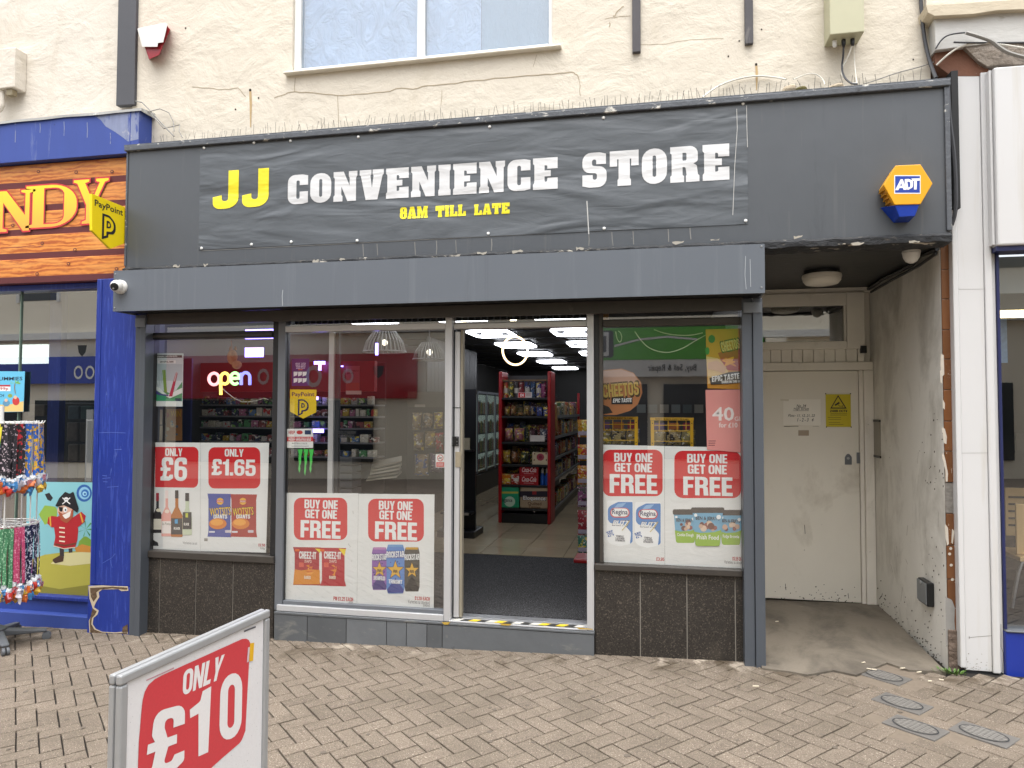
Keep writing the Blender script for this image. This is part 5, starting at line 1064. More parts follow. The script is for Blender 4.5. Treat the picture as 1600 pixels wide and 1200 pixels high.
# posters of the right hand window
V6 = (930, 500, 6.0)
A = poster('orange snack poster with a red packet in the top corner of the bronze framed window', V6, [(1035, 88), (1385, 80), (1385, 650), (1052, 640)], y=.010, m=pm('#c98a24'))
A.poly('pale_patch', pm('#d9b87c'), [(1040, 340), (1150, 360), (1250, 440), (1240, 520), (1060, 600)]); A.ell('green_flash', pm('#1f5a36'), 1092, 178, 32, 38); A.ell('green_flash', pm('#2f7a3a'), 1052, 290, 20, 36)
A.poly('packet_picture', pm('#a32420'), [(1150, 310), (1255, 280), (1385, 230), (1385, 480), (1240, 470), (1180, 380)])
for k in range(9): A.poly('snack_picture', pm(['#e8a021', '#d9851a'][k % 2]), [(1170+RN.uniform(0, 170), 330+RN.uniform(0, 90), 6), (1200+RN.uniform(0, 170), 340+RN.uniform(0, 90), 6), (1190+RN.uniform(0, 170), 380+RN.uniform(0, 80), 6)])
A.poly('hand_picture', pm('#d0a685'), [(1060, 400), (1140, 380), (1230, 440), (1210, 500), (1120, 470), (1060, 460)])
A.text(pm('#3b2412'), 'CHEETOS', 1172, 178, 1362, 296, 'h', rot=12, gap=.03); A.text(pm('#e3c27a'), 'CHEETOS', 1180, 190, 1354, 284, 'h', rot=12, gap=.06)
A.poly('brush_stroke', BLK, [(1070, 545), (1250, 490), (1385, 478), (1385, 585), (1230, 600), (1085, 605)]); A.text(PWH, 'EPIC TASTE', 1090, 512, 1350, 566, 'h', rot=7, skew=.1); A.text(PWH, 'BORN IN THE USA', 1185, 565, 1385, 590, 'h', rot=3)
pk = NT('pink_poster_print'); c_ = pk.mix(pk.noise(2, 3, .5, (2.5, 1, .6)), lin('#e08585'), lin('#f0b0a6')); pk.l(c_, pk.b.inputs['Base Color']); pk.b.inputs['Roughness'].default_value = .4
A = poster('pink phone data poster reading 40 in large white figures in the bronze framed window', V6, [(1034, 655), (1385, 652), (1385, 1245), (1048, 1215)], y=.0085, m=pk.m)
A.text(pm('#f6ebe8'), '40', 1098, 816, 1302, 945, 'b'); A.text(pm('#f6ebe8'), 'GB', 1306, 905, 1380, 946, 'n'); A.text(pm('#f6ebe8'), 'for £10', 1160, 962, 1334, 1008, 'b')
for k in range(3): A.line('small_print', pm('#5a2430'), [(1062, 1134+k*20), (1130-k*4, 1134+k*20)], 6)
A.text(pm('#3a1a24'), 'G', 1358, 1132, 1376, 1168, 'b')
A = poster('large round orange snack sticker behind the yellow wire racks', V6, [(62+ (0), 470), (250, 455), (360, 495), (430, 585), (442, 680), (400, 790), (330, 850), (200, 890), (62, 890)], y=.10, m=pm('#b5774a'), name='round_sign', cat='sign')
A.poly('pale_top', pm('#c9a392'), [(64, 480), (240, 462), (355, 500), (425, 590), (64, 590)]); A.text(pm('#4a3a22'), 'CHEETOS', 62, 578, 420, 735, 'h', rot=5, gap=.02); A.text(pm('#cdb05e'), 'CHEETOS', 70, 592, 408, 715, 'h', rot=5, gap=.06)
A.rect('brush_stroke', BLK, 152, 728, 350, 790); A.text(PWH, 'EPIC TASTE', 165, 735, 340, 772, 'h', skew=.15, rot=2); A.poly('dark_patch', pm('#2a2522'), [(62, 790), (130, 815), (165, 870), (62, 885)])
A = sticker('dark lettering for a spirit brand on the side screen glass', [(560, 980), (724, 980), (724, 1052), (560, 1052)], M_GLASS, V5, y=.006, name='window_lettering')
A.text(pm('#2b2b2b'), 'SOUTHERN', 562, 990, 718, 1018); A.text(pm('#2b2b2b'), 'COMFORT', 566, 1026, 706, 1050)
# ---------------------------------------------------------------- sweet shop next door (blue)
def packmat0(h): return mat('dim_pack_'+h, '#'+h, .35, var=.5, vs=30)
YC, YL, YPI, YLG = -.10, -.045, -.09, .10               # cornice, log sign, pilaster, glass
cor = thing('cornice', 'weathered blue cornice with a grey lead top above the log-pattern sweet shop sign', 'cornice', (P(100, 250, YC).x, YC, P(100, 250, YC).z))
cxr = P(217, 205, YC).x; czt = (P(0, 190, YC).z+P(217, 173, YC).z)/2; czb = (P(0, 255, YC).z+P(197, 240, YC).z)/2
bx('front_board', cor, M_BLUEW, XL, cxr, YC, YW+.029, czb, czt, .004)
bx('joint_strip', cor, M_BLUEW, cxr-.085, cxr-.078, YC-.003, YC-.0005, czb, czt)
cpa = Art(cor, (0, YC-.0006, 0), *FRONT, view=(0, 150, 4), step=.0004); BARE = mat('bare_weathered_patch', '#7d86a3', .8, var=.25, vs=18, vec=(1.5, 1, .4), dirt=[('#3d4f92', 14, .52, .62, (1.5, 1, .4)), ('#a9aab0', 9, .6, .7)])
cpa.poly('bare_patch', BARE, [(590, 122), (700, 112), (790, 102), (866, 92), (866, 270), (800, 285), (772, 262), (720, 225), (660, 190), (630, 150)])
for u, v0, v1 in ((95, 160, 290), (400, 160, 250), (545, 165, 260), (250, 170, 230), (690, 230, 300)): cpa.line('run_mark', BARE, [(u, v0), (u+2, (v0+v1)/2), (u, v1)], 5)
mb = MB(); n = 60; mb2 = []
for i in range(n+1):
    x = XL+(cxr+.03-XL)*i/n; k = .012*noise.noise(Vector((x*3, 2, 0)))
    mb.v += [Vector((x, YC-.014+k*.5, czt-.016+k)), Vector((x, YC-.012, czt+.006+k*.6)), Vector((x, YW+.028, czt+.03))]
for i in range(n): mb.f += [(3*i, 3*i+3, 3*i+4, 3*i+1), (3*i+1, 3*i+4, 3*i+5, 3*i+2)]
mb.add([(cxr+.03, YC-.014, czt-.02), (cxr+.03, YW+.028, czt-.02), (cxr+.03, YW+.028, czt+.03), (cxr+.03, YC-.012, czt+.006)], [(0, 1, 2, 3)])
obj('lead_flashing', mb, M_LEAD, cor, smooth=True)
for k, (pts, r) in enumerate((([(212, 158, .03), (222, 160, .0), (232, 170, -.03), (250, 190, -.03), (272, 213, -.08)], .005), ([(234, 174, -.04), (250, 170, .0), (264, 176, .02), (271, 190, .02), (272, 205, -.05)], .004), ([(236, 178, -.04), (256, 201, -.03), (268, 198, .0), (281, 195, .02), (280, 205, .0), (285, 215, -.08)], .004))):
    path = [P(u, v, y) for u, v, y in pts]; tag(obj('cable', MB().tube(path, r, 6), M_CABG, smooth=True), ['grey cable slanting from the blue cornice end down to the sign ledge', 'thin grey cable arching beside the blue cornice end', 'thin grey cable with a kinked loop beside the blue cornice end'][k], 'cable', 'cables along the cream wall')
# log sign: printed boards
lzt, lzb = czb-.004, (P(0, 442, YL).z+P(181, 437, YL).z)/2; lxr = FXL+.02
lh = (lzt-lzb)
def log_mat():
    t = NT('log_print'); b = t.b; sp = t.n('ShaderNodeSeparateXYZ'); t.l(t.P(), sp.inputs[0])
    w = t.n('ShaderNodeTexWave', wave_type='BANDS', bands_direction='Z'); w.inputs['Scale'].default_value = 9; w.inputs['Distortion'].default_value = 9; w.inputs['Detail'].default_value = 4; w.inputs['Detail Scale'].default_value = 1.6
    t.l(t.P((.35, 1, 1)), w.inputs['Vector'])
    g = t.mix(w.outputs['Fac'], lin('#a8551f'), lin('#dd8d3c')); g = t.mix(t.ramp(t.noise(5, 5, .6, (.4, 1, 2.2), .8), .45, .75), g, lin('#e8a553'))
    oi = t.n('ShaderNodeObjectInfo'); g = t.mix(t.math('MULTIPLY', oi.outputs['Random'], .25), g, lin('#8f4a3a'))
    g = t.mix(t.ramp(t.noise(11, 4, .6, (.25, 1, 2.5), .5), .60, .70), g, lin('#8a3f2c'))
    t.l(g, b.inputs['Base Color']); b.inputs['Roughness'].default_value = .5; return t.m
M_LOG = log_mat(); M_LOGD = mat('log_shadow_print', '#6f3c40', .5, var=.25, vs=9, vec=(.3, 1, 2)); M_KNOT = mat('knot_print', '#5c2f2a', .5, var=.2)
lg = thing('shop_sign', 'sign printed with orange brown logs and large yellow letters edged in red', 'sign', (-5.2, YL, lzb))
bx('backing_board', lg, M_LOGD, XL, lxr, YL+.012, YW+.02, lzb, lzt)
n = 5; la = Art(lg, (0, YL-.003, 0), *FRONT, view=None)
for i in range(n):
    z1 = lzt-lh*i/n; z0 = lzt-lh*(i+1)/n; mb = MB(); m_ = 6
    for x in (XL, lxr):
        mb.v += [Vector((x, YL+.012, z1)), Vector((x, YL+.001, z1-.008)), Vector((x, YL-.001, (z0+z1)/2)), Vector((x, YL+.001, z0+.05)), Vector((x, YL+.008, z0+.018)), Vector((x, YL+.012, z0))]
    mb.f = [(k, k+6, k+7, k+1) for k in range(3)]; o = obj('log', mb, M_LOG, lg, smooth=True, fixn=False)
    mb2 = MB(); mb2.v = list(mb.v); mb2.f = [(k, k+6, k+7, k+1) for k in (3, 4)]; obj('log_edge', mb2, M_LOGD, lg, smooth=True, fixn=False)
for u, v in ((60, 268), (119, 269), (175, 268), (66, 380), (117, 390), (107, 412), (58, 428), (182, 420), (20, 352)):
    p = P(u, v, YL-.003); la.ell('knot', M_KNOT, p.x, p.z, .017, .014, 12); la.ell('knot', M_LOG, p.x, p.z, .009, .007, 10)
# letters, from the end of the word that is in view
def letter(ch, u0, v0, u1, v1):
    a = P(u0, v1, YL); b = P(u1, v0, YL); w, loops = SF[ch]; sx, sz = (b.x-a.x)/w, (b.z-a.z)
    L = [[(a.x+p[0]*sx, a.z+p[1]*sz) for p in fil(l, 8)] for l in loops]; V = [p for l in L for p in l]
    tri = [tuple(t) for t in geometry.tessellate_polygon([[Vector((p[0], p[1], 0)) for p in l] for l in L])]
    la.boxes = []
    la.put('letter_shadow', mat('letter_shadow_print', '#2b1d1a', .5), [(p[0]+.016, p[1]-.012) for p in V], tri, 8)
    rv, rf = [], []
    for k, l in enumerate(L):
        v_, f_ = edge_ring(l, .013 if k == 0 else -.011); rf += [tuple(i+len(rv) for i in q) for q in f_]; rv += v_
    la.put('letter_edge', mat('letter_red_print', '#c8323a', .5), rv, rf, 10); la.put('letter', M_LET, V, tri, 12)
lm = NT('letter_yellow_print'); sp = lm.n('ShaderNodeSeparateXYZ'); lm.l(lm.P(), sp.inputs[0]); zr = lm.n('ShaderNodeMapRange'); lm.l(sp.outputs[2], zr.inputs[0]); zr.inputs[1].default_value = P(80, 360, YL).z; zr.inputs[2].default_value = P(80, 285, YL).z
lm.l(lm.mix(zr.outputs[0], lin('#e8a446'), lin('#f2d62c')), lm.b.inputs['Base Color']); lm.b.inputs['Roughness'].default_value = .5; M_LET = lm.m
letter('N', 0-8, 296, 57, 363.5); letter('D', 41, 286.5, 122, 357); letter('Y', 115, 278.5, 171, 351); letter('A', -88, 302, -6, 370)
# blue frame, window, riser
zbl = lzb-.003; pw0 = P(150, 500, YPI).x; pw1 = PXL0-.004
pi_ = thing('pilaster', 'bright blue painted pilaster between the sweet shop window and the grey shutter guide', 'pilaster', ((pw0+pw1)/2, YPI, G(-4.2)))
zpl1 = P(170, 916, YPI).z
bx('shaft', pi_, M_BLUE, pw0, pw1, YPI, .16, zpl1+.002, zbl, .006)
bx('bead', pi_, M_BLUE, pw0+.045, pw0+.052, YPI-.004, YPI-.0005, zpl1+.01, zbl-.01)
bx('plinth', pi_, M_BLUE, pw0-.004, pw1, YPI-.012, .16, G(-4.25)-.03, zpl1, .005)
M_BRK = mat('broken_render', '#5d4a37', .95, var=.35, vs=30, bump=.9, bs=45, bd=.012, dirt=[('#c9b9a0', 20, .62, .68), ('#2d231b', 16, .60, .7)])
pa_ = Art(pi_, (0, YPI-.0125, 0), *FRONT, view=(0, 900, 4), step=.0015)
pa_.poly('broken_edge', mat('chalky_broken_edge', '#bfb199', .95, var=.2, vs=40), [(553, 62), (640, 58), (720, 62), (800, 64), (803, 92), (760, 94), (740, 82), (640, 84), (618, 100), (622, 130), (600, 165), (588, 195), (618, 215), (610, 240), (585, 262), (580, 300), (600, 330), (640, 348), (720, 352), (800, 345), (800, 362), (560, 352), (556, 280), (585, 215), (560, 140)])
pa_.poly('broken_patch', M_BRK, [(564, 74), (700, 66), (798, 72), (796, 86), (700, 76), (625, 84), (604, 102), (608, 130), (586, 160), (570, 130)]); pa_.poly('broken_patch', M_BRK, [(580, 200), (606, 220), (596, 240), (576, 262), (572, 300), (592, 334), (640, 352), (720, 357), (796, 352), (796, 360), (566, 354), (562, 280)])
pa_.poly('broken_patch', M_BRK, [(770, 318), (800, 300), (802, 348), (765, 350)])
SCF = mat('pale_blue_scuff', '#5a70bd', .6, var=.2); sc_ = Art(pi_, (0, YPI-.0005, 0), *FRONT, view=(0, 600, 4), step=.0004)
for pts, w in (([(610, 305), (700, 302), (785, 306)], 2.2), ([(640, 572), (668, 575)], 3), ([(640, 590), (690, 586)], 2.5), ([(645, 610), (672, 612)], 2.5), ([(715, 410), (760, 408)], 3), ([(670, 645), (740, 640)], 2), ([(640, 1120), (700, 1085), (720, 1060)], 2), ([(620, 1040), (625, 1085)], 2), ([(690, 1100), (702, 1150)], 2), ([(615, 330), (612, 600), (606, 900)], 1.4)): sc_.line('scuff', SCF, pts, w)
fr = thing('sweet_shop_window', 'blue framed sweet shop window with a painted panel in its lower half', 'shop window', (-5.5, YLG, G(-5.5)))
hz0 = P(100, 452, YLG-.05).z
bx('head_rail', fr, M_BLUE, XL, pw0-.001, YLG-.06, .16, hz0, zbl, .004)
zri = P(100, 932, .04).z
M_PANELB = mat('green_panel_edge', '#6f7e2a', .6)
bx('sill', fr, M_BLUE, XL, pw0-.001, .02, .16, zri-.03, zri, .005)
bx('riser_board', fr, M_BLUEW, XL, pw0-.001, .05, .16, G(-6)-.05, zri-.031, .003)
bx('kick_board', fr, M_BLUEW, XL, pw0-.001, -.03, .049, G(-6)-.05, P(100, 962, -.03).z, .006)
gx0 = P(30, 600, YLG).x
pane(fr, gx0+.012, pw0-.001, zri+.001, hz0, YLG, M_GLASSD); obj('pane', MB().add([(XL, YLG+.02, zri), (gx0-.004, YLG+.02, zri), (gx0-.004, YLG+.02, hz0), (XL, YLG+.02, hz0)], [(0, 1, 2, 3)]), M_GLASSD, fr)
bx('glass_edge', fr, mat('green_glass_edge', '#6f8579', .2), gx0, gx0+.010, YLG-.012, YLG+.012, zri, hz0)
bx('frame_edge', fr, M_BLUE, pw0-.03, pw0-.0015, YLG-.03, YLG-.002, zri+.001, hz0-.001, .003)
# painted panel in the window
V7 = (0, 750, 4.2857)
A = poster('painted beach panel with a bearded red coated figure in the sweet shop window', V7, [(180, 12), (618, 16), (604, 782), (170, 770)], y=YLG-.006, m=pm('#86c3cc'), name='window_panel', cat='panel')
A.poly('sand', pm('#b3ad4a'), [(172, 545), (300, 500), (450, 480), (608, 470), (604, 780), (172, 772)]); A.poly('sand', pm('#d5cf9a'), [(340, 560), (420, 490), (608, 478), (606, 560), (470, 575)]); A.poly('sand_shade', pm('#8b8636'), [(172, 690), (400, 730), (605, 700), (604, 778), (172, 770)])
A.poly('bush', pm('#8fb348'), [(300, 170), (385, 180, 30), (380, 260, 30), (300, 300), (260, 230)]); A.poly('bush', pm('#7aa03c'), [(530, 410), (570, 370, 30), (610, 400), (608, 450), (520, 450)]); A.poly('dune', pm('#c98b3c'), [(500, 455), (550, 430, 20), (608, 445), (608, 485), (510, 480)])
for k in range(7): A.poly('palm_leaf', pm(['#4c9a52', '#3a8248'][k % 2]), [(575, 330), (575+48*math.cos(k*.9), 330+52*math.sin(k*.9)-6), (575+52*math.cos(k*.9+.16), 330+56*math.sin(k*.9+.16))])
A.ell('swirl', pm('#2a5fa6'), 564, 88, 52, 58); A.ell('swirl', pm('#8fc4df'), 566, 88, 38, 42); A.ell('swirl', pm('#2a6cb4'), 570, 90, 26, 28); A.ell('swirl', pm('#9fd0e6'), 568, 92, 15, 16); A.ell('swirl', pm('#2a5fa6'), 570, 93, 7)
COAT, HAT, SKIN, BRD = pm('#b3222c'), pm('#16171c'), pm('#e3b7a0'), pm('#a8573a')
A.poly('figure_leg', pm('#3a3436'), [(398, 440), (428, 440), (430, 510), (402, 515)]); A.poly('figure_leg', pm('#3a3436'), [(458, 445), (486, 445), (486, 485), (462, 488)])
A.poly('boot', pm('#4a3528'), [(346, 535, 10), (400, 505), (430, 512), (424, 545), (370, 558, 12)])
A.poly('coat', COAT, [(392, 240), (500, 250, 30), (526, 330, 60), (520, 400, 30), (505, 452), (430, 460), (360, 440), (372, 380, 30), (362, 310, 40)])
A.poly('sleeve', COAT, [(392, 246), (350, 240), (326, 248), (318, 290), (345, 316), (385, 318)]); A.poly('sleeve', COAT, [(490, 250), (545, 212), (576, 240), (566, 282), (520, 318)])
A.poly('cuff', pm('#d9a53a'), [(332, 246), (342, 243), (346, 312), (336, 306)]); A.poly('cuff', pm('#d9a53a'), [(534, 222), (542, 215), (562, 280), (552, 288)])
for k in range(4): A.line('braid', pm('#efe3c9'), [(398, 318+k*30), (436, 322+k*30)], 9)
A.line('belt', pm('#7a3a2a'), [(368, 430), (440, 438), (512, 424)], 12); A.line('coat_hem', pm('#efe3c9'), [(360, 440), (430, 460), (505, 450)], 5)
A.ell('face', SKIN, 438, 205, 52, 46); A.poly('beard', BRD, [(392, 210), (420, 225), (470, 215), (495, 190), (490, 250, 20), (450, 290, 20), (410, 270, 20)]); A.poly('mouth', pm('#f2ece4'), [(420, 235), (478, 208), (470, 245, 15), (440, 262, 15)])
A.ell('eye', PWH, 440, 198, 14, 18); A.ell('eye', BLK, 442, 200, 5, 7); A.poly('eye_patch', HAT, [(396, 180), (424, 182), (420, 212, 8), (402, 210, 8)])
A.poly('hat', HAT, [(374, 172), (400, 120, 20), (440, 78, 8), (470, 92, 20), (495, 76, 8), (512, 130), (530, 190), (520, 218), (480, 190), (430, 168), (390, 178)])
A.ell('skull_mark', PWH, 447, 130, 15, 16); A.line('crossed_bone', PWH, [(422, 118), (474, 160)], 7); A.line('crossed_bone', PWH, [(422, 160), (474, 118)], 7); A.ell('skull_eye', HAT, 442, 130, 3); A.ell('skull_eye', HAT, 453, 130, 3)
A.poly('bird', pm('#23242a'), [(300, 95), (330, 85), (355, 120), (340, 142), (318, 132)])
# beach poster, half in view
A = poster('bright beach sweets poster with a palm tree hanging in the sweet shop window', (0, 560, 6), [(-160, 120), (234, 122), (220, 500), (-160, 506)], y=YLG-.03, m=pm('#63b9dd'))
A.poly('sand', pm('#dcc07a'), [(-160, 440), (100, 430), (222, 400), (219, 498), (-160, 502)]); A.text(pm('#16233a'), 'GUMMIES', -60, 172, 212, 208, 'b'); A.rect('price_box', PWH, -40, 248, 98, 306); A.rect('price_box_edge', pm('#b03038'), -40, 248, 98, 264); A.text(pm('#b0303c'), '99p', 0, 270, 80, 304, 'b')
A.text(pm('#16233a'), 'EACH', -50, 334, 38, 362, 'b')
for k in range(6): A.poly('palm_leaf', pm(['#6fb03c', '#8cc24c'][k % 2]), [(142, 232), (142+54*math.cos(k*.62+2.9+math.pi*.0), 232+34*math.sin(k*.62+3.0)), (142+46*math.cos(k*.62+3.1), 240+26*math.sin(k*.62+3.2))])
A.line('palm_trunk', pm('#8a6a3a'), [(142, 235), (138, 280), (146, 330)], 8); A.ell('beach_figure', pm('#c23a3a'), 150, 400, 34, 40); A.ell('beach_figure', pm('#e3b79a'), 145, 365, 16); A.ell('beach_figure', pm('#5f8fae'), 60, 420, 34, 30); A.ell('beach_figure', pm('#e3b79a'), 58, 392, 15); A.ell('beach_figure', pm('#8a9f4a'), 95, 350, 22, 18)
# what shows through the glass: dark fittings, hanging packs
si = thing('sweet_shop_display', 'dim racks of hanging packs behind the sweet shop glass', 'display rack', (-5.6, .9, G(-5)))
bx('back_panel', si, M_DARKIN, XL, PXL0-.06, 1.6, 1.62, G(-5), 3.0); bx('floor_panel', si, M_DARKIN, XL, PXL0-.06, .17, 1.6, G(-5)-.02, G(-5)+.05); bx('top_panel', si, M_DARKIN, XL, PXL0-.06, .17, 1.6, 2.98, 3.0); bx('side_panel', si, M_DARKIN, PXL0-.06, PXL0-.04, .17, 1.62, G(-5), 3.0)
bx('strip_light', si, mat('shop_strip_light', '#f2fff6', .5, var=0, emit=.8), P(-60, 560, .9).x, P(86, 560, .9).x, .8, .95, P(40, 568, .9).z, P(40, 540, .9).z)
bx('rail', si, M_STEEL, P(104, 600, .7).x, P(148, 600, .7).x, .69, .71, P(120, 631, .7).z, P(120, 629, .7).z)
for k, (u0, v0, u1, v1, h) in enumerate(((108, 634, 126, 655, '#4f5f66'), (128, 634, 147, 655, '#3f5b5a'), (106, 660, 124, 690, '#6b635c'), (126, 660, 146, 690, '#4b4640'), (108, 694, 124, 720, '#6d655a'), (126, 694, 144, 720, '#59503f'), (108, 724, 122, 748, '#5d5862'), (124, 724, 142, 748, '#6b6250'), (46, 632, 72, 650, '#6a6052'), (76, 640, 92, 652, '#5b4d3e'))):
    a, b = P(u0, v1, .8), P(u1, v0, .8); bx('hanging_pack', si, mat('pack_'+h[1:], h, .35, var=.5, vs=30), a.x, b.x, .78, .83, a.z, b.z, .01)
bx('blue_post', si, M_BLUE, P(77, 640, .5).x, P(95, 640, .5).x, .48, .55, G(-5), 2.9)
bx('white_leg', si, M_WPLAST, P(134, 740, .3).x, P(147, 640, .3).x, .29, .31, P(140, 752, .3).z, P(140, 640, .3).z)
# ---------------------------------------------------------------- right-hand neighbour: tiled pier, white cladding, window
TXR = P(1500, 900, .028).x
tc = thing('tiled_pier', 'narrow pier of chipped brown glazed tiles beside the white pillar', 'pier', ((RX+TXR)/2, .03, G(1.9)))
bx('core', tc, mat('pier_mortar', '#7d746a', .9, var=.3, vs=30, bump=.8, bs=40, bd=.01), RX+.001, TXR, .041, .35, G(1.9)-.05, FBt-.03)
M_BTILE = mat('brown_glazed_tile', '#6e4629', .22, var=.22, vs=7, rand=.16, vec=(1, 1, .6), dirt=[('#c9bfae', 17, .655, .675, (2.4, 1, .5)), ('#4a2a16', 5, .62, .85)])
tys = [372, 421, 467, 515, 561, 609, 658, 705, 754, 802, 852, 905, 950, 985]
for v0, v1 in zip(tys, tys[1:]):
    z1, z0 = P(1475, v0, .03).z, P(1487, v1, .03).z
    if v0 == 754:
        bx('bare_render', tc, mat('bare_render_patch', '#77736d', .9, var=.3, vs=25, bump=.8, bs=30, bd=.01), RX+.004, TXR, .034, .0405, z0+.002, z1-.002); continue
    bx('tile', tc, M_BTILE, RX+.006, TXR, .03, .0405, z0+.002, z1-.002, .003)
fp = Art(tc, (0, .0296, 0), *FRONT, view=(1200, 600, 4)); CHIP = mat('chipped_glaze', '#bfb7aa', .8, var=.15, vs=50)
for o in ([(1085, 440), (1098, 432), (1110, 480), (1125, 560), (1122, 610), (1110, 610), (1108, 540)], [(1085, 270), (1105, 280), (1118, 330), (1115, 375), (1100, 370)], [(1105, 870), (1125, 900), (1130, 1000), (1118, 1010), (1108, 940)], [(1150, 905), (1165, 920), (1155, 1000), (1146, 990)], [(1090, 90), (1105, 120), (1104, 160), (1094, 150)], [(1080, -190), (1098, -180), (1102, -60), (1085, -40), (1078, -120)], [(1075, -90), (1087, -85), (1089, 0), (1078, -10)]):
    fp.poly('chip', CHIP, o)
for u, v in ((1142, 1028), (1135, 1062), (1145, 1132), (1152, 1222), (1178, 1240)): fp.ell('plaster_dab', CHIP, u, v, 10, 9, 9)
fp.poly('grey_render', mat('grey_render_patch', '#8d8b87', .9, var=.15, vs=20), [(1110, 1330), (1150, 1350, 20), (1168, 1400), (1165, 1480), (1172, 1560), (1160, 1620), (1112, 1640)])
sb = MB().box(RX+.003, TXR+.01, .018, .0405, G(1.9)-.03, P(1480, 984, .02).z)
obj('broken_base', sb, mat('broken_stone_base', '#6f6055', .95, var=.35, vs=14, bump=1.0, bs=22, bd=.03), tc, .006)
# white pillar
YPW = -.03; wx_a, wx_b = P(1492, 580, YPW).x, P(1562, 580, YPW).x
wp_ = thing('white_pillar', 'tall white clad pillar at the edge of the flats entrance', 'pillar', ((wx_a+wx_b)/2, YPW, G(2)))
pz1 = P(1485, 117, YPW).z; xe0, xe1 = wx_a+.034, wx_b-.075
bx('main_panel', wp_, M_WHITEC, xe0, xe1, YPW+.012, .3, P(1540, 1050, YPW).z, pz1-.001, .003)
bx('edge_trim', wp_, M_WHITEC, wx_a, xe0-.002, YPW, .3, P(1508, 1044, YPW).z, pz1, .006)
bx('edge_trim', wp_, M_WHITEC, xe1+.002, wx_b-.03, YPW, .3, P(1560, 1053, YPW).z, pz1, .006)
bx('return_panel', wp_, M_WHITEC, wx_b-.0285, wx_b, YPW+.03, .3, P(1570, 1055, YPW).z, pz1+.02, .004)
wq = Art(wp_, (0, YPW+.0115, 0), *FRONT, view=(1200, 900, 4)); wq.line('scuff', mat('pale_scuff', '#8d8a85', .8), [(1258, 385), (1300, 380), (1435, 370)], 3); wq.line('scuff', mat('pale_scuff', '#8d8a85', .8), [(1257, 376), (1258, 392)], 4)
for v in (452, 708): wq.line('panel_joint', mat('pale_scuff', '#8d8a85', .8), [(1190, (v-900)*4), (1415, (v-900)*4-2)], 1.6)
for _ in range(46):
    u = RN.uniform(1200, 1500); v = 590-abs(RN.gauss(0, 45)); wq.ell('grime_spot', mat('pillar_grime', '#8a857a', .85, var=.2), u, v, RN.uniform(1.2, 5), RN.uniform(1, 3.5), 7, layer=2)
wq.line('dirty_crack', mat('dark_hole', '#2a221a', .9), [(1455, 300), (1456, 440), (1470, 480), (1466, 600)], 2.5, layer=3)
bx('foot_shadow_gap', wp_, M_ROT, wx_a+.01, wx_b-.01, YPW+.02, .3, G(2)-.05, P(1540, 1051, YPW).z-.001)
# white fascia box
YFB = -.11; fx0_ = P(1556, 240, YFB).x; fz0_, fz1_ = P(1575, 383, YFB).z, P(1575, 103, YFB).z
wf = thing('white_fascia', 'plain white boxed shop fascia above the window next to the white pillar', 'fascia', (fx0_+1.5, YFB, fz0_))
bx('front_panel', wf, M_WHITEC, fx0_, XR+2, YFB, .05, fz0_, fz1_, .012)
bx('side_trim', wf, M_WHITEC, fx0_-.018, fx0_-.002, YFB+.03, .05, fz0_+.01, fz1_-.005, .004)
bx('blue_underside', wf, mat('navy_trim', '#1d2450', .4), fx0_, XR+2, YFB+.02, .05, fz0_-.03, fz0_-.001)
# window of the shop beyond
rs = thing('cafe_window', 'dark shop window over a blue riser at the very edge of the photograph', 'shop window', (3.2, .02, G(3)))
rz = P(1590, 985, -.02).z
M_RB = mat('deep_blue_panel', '#1d3390', .4, var=.1, dirt=[('#5f74b8', 30, .74, .76)])
bx('riser', rs, M_RB, wx_b+.001, XR+2, -.03, .12, G(2.2)-.04, rz-.012, .004); bx('riser_cap', rs, M_GREYF, wx_b+.001, XR+2, -.04, .12, rz-.011, rz, .004)
bx('jamb', rs, mat('navy_trim', '#1d2450', .4), wx_b+.001, wx_b+.018, -.015, .1, rz+.001, fz0_-.031, .003)
pane(rs, wx_b+.018, XR+2, rz+.001, fz0_-.031, .02, M_GLASSC)
bx('room_back', rs, M_DARKIN, wx_b-.02, XR+2, 2.6, 2.62, G(2), fz0_); bx('room_floor', rs, mat('cafe_floor', '#3a4048', .5, var=.2), wx_b-.02, XR+2, .13, 2.6, G(2)+.10, G(2)+.14); bx('room_top', rs, mat('grey_blind_panel', '#8f938f', .7), wx_b-.02, XR+2, .13, 2.6, fz0_-.05, fz0_-.032); bx('room_side', rs, M_DARKIN, wx_b-.06, wx_b-.021, .13, 2.6, G(2), fz0_)
bx('blind', rs, mat('grey_blind_panel', '#8f938f', .7), wx_b+.02, XR, .10, .105, P(1590, 458, .1).z, fz0_-.033)
def cafe(lab, name, cat, u0, v0, u1, v1, y, m, d=.02):
    return tag(fb(name, None, m, u0, v0, u1, v1, y, y+d, .003), lab, cat)
cafe('lit cream strip lamp hanging inside the dark window beyond the white pillar', 'strip_lamp', 'lamp', 1561, 484, 1640, 495, .9, mat('warm_strip_lamp', '#ffe2a0', .5, var=0, emit=2.2), .05)
cafe('pale blue poster with black leaves inside the window beyond the white pillar', 'poster', 'poster', 1562, 497, 1574, 567, .4, mat('pale_blue_print', '#6f93b8', .6, var=.5, vs=30), .004)
cafe('black screen on the back wall inside the window beyond the white pillar', 'screen', 'screen', 1588, 678, 1640, 706, 1.9, M_BPLAST, .03)
ch = thing('chair', 'pale wooden chair with a curved metal leg inside the window beyond the white pillar', 'chair', tuple(P(1596, 950, .55)))
M_WOOD = mat('pale_ply', '#c9a877', .4, var=.12, vs=6, vec=(3, 1, .5))
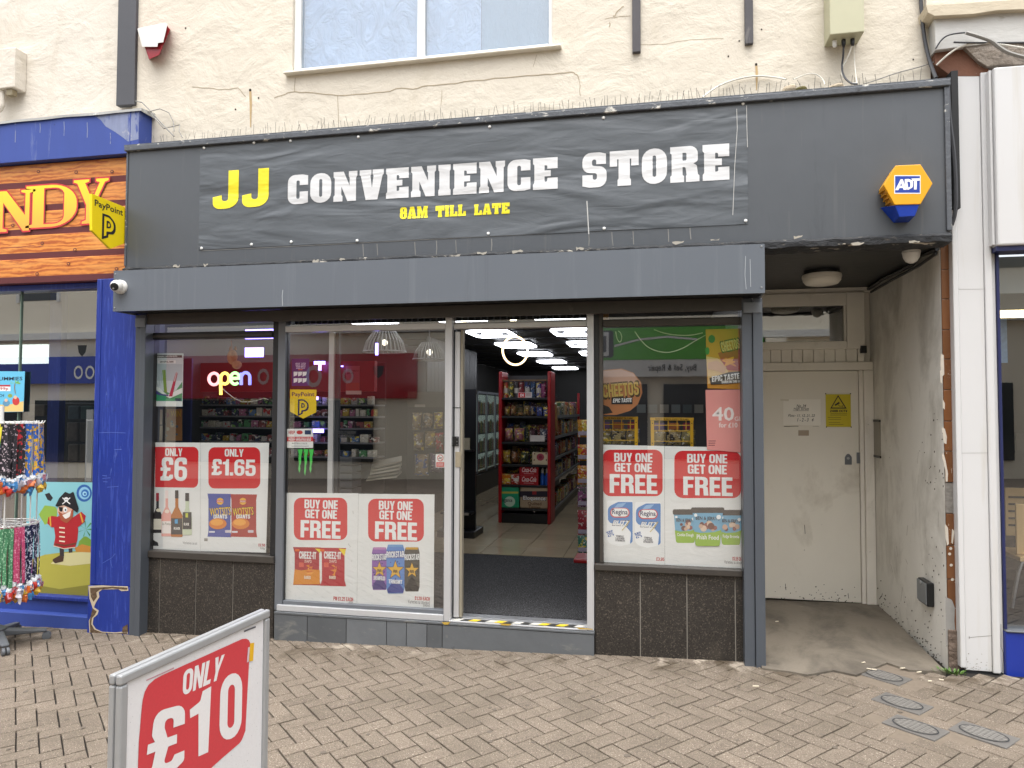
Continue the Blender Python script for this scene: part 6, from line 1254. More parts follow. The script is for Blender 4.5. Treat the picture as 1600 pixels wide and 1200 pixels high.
fb('backrest', ch, M_WOOD, 1588, 788, 1660, 868, .62, .64, .006); fb('seat', ch, M_WOOD, 1594, 872, 1660, 879, .55, .95, .004)
obj('leg', MB().tube([P(1606, 874, .58), P(1597, 878, .57), P(1592, 892, .56), P(1586, 920, .55), P(1581, 950, .55)], .012, 8), M_STEEL, ch, smooth=True)
bn_ = thing('slatted_bench', 'pale wooden bench with dark slots behind the chair beyond the white pillar', 'bench', tuple(P(1585, 840, 1.4)))
fb('back_board', bn_, M_WOOD, 1571, 763, 1650, 838, 1.5, 1.53, .004)
for k in range(5): fb('slot', bn_, M_DARKIN, 1576, 776+k*11, 1650, 779+k*11, 1.494, 1.4985)
ub = thing('corner_building', 'pale rendered upper storeys above the white shop fascia', 'building', (7, .3, 4.2))
bx('wall', ub, M_CREAM2, bx1+.003, 16, .32, .6, fz1_+.05, 7.6)  # unseen wall added to keep sun from behind off the pavement
bx('roof_slab', bld, M_CHARC, bx0, bx1, .351, 9, 7.0, 7.2)  # unseen roof added to block sun coming from behind the wall
# old timber work above the pillar
ot = thing('old_signboard', 'weathered white painted boards and broken brown timber above the white pillar', 'board', tuple(P(1530, 118, .0)))
def board(name, m, pts, y0, y1): return obj(name, MB().prism(pts, lambda a, b: tuple(P(a, b, y0)), lambda a, b: (P(a, b, y0).x, y1, P(a, b, y0).z)), m, ot, .003)
OLDW = mat('old_white_boards', '#bdbcb8', .7, var=.12, vs=8, vec=(.5, 1, 1), bump=.5, bs=18, bd=.01, dirt=[('#8f887c', 9, .62, .75, (.4, 1, 1))])
OLDC = mat('old_cream_boards', '#c3b8a2', .75, var=.15, vs=8, vec=(.5, 1, 1), bump=.5, bs=18, bd=.01, dirt=[('#8f7f66', 9, .60, .75, (.4, 1, 1))])
board('white_board', OLDW, [(1460, 27), (1700, 10), (1700, 70), (1560, 66), (1462, 78)], -.06, .3)
board('cream_board', OLDC, [(1447, 8), (1700, -8), (1700, 11), (1560, 16), (1520, 22), (1460, 25), (1450, 20)], -.10, .3)
board('cream_board', M_CREAM, [(1455, -200), (1900, -200), (1900, -8), (1447, 8)], .0, .3)
board('brown_board', mat('rusty_brown_board', '#6b4634', .8, var=.3, vs=12, bump=.6, bs=20, bd=.01, dirt=[('#a89b8d', 14, .64, .72, (1.5, 1, .6))]), [(1461, 80), (1500, 74), (1545, 92), (1545, 119), (1486, 119), (1461, 100)], -.02, .3)
board('lead_sheet', mat('torn_lead_sheet', '#8d8378', .8, var=.3, vs=7, bump=.9, bs=14, bd=.03, dirt=[('#4f4840', 7, .55, .7), ('#c9c0b2', 9, .62, .72)]), [(1505, 72), (1540, 66), (1700, 68), (1700, 100), (1560, 101), (1543, 104), (1530, 96)], -.05, .3)
bx('dark_gap', ot, M_DARKIN, P(1481, 200, .0).x, P(1492, 200, .0).x-.002, -.07, .02, P(1486, 330, 0).z, P(1486, 118, 0).z)
cable('thick grey cable sagging across the old white boards above the white pillar', [(1510, 51, -.1), (1530, 57, -.12), (1550, 64, -.12), (1562, 75, -.12), (1580, 85, -.12), (1640, 98, -.1)], .012, M_CABG)
cable('thin dark cable looping up the corner of the old white board', [(1462, 76, -.07), (1470, 63, -.08), (1480, 55, -.09), (1495, 52, -.1), (1508, 51, -.1)], .005, M_CABB)
cable('pale cable running along the bottom of the old white board', [(1463, 102, -.03), (1480, 86, -.06), (1500, 72, -.08), (1530, 66, -.1), (1570, 70, -.1), (1640, 82, -.1)], .006, M_CABW)
cable('dark cable stretched along the foot of the old white board', [(1490, 66, -.09), (1520, 67, -.1), (1560, 67, -.1), (1640, 66, -.1)], .006, M_CABB)
cable('black cable hanging in the gap between sign board and white pillar', [(1481, 130, -.1), (1484, 190, -.11), (1489, 225, -.11), (1493, 270, -.11), (1494, 330, -.1), (1487, 352, -.08)], .012, M_CABB)
# ---------------------------------------------------------------- inside the shop
def packmat(h):
    nm = 'printed_pack_'+h.lstrip('#')
    if nm in MATS: return MATS[nm]
    t = NT(nm); c = lin(h); k = int(h.lstrip('#'), 16)
    alt = [lin(x) for x in ('#d8c34a', '#d9d5cc', '#b3282c', '#25407f', '#2c2622', '#7fae5a')][k % 6]
    f = t.mix(t.noise(9, 3, .5), tuple(x*.75 for x in c), tuple(min(1, x*1.2) for x in c))
    f = t.mix(t.ramp(t.noise(19, 2, .5, (1, 1, 1.2), .3), .56, .58), f, alt)
    f = t.mix(t.ramp(t.noise(34, 2, .5, (1, 1, 1.5)), .62, .64), f, lin('#e3e0d8'))
    f = t.mix(t.ramp(t.noise(120, 2, .5, (.5, .5, 2.2)), .60, .63), f, lin('#2a2624'))
    t.l(f, t.b.inputs['Base Color']); t.b.inputs['Roughness'].default_value = .32; MATS[nm] = t.m; return t.m
def pillow(x0, x1, y0, y1, z0, z1, n=6):
    mb = MB(); d = (y1-y0)/2; ym = (y0+y1)/2; k = RN.uniform(0, 99); sh = RN.uniform(-.12, .12)
    for sgn in (-1, 1):
        for j in range(n+1):
            for i in range(n+1):
                f, g = i/n, j/n; b = (math.sin(math.pi*f)**.55*math.sin(math.pi*g)**.5) if 0 < i < n and 0 < j < n else 0
                wv = 1-.07*math.sin(math.pi*g)
                mb.v.append(Vector(((x0+x1)/2+(f-.5)*(x1-x0)*wv+sh*(z1-z0)*(g-.5)*.3, ym+sgn*d*b*(1+.35*noise.noise(Vector((f*4, g*4, k+sgn))))+sgn*.0006, z0+(z1-z0)*g)))
    m = (n+1)*(n+1)
    for s_ in (0, m):
        for j in range(n):
            for i in range(n): mb.f.append((s_+j*(n+1)+i, s_+j*(n+1)+i+1, s_+(j+1)*(n+1)+i+1, s_+(j+1)*(n+1)+i))
    e = [i for i in range(n+1)]+[j*(n+1)+n for j in range(1, n+1)]+[n*(n+1)+i for i in range(n-1, -1, -1)]+[j*(n+1) for j in range(n-1, 0, -1)]
    for a, b in zip(e, e[1:]+e[:1]): mb.f.append((a, b, b+m, a+m))
    return mb
SX0, SX1, SY1, CZ = -4.12, .66, 14.5, 2.78
M_TILEF = mat('cream_floor_tile', '#a89a80', .08, var=.10, vs=4, rand=.06)
flo = struct('shop_floor', MB().box(SX0, SX1, .141, SY1, FLZ-.05, FLZ-.006), mat('tile_joint', '#3a342b', .8))
tw = .45; tme = None; cnt = 0
for i in range(11):
    for j in range(26):
        x = SX0+.02+i*tw; y = 2.30+j*tw
        if y > SY1-.3 or x+tw > SX1: continue
        if tme is None:
            o = obj('floor_tile', MB().box(x+.002, x+tw-.002, y+.002, y+tw-.002, FLZ-.006, FLZ), M_TILEF, flo, .0015, seg=1); tme = o; bx0t, by0t = x, y
        else:
            if not (-3.3 < x < -.3): continue
            c = tme.copy(); link(c); c.parent = flo; c.location = (x-bx0t, y-by0t, 0)
M_MAT = mat('charcoal_door_mat', '#1d1d1e', .95, var=.3, vs=60, bump=.8, bs=200, bd=.004, speck=('#77777a', 150, .56, .66))
tag(obj('door_mat', MB().box(SX0+1.1, SX1-.25, .142, 2.27, FLZ-.02, FLZ+.002), M_MAT), 'wide speckled charcoal entrance mat just inside the open shop door', 'mat')
sr = thing('shop_interior', 'dark panelled inside of the shop with a black ceiling', 'room', (-1.7, 7, FLZ))
M_WALLIN = mat('grey_wall_cladding', '#2c2b2a', .55, var=.15, vs=5); M_CEIL = mat('black_ceiling', '#121214', .5, var=.15)
bx('ceiling', sr, M_CEIL, SX0, SX1, .16, SY1, CZ+.02, CZ+.06)
bx('rear_wall', sr, M_WALLIN, SX0, SX1, SY1, SY1+.05, FLZ, CZ+.02); bx('side_wall', sr, M_WALLIN, SX0-.05, SX0-.001, .12, SY1, FLZ, CZ+.02); bx('side_wall', sr, mat('dim_white_wall', '#77756f', .7), SX1+.001-.02, SX1+.01, .16, SY1, FLZ, CZ+.02)
for k in range(11): bx('ceiling_batten', sr, mat('ceiling_batten', '#2a2b2e', .4), SX0, SX1, 3.5+k*.95, 3.53+k*.95, CZ+.005, CZ+.0195)
bx('bulkhead', sr, mat('ribbed_dark_bulkhead', '#3b3d3f', .45, metal=.3), mullx1, dRx, .10, .14, P(800, 503, .1).z+.02, SZB+.06)
for k in range(46): bx('bulkhead_rib', sr, M_GREYF, mullx1+.03+k*.05, mullx1+.042+k*.05, .092, .0995, P(800, 503, .1).z+.02, SZB+.0)
# panelled partition behind the fridge
xpw = P(745, 640, 7.0).x
for k in range(16): bx('cladding_strip', sr, mat('grey_cladding_strip', '#1f1f1d', .5, var=.15), -3.22, -3.2+.0, 4.6+k*.18, 4.6+k*.18+.172, FLZ, 2.75)
# ceiling panels: glowing frames with an oval inside
M_LED = mat('led_white', '#f4f7ff', .5, var=0, emit=4.2)
def led(cx, cy, lab, first=[None]):
    if first[0]:
        d = dup(first[0], (cx, cy, CZ), lab); return d
    t = thing('ceiling_light', lab, 'ceiling light', (cx, cy, CZ), 'LED ceiling lights in two rows')
    w, l = .30, .42; A = [(-w+.06, -l), (w-.06, -l), (w, -l+.08), (w, l-.08), (w-.06, l), (-w+.06, l), (-w, l-.08), (-w, -l+.08)]
    V, F = edge_ring([(cx+p[0]*.86, cy+p[1]*.88) for p in A], .034); mb = MB(); mb.add([(p[0], p[1], CZ-.03) for p in V]+[(p[0], p[1], CZ-.005) for p in V], F+[tuple(i+len(V) for i in f[::-1]) for f in F]+[(i+8, (i+1) % 8+8, (i+1) % 8+8+16, i+8+16) for i in range(8)]+[(i, i+16, (i+1) % 8+16, (i+1) % 8) for i in range(8)])
    obj('light_frame', mb, M_LED, t)
    obj('oval_tube', MB().tube([(cx+.13*math.cos(a*math.pi/10), cy+.24*math.sin(a*math.pi/10), CZ-.03) for a in range(21)], .012, 6, False), M_LED, t, smooth=True)
    bx('back_plate', t, mat('white_light_plate', '#3f4145', .5), cx-.3, cx+.3, cy-.42, cy+.42, CZ-.004, CZ+.003)
    first[0] = t; return t
for k, cy in enumerate((1.1, 2.75, 4.55, 6.3, 8.2, 10.4, 12.8)):  # the two rows nearest the door are unseen, added to light the shop front
    nth = ['first', 'second', 'third', 'fourth', 'fifth', 'sixth', 'seventh'][k]
    for cx, rw in ((-2.24, 'row on the fridge side'), (-1.08, 'row over the tiled aisle')): led(cx, cy, 'framed LED ceiling light, %s from the door in the %s' % (nth, rw))
for k, cy in enumerate((1.1, 2.75)): led(-3.35, cy, 'framed LED ceiling light over the counter, %s from the street' % ['first', 'second'][k])
# hanging ring lamp
p = P(805, 548, 3.2); rl = thing('ring_lamp', 'thin glowing ring lamp hanging inside the open doorway', 'lamp', tuple(p)); rad = (P(805, 526, 3.2).z-P(805, 570, 3.2).z)/2
obj('ring', MB().tube([p+Vector((rad*.8*math.cos(a*math.pi/18), rad*.5*math.cos(a*math.pi/18), rad*math.sin(a*math.pi/18))) for a in range(37)], .012, 8, False), mat('warm_ring_tube', '#ffdca8', .5, var=0, emit=1.3), rl, smooth=True)
obj('cord', MB().tube([p+Vector((0, 0, rad)), (p.x, p.y, CZ)], .003, 4), M_CABB, rl)
for u in (724.5, 802):
    q = P(u, 500, .4); tag(obj('spot_lamp', MB().ball((q.x, .4, q.z), .026, 12, 8), mat('spot_glow', '#fff3d0', .5, var=0, emit=6), smooth=True), 'small glowing spot lamp above the shop door header', 'lamp', 'spot lamps above the door')
# fridge along the side
FX, FY0, FY1 = -3.15, 7.3, 10.2
frg = thing('drinks_fridge', 'tall glass fronted drinks fridge standing along the wall behind the red end unit', 'fridge', (FX-.35, (FY0+FY1)/2, FLZ))
bx('body', frg, M_BPLAST, FX-.7, FX-.02, FY0, FY1, FLZ+.36, 2.05); bx('plinth', frg, M_BPLAST, FX-.7, FX, FY0, FY1, FLZ, FLZ+.35)
for k in range(4):
    y0 = FY0+k*(FY1-FY0)/4; y1 = y0+(FY1-FY0)/4
    bx('lit_back', frg, mat('fridge_glow', '#9fb0a8', .5, var=.35, vs=18, emit=.22), FX-.018, FX-.012, y0+.04, y1-.04, FLZ+.42, 1.98)
    for z in (.9, 1.25, 1.6): bx('shelf', frg, M_GREYF, FX-.011, FX-.002, y0+.04, y1-.04, z, z+.02)
    for z in (FLZ+.44, .92, 1.27, 1.62):
        for m_ in range(7): bx('bottle', frg, mat('bottle_%d' % (m_ % 5), ['#c9c1b0', '#a8553f', '#4f7a8c', '#d0b95a', '#5f7a4f'][m_ % 5], .3), FX-.010, FX-.004, y0+.06+m_*.085, y0+.12+m_*.085, z, z+RN.uniform(.18, .26))
    bx('door_glass', frg, M_GLASS, FX+.001, FX+.006, y0+.03, y1-.03, FLZ+.4, 2.0)
    bx('door_frame', frg, M_GREYF, FX, FX+.02, y0-.012, y0+.028, FLZ+.38, 2.03); bx('door_frame', frg, M_GREYF, FX, FX+.02, y0+.03, y1-.014, 2.0, 2.04)
tag(bx('carton', None, mat('white_carton', '#a9a9a6', .6), -3.7, -3.3, 7.35, 7.8, 2.05, 2.27, .01), 'white box standing on top of the drinks fridge', 'box'); 
# dark stand at the door
q = PZ(735, 838, FLZ); st_ = thing('leaflet_stand', 'tall black stand with a few shelves close behind the sliding door', 'stand', (q.x, q.y, FLZ))
bx('panel', st_, M_BPLAST, q.x-.35, q.x+.06, q.y, q.y+.04, FLZ, 1.95); bx('foot', st_, M_BPLAST, q.x-.38, q.x+.09, q.y-.15, q.y+.3, FLZ, FLZ+.08, .01)
for z in (.45, 1.2): bx('shelf', st_, M_BPLAST, q.x-.33, q.x+.05, q.y-.16, q.y-.001, z, z+.02)
bx('label_strip', st_, mat('grey_label', '#8f8b80', .6), q.x-.25, q.x+.02, q.y-.165, q.y-.161, .445, .475); bx('leaflet', st_, mat('buff_leaflet', '#a09880', .6), q.x-.18, q.x+.0, q.y-.05, q.y-.04, 1.22, 1.36)
# red end unit
gx0, gx1, gy = -2.10, -1.38, 4.36; gt = P(800, 592, gy).z
gn = thing('end_display', 'red framed shelf unit facing the door, stacked with tubes, boxes and packs', 'shelf unit', ((gx0+gx1)/2, gy, FLZ))
M_REDP = mat('red_shelf_post', '#9e141b', .35, var=.12); M_SHELF = mat('black_shelf', '#141518', .4)
for x in (gx0, gx1-.045): bx('post', gn, M_REDP, x, x+.045, gy, gy+.42, FLZ, gt+.10, .01)
bx('back_panel', gn, M_SHELF, gx0+.046, gx1-.046, gy+.40, gy+.42, FLZ, gt+.06); bx('plinth', gn, M_SHELF, gx0+.046, gx1-.046, gy+.02, gy+.399, FLZ, FLZ+.13)
zsh = [FLZ+.20, P(810, 758, gy).z, P(810, 726, gy).z, P(810, 691, gy).z, P(810, 650, gy).z, P(810, 621, gy).z]
for z in zsh: bx('shelf', gn, M_SHELF, gx0+.046, gx1-.046, gy+.01, gy+.399, z-.03, z, .003)
bx('top_rail', gn, mat('wood_edge_rail', '#6b4f2c', .5), gx0+.046, gx1-.046, gy+.01, gy+.03, gt-.03, gt-.01)
def goods(name, label, cat, grp, mm, x0, x1, y0, y1, z0, z1, bev=.008):
    if 'bag' in name: return tag(obj(name, pillow(x0, x1, y0, y1, z0, z1), mm, smooth=True), label, cat, grp)
    return tag(bx(name, None, mm, x0, x1, y0, y1, z0, z1, bev), label, cat, grp)
XW = lambda u: P(u, 700, gy).x
cols = ['#a8432c', '#4a5236', '#2f2a2c', '#7a2c34', '#2f3f7a', '#33507a', '#4f4a90', '#8a3f6a']
for k in range(8):
    x = XW([788, 796, 805, 812.5, 822, 831, 840, 847.5][k]); t = thing('crisp_tube', 'tall %s crisp tube on the top shelf of the red end unit' % ['orange red', 'olive', 'black', 'dark red', 'navy blue', 'steel blue', 'violet', 'magenta'][k], 'crisp tube', (x, gy+.1, zsh[5]), 'crisp tubes on the top shelf')
    obj('tube', MB().lathe([(.036, 0), (.036, .21)], (x, gy+.1, zsh[5]), n=14), packmat(cols[k]), t, smooth=True); obj('lid', MB().lathe([(.038, .2105), (.038, .225)], (x, gy+.1, zsh[5]), n=14), mat('tube_lid', '#4f4a52', .4), t, smooth=True)
    if k < 8: obj('mascot_free_label', MB().lathe([(.0365, .06), (.0365, .13)], (x, gy+.1, zsh[5]), n=14), mat('tube_label', '#b9b5ab', .4, var=.5, vs=70), t, smooth=True) if k % 2 == 0 else None
pr_ = thing('price_card', 'red and white price card hanging below the top shelf of the red end unit', 'card', (XW(819), gy-.002, P(820, 622, gy).z))
A = Art(pr_, (0, gy-.001, 0), *FRONT, view=(690, 480, 6.154)); fb('card', pr_, mat('price_card_white', '#c9c2bd', .5), 809, 613, 831, 621.5, gy-.0008, gy+.004); A.rect('red_half', RED, 738, 822, 803, 868); A.text(PWH, '£4', 756, 832, 790, 860); [A.line('small_print', pm('#a9595c'), [(812, 830+k*11), (860, 830+k*11)], 4) for k in range(3)]
def row(sh, items, grp, name, cat, lab):
    for k, (u0, u1, h, colr) in enumerate(items):
        goods(name, lab if isinstance(lab, str) else lab[k], cat, grp, packmat(colr), XW(u0), XW(u1), gy+.04, gy+.2, zsh[sh]+.001, zsh[sh]+h)
row(4, [(785, 794, .13, '#8a6a4a'), (795, 804, .14, '#9a7a50'), (806, 815, .05, '#b98a4f'), (816, 825, .14, '#9c8058'), (826, 836, .13, '#a08a5f')], 'tan bags on the end unit', 'snack_bag', 'bag', ['tan snack bag at the outer end of the second shelf', 'second tan snack bag along the second shelf', 'low tan tray of rolls on the second shelf', 'tall tan snack bag in the middle of the second shelf', 'pale tan snack bag beside the blue packs'])
row(4, [(838, 846, .12, '#39468a'), (848, 855, .12, '#2f3a78')], 'blue packs on the end unit', 'blue_pack', 'pack', ['royal blue pack on the second shelf beside the tan bags', 'darker blue pack at the post on the second shelf'])
row(3, [(786, 799, .19, '#a86a74'), (801, 817, .19, '#b06f7c'), (824, 838, .17, '#5c3f44'), (841, 855, .18, '#55586b')], 'sweet bags on the middle shelf', 'sweet_bag', 'bag', ['pink sweet bag against the post on the third shelf', 'wider pink sweet bag on the third shelf', 'maroon foil bag on the third shelf', 'grey foil bag on the third shelf'])
row(2, [(783, 795, .19, '#b08a3a'), (796, 808, .18, '#8a5a34'), (811, 824, .17, '#3a4430')], 'pasta bags on the end unit', 'pasta_bag', 'bag', ['yellow bag at the post on the fourth shelf', 'amber brown bag on the fourth shelf', 'dark green bag on the fourth shelf'])
b_ = thing('biscuit_box', 'cream box with a dark pink flower on the fourth shelf of the red end unit', 'box', (XW(843), gy+.1, zsh[2])); bx('carton', b_, mat('cream_carton', '#c9b99a', .5, var=.06), XW(831), XW(856.5), gy+.03, gy+.2, zsh[2]+.001, zsh[2]+.165, .003)
A = Art(b_, (0, gy+.0295, 0), *FRONT, view=(690, 670, 6.154)); A.ell('flower', pm('#a33a4f'), 950, 272, 38, 36, 9); A.ell('flower', pm('#7d2038'), 950, 272, 18, 18, 7); [A.ell('spot', pm('#5a2a2a'), u, v, 7, 8, 8) for u, v in ((895, 240), (890, 300), (1005, 240), (1008, 300))]
def coke(z0, lab):
    t = thing('drinks_box', lab, 'box', (XW(827), gy+.1, z0), 'red drinks boxes on the end unit'); bx('carton', t, mat('drinks_box_red', '#a81620', .4, var=.05), XW(811), XW(840.5), gy+.03, gy+.22, z0, z0+.125, .002)
    A = Art(t, (0, gy+.0295, 0), (1, 0, 0), (0, 0, 1)); x0, x1 = XW(811), XW(840.5); A.text(pm('#e9dada'), 'Coca-Cola', x0+.03, z0+.112, x1-.03, z0+.045, 'b', skew=.2); A.line('small_print', pm('#d9a8a8'), [(x0+.06, z0+.026), (x1-.06, z0+.026)], .006)
coke(zsh[1]+.001, 'lower red drinks box with white script on the fifth shelf'); coke(zsh[1]+.128, 'upper red drinks box stacked on the one with the same script')
row(1, [(782, 797, .14, '#c9701a'), (798, 810, .14, '#b8351f')], 'orange boxes on the end unit', 'orange_box', 'box', ['orange box at the post on the fifth shelf', 'red orange box beside the drinks boxes'])
for k, u in enumerate((846, 853)):
    t = thing('spray_bottle', ['blue and white spray bottle beside the red drinks boxes', 'blue and white spray bottle against the red post'][k], 'bottle', (XW(u), gy+.1, zsh[1]), 'spray bottles on the end unit')
    obj('bottle', MB().lathe([(.03, 0), (.032, .1), (.016, .16)], (XW(u), gy+.1, zsh[1]+.001), n=12), mat('spray_blue', '#1f4f9c', .3), t, smooth=True); obj('trigger', MB().lathe([(.016, .161), (.018, .21), (.008, .23)], (XW(u), gy+.1, zsh[1]+.001), n=10), M_WPLAST, t, smooth=True)
for sh in (1, 2, 3, 4):
    x = gx0+.06
    while x < gx1-.12:
        w = RN.uniform(.06, .10); h = (zsh[sh+1]-zsh[sh])*RN.uniform(.62, .82); c_ = RN.choice(['#6a4a30', '#7a2c2c', '#35405f', '#8a7a4a', '#4a5236', '#6b4a5f'])
        goods('stock_box', 'dim printed box at the back of a shelf in the red end unit', 'box', 'boxes at the back of the end unit', packmat(c_), x, x+w, gy+.26, gy+.38, zsh[sh]+.001, zsh[sh]+h, .003); x += w+.006
g1 = thing('tissue_pack', 'green wrapped pack of tissue rolls on the bottom shelf of the red end unit', 'pack', (XW(796), gy+.1, zsh[0])); bx('wrap', g1, mat('green_wrap', '#239a70', .3, var=.08), XW(781), XW(810.5), gy+.02, gy+.3, zsh[0]+.001, zsh[0]+.29, .02)
A = Art(g1, (0, gy+.0195, 0), *FRONT, view=(690, 670, 6.154)); A.ell('pale_circle', pm('#b9d3bd'), 655, 700, 52, 50); A.text(pm('#102a2a'), 'Elegance', 566, 668, 680, 712, 'b'); A.rect('top_band', pm('#b9b04a'), 566, 604, 738, 622)
g2 = thing('tissue_pack', 'brown and cream pack of quilted tissue rolls on the bottom shelf', 'pack', (XW(834), gy+.1, zsh[0])); bx('wrap', g2, mat('cream_wrap', '#a8947a', .35, var=.14, vs=30), XW(812), XW(856.5), gy+.02, gy+.3, zsh[0]+.001, zsh[0]+.30, .02)
A = Art(g2, (0, gy+.0195, 0), *FRONT, view=(690, 670, 6.154)); A.rect('dark_band', pm('#1c1226'), 752, 600, 1022, 655); A.rect('red_tag', pm('#8e1c24'), 872, 600, 912, 632); A.text(pm('#1a1020'), 'Eloquence', 778, 648, 1006, 700, 'b'); A.text(PWH, 'Eloquence', 784, 650, 1000, 694, 'b'); A.text(pm('#5a3a22'), 'Quilted', 828, 706, 960, 738, 'b'); A.text(pm('#6b4a30'), 'Tissues', 834, 742, 950, 762, 'b'); A.ell('number_spot', pm('#2a1c1c'), 890, 788, 18, 18); A.text(PWH, '9', 884, 776, 897, 800)
pc2 = thing('price_card', 'small white handwritten price card on the third shelf edge', 'card', (XW(838), gy, P(840, 690, gy).z)); fb('card', pc2, mat('price_card_white', '#c9c2bd', .5), 828, 680, 851, 690, gy-.004, gy+.0, .001)
# long shelf run behind the end unit, along the aisle
lr = thing('aisle_shelving', 'long dark shelf run receding behind the red end unit along the tiled aisle', 'shelf unit', (gx1-.2, 6.4, FLZ))
LX = gx1-.03; LY1 = 8.3
bx('back_panel', lr, M_SHELF, LX-.40, LX-.38, gy+.43, LY1, FLZ, 1.95); bx('plinth', lr, mat('grey_plinth', '#5a584f', .5), LX-.37, LX, gy+.43, LY1, FLZ, FLZ+.12)
lz = [FLZ+.13, .72, 1.02, 1.32, 1.62]
for z in lz: bx('shelf', lr, M_SHELF, LX-.37, LX-.002, gy+.43, LY1, z-.025, z); bx('price_strip', lr, mat('grey_price_strip', '#77787a', .4, var=.4, vs=30), LX-.001, LX+.006, gy+.43, LY1, z-.035, z+.004)
bx('end_post', lr, M_REDP, LX-.04, LX+.002, LY1, LY1+.04, FLZ, 2.02)
GC = ['#8a5a2c', '#9c3030', '#3f5f3a', '#b39a55', '#35507a', '#7a4f6a', '#a8a090', '#b5622a', '#4a4550', '#c9b78a']
gme = {}
for zi, z in enumerate(lz):
    y = gy+.5; k = 0
    while y < LY1-.1:
        w = RN.uniform(.07, .15); h = RN.uniform(.11, .235); c_ = RN.choice(GC)
        if c_ not in gme:
            gme[c_] = tag(bx('shelf_packet', None, packmat(c_), LX-.16, LX-.02, y, y+.12, z+.001, z+.19, .01), 'small mixed packet on the long shelf run behind the red end unit', 'packet', 'packets on the long shelf run'); gme[c_+'o'] = gme[c_].location.copy()
        else:
            c2 = gme[c_].copy(); link(c2); c2.location = (gme[c_+'o'].x+RN.uniform(-.03, .012), y+w/2, z+.001); c2.rotation_euler = (0, 0, RN.uniform(-.12, .12)); c2.scale = (1, w/.125, h/.19)
        y += w+.012
for k, (dy, z) in enumerate(((.05, 1.66), (.11, 1.66), (.17, 1.66))): tag(obj('hanging_stick', MB().tube([(LX+.02, gy+.43+dy, z+.12), (LX+.03, gy+.44+dy, z-.25)], .014, 6), mat('tan_stick', '#8f6a3c', .6, var=.2)), 'tan rolled stick hanging beside the red post', 'stick', 'tan sticks by the red post')
# hanging sweet rack by the door
q = PZ(912, 880, FLZ); hr = thing('sweet_rack', 'narrow dark red floor rack of hanging yellow sweet bags just inside the door', 'rack', (q.x, q.y, FLZ))
bx('foot', hr, M_REDP, q.x-.10, q.x+.4, q.y-.02, q.y+.35, FLZ, FLZ+.04, .01); bx('back_panel', hr, M_REDP, q.x+.04, q.x+.36, q.y+.10, q.y+.12, FLZ+.04, 1.75)
for k, (v0, v1, c_) in enumerate(((656, 683, '#c98a1e'), (695, 720, '#c9921e'), (728, 757, '#c98f2a'), (762, 792, '#8a4a7a'), (798, 836, '#9c2f3c'), (838, 864, '#3a7a66'))):
    a, b = P(902, v1, q.y), P(936, v0, q.y); t = thing('sweet_bag', ['topmost yellow sweet bag on the rack by the door', 'second yellow sweet bag from the top of the rack', 'third yellow sweet bag down the rack by the door', 'purple sweet bag on the rack by the door', 'red sweet bag low on the rack by the door', 'green bag at the bottom of the rack by the door'][k], 'bag', ((a.x+b.x)/2, q.y, a.z), 'sweet bags on the door rack')
    obj('bag', pillow(a.x, b.x, q.y-.022, q.y+.04, a.z, b.z), packmat(c_), t, smooth=True); bx('label', t, mat('sweet_label', '#a9a0b4', .4, var=.4, vs=60), a.x+.01, b.x-.02, q.y-.023, q.y-.0205, a.z+.02, a.z+.06)
# ---- things near the windows
# tobacco gantry and counter behind the first two windows
YGN = .75; gnt = thing('counter_gantry', 'red topped counter shelving of small vape boxes behind the window', 'shelf unit', (-4.4, YGN, FLZ))
U = lambda u: P(u, 600, YGN).x
W_ = lambda v: P(420, v, YGN).z
M_REDG = mat('gantry_red', '#7d1019', .4, var=.1)
bx('header', gnt, M_REDG, U(300), U(585), YGN, YGN+.06, W_(612), W_(566)); bx('back_panel', gnt, M_DARKIN, U(296), U(585), YGN+.26, YGN+.28, FLZ, W_(566)); bx('white_frame', gnt, M_WPLAST, U(304), U(308.5), YGN-.03, YGN-.01, W_(700), W_(548))
M_SHG = mat('grey_gantry_shelf', '#77777a', .4)
for v in (632, 650, 668, 690, 712): bx('shelf', gnt, M_SHG, U(300), U(585), YGN+.0, YGN+.258, W_(v)-.012, W_(v))
for v in (632, 650, 668, 690, 712):
    x = U(302); k = 0
    while x < U(580):
        w = RN.uniform(.03, .085); h = RN.uniform(.045, .078); c_ = RN.choice(['#5f7fae', '#b9b6b2', '#8a4a4a', '#4f8a5a', '#c9c3b5', '#3a3f55', '#a86a8a', '#b59a3c'])
        if c_+'g' not in gme:
            gme[c_+'g'] = tag(bx('vape_box', None, packmat(c_), x, x+w, YGN+.03, YGN+.1, W_(v)+.001, W_(v)+h, .004), 'small boxed item on the counter shelving behind the first windows', 'box', 'small boxes on the counter shelving'); gme[c_+'gs'] = (w, h)
        else:
            c2 = gme[c_+'g'].copy(); link(c2); c2.location = (x+w/2, YGN+.065, W_(v)+.001); c2.scale = (w/gme[c_+'gs'][0], 1, h/gme[c_+'gs'][1])
        x += w+RN.choice((.006, .01, .03))
bx('led_strip', gnt, mat('violet_led', '#8f7dff', .5, var=0, emit=3.0), U(372), U(424), YGN+.1, YGN+.12, W_(527), W_(512)); bx('led_strip', gnt, mat('violet_led', '#8f7dff', .5), U(372), U(400), YGN+.1, YGN+.12, W_(556), W_(541))
bx('navy_panel', gnt, mat('navy_counter_panel', '#232c55', .5), P(284, 600, .4).x, P(299, 600, .4).x, .4, .42, FLZ, P(290, 560, .4).z)
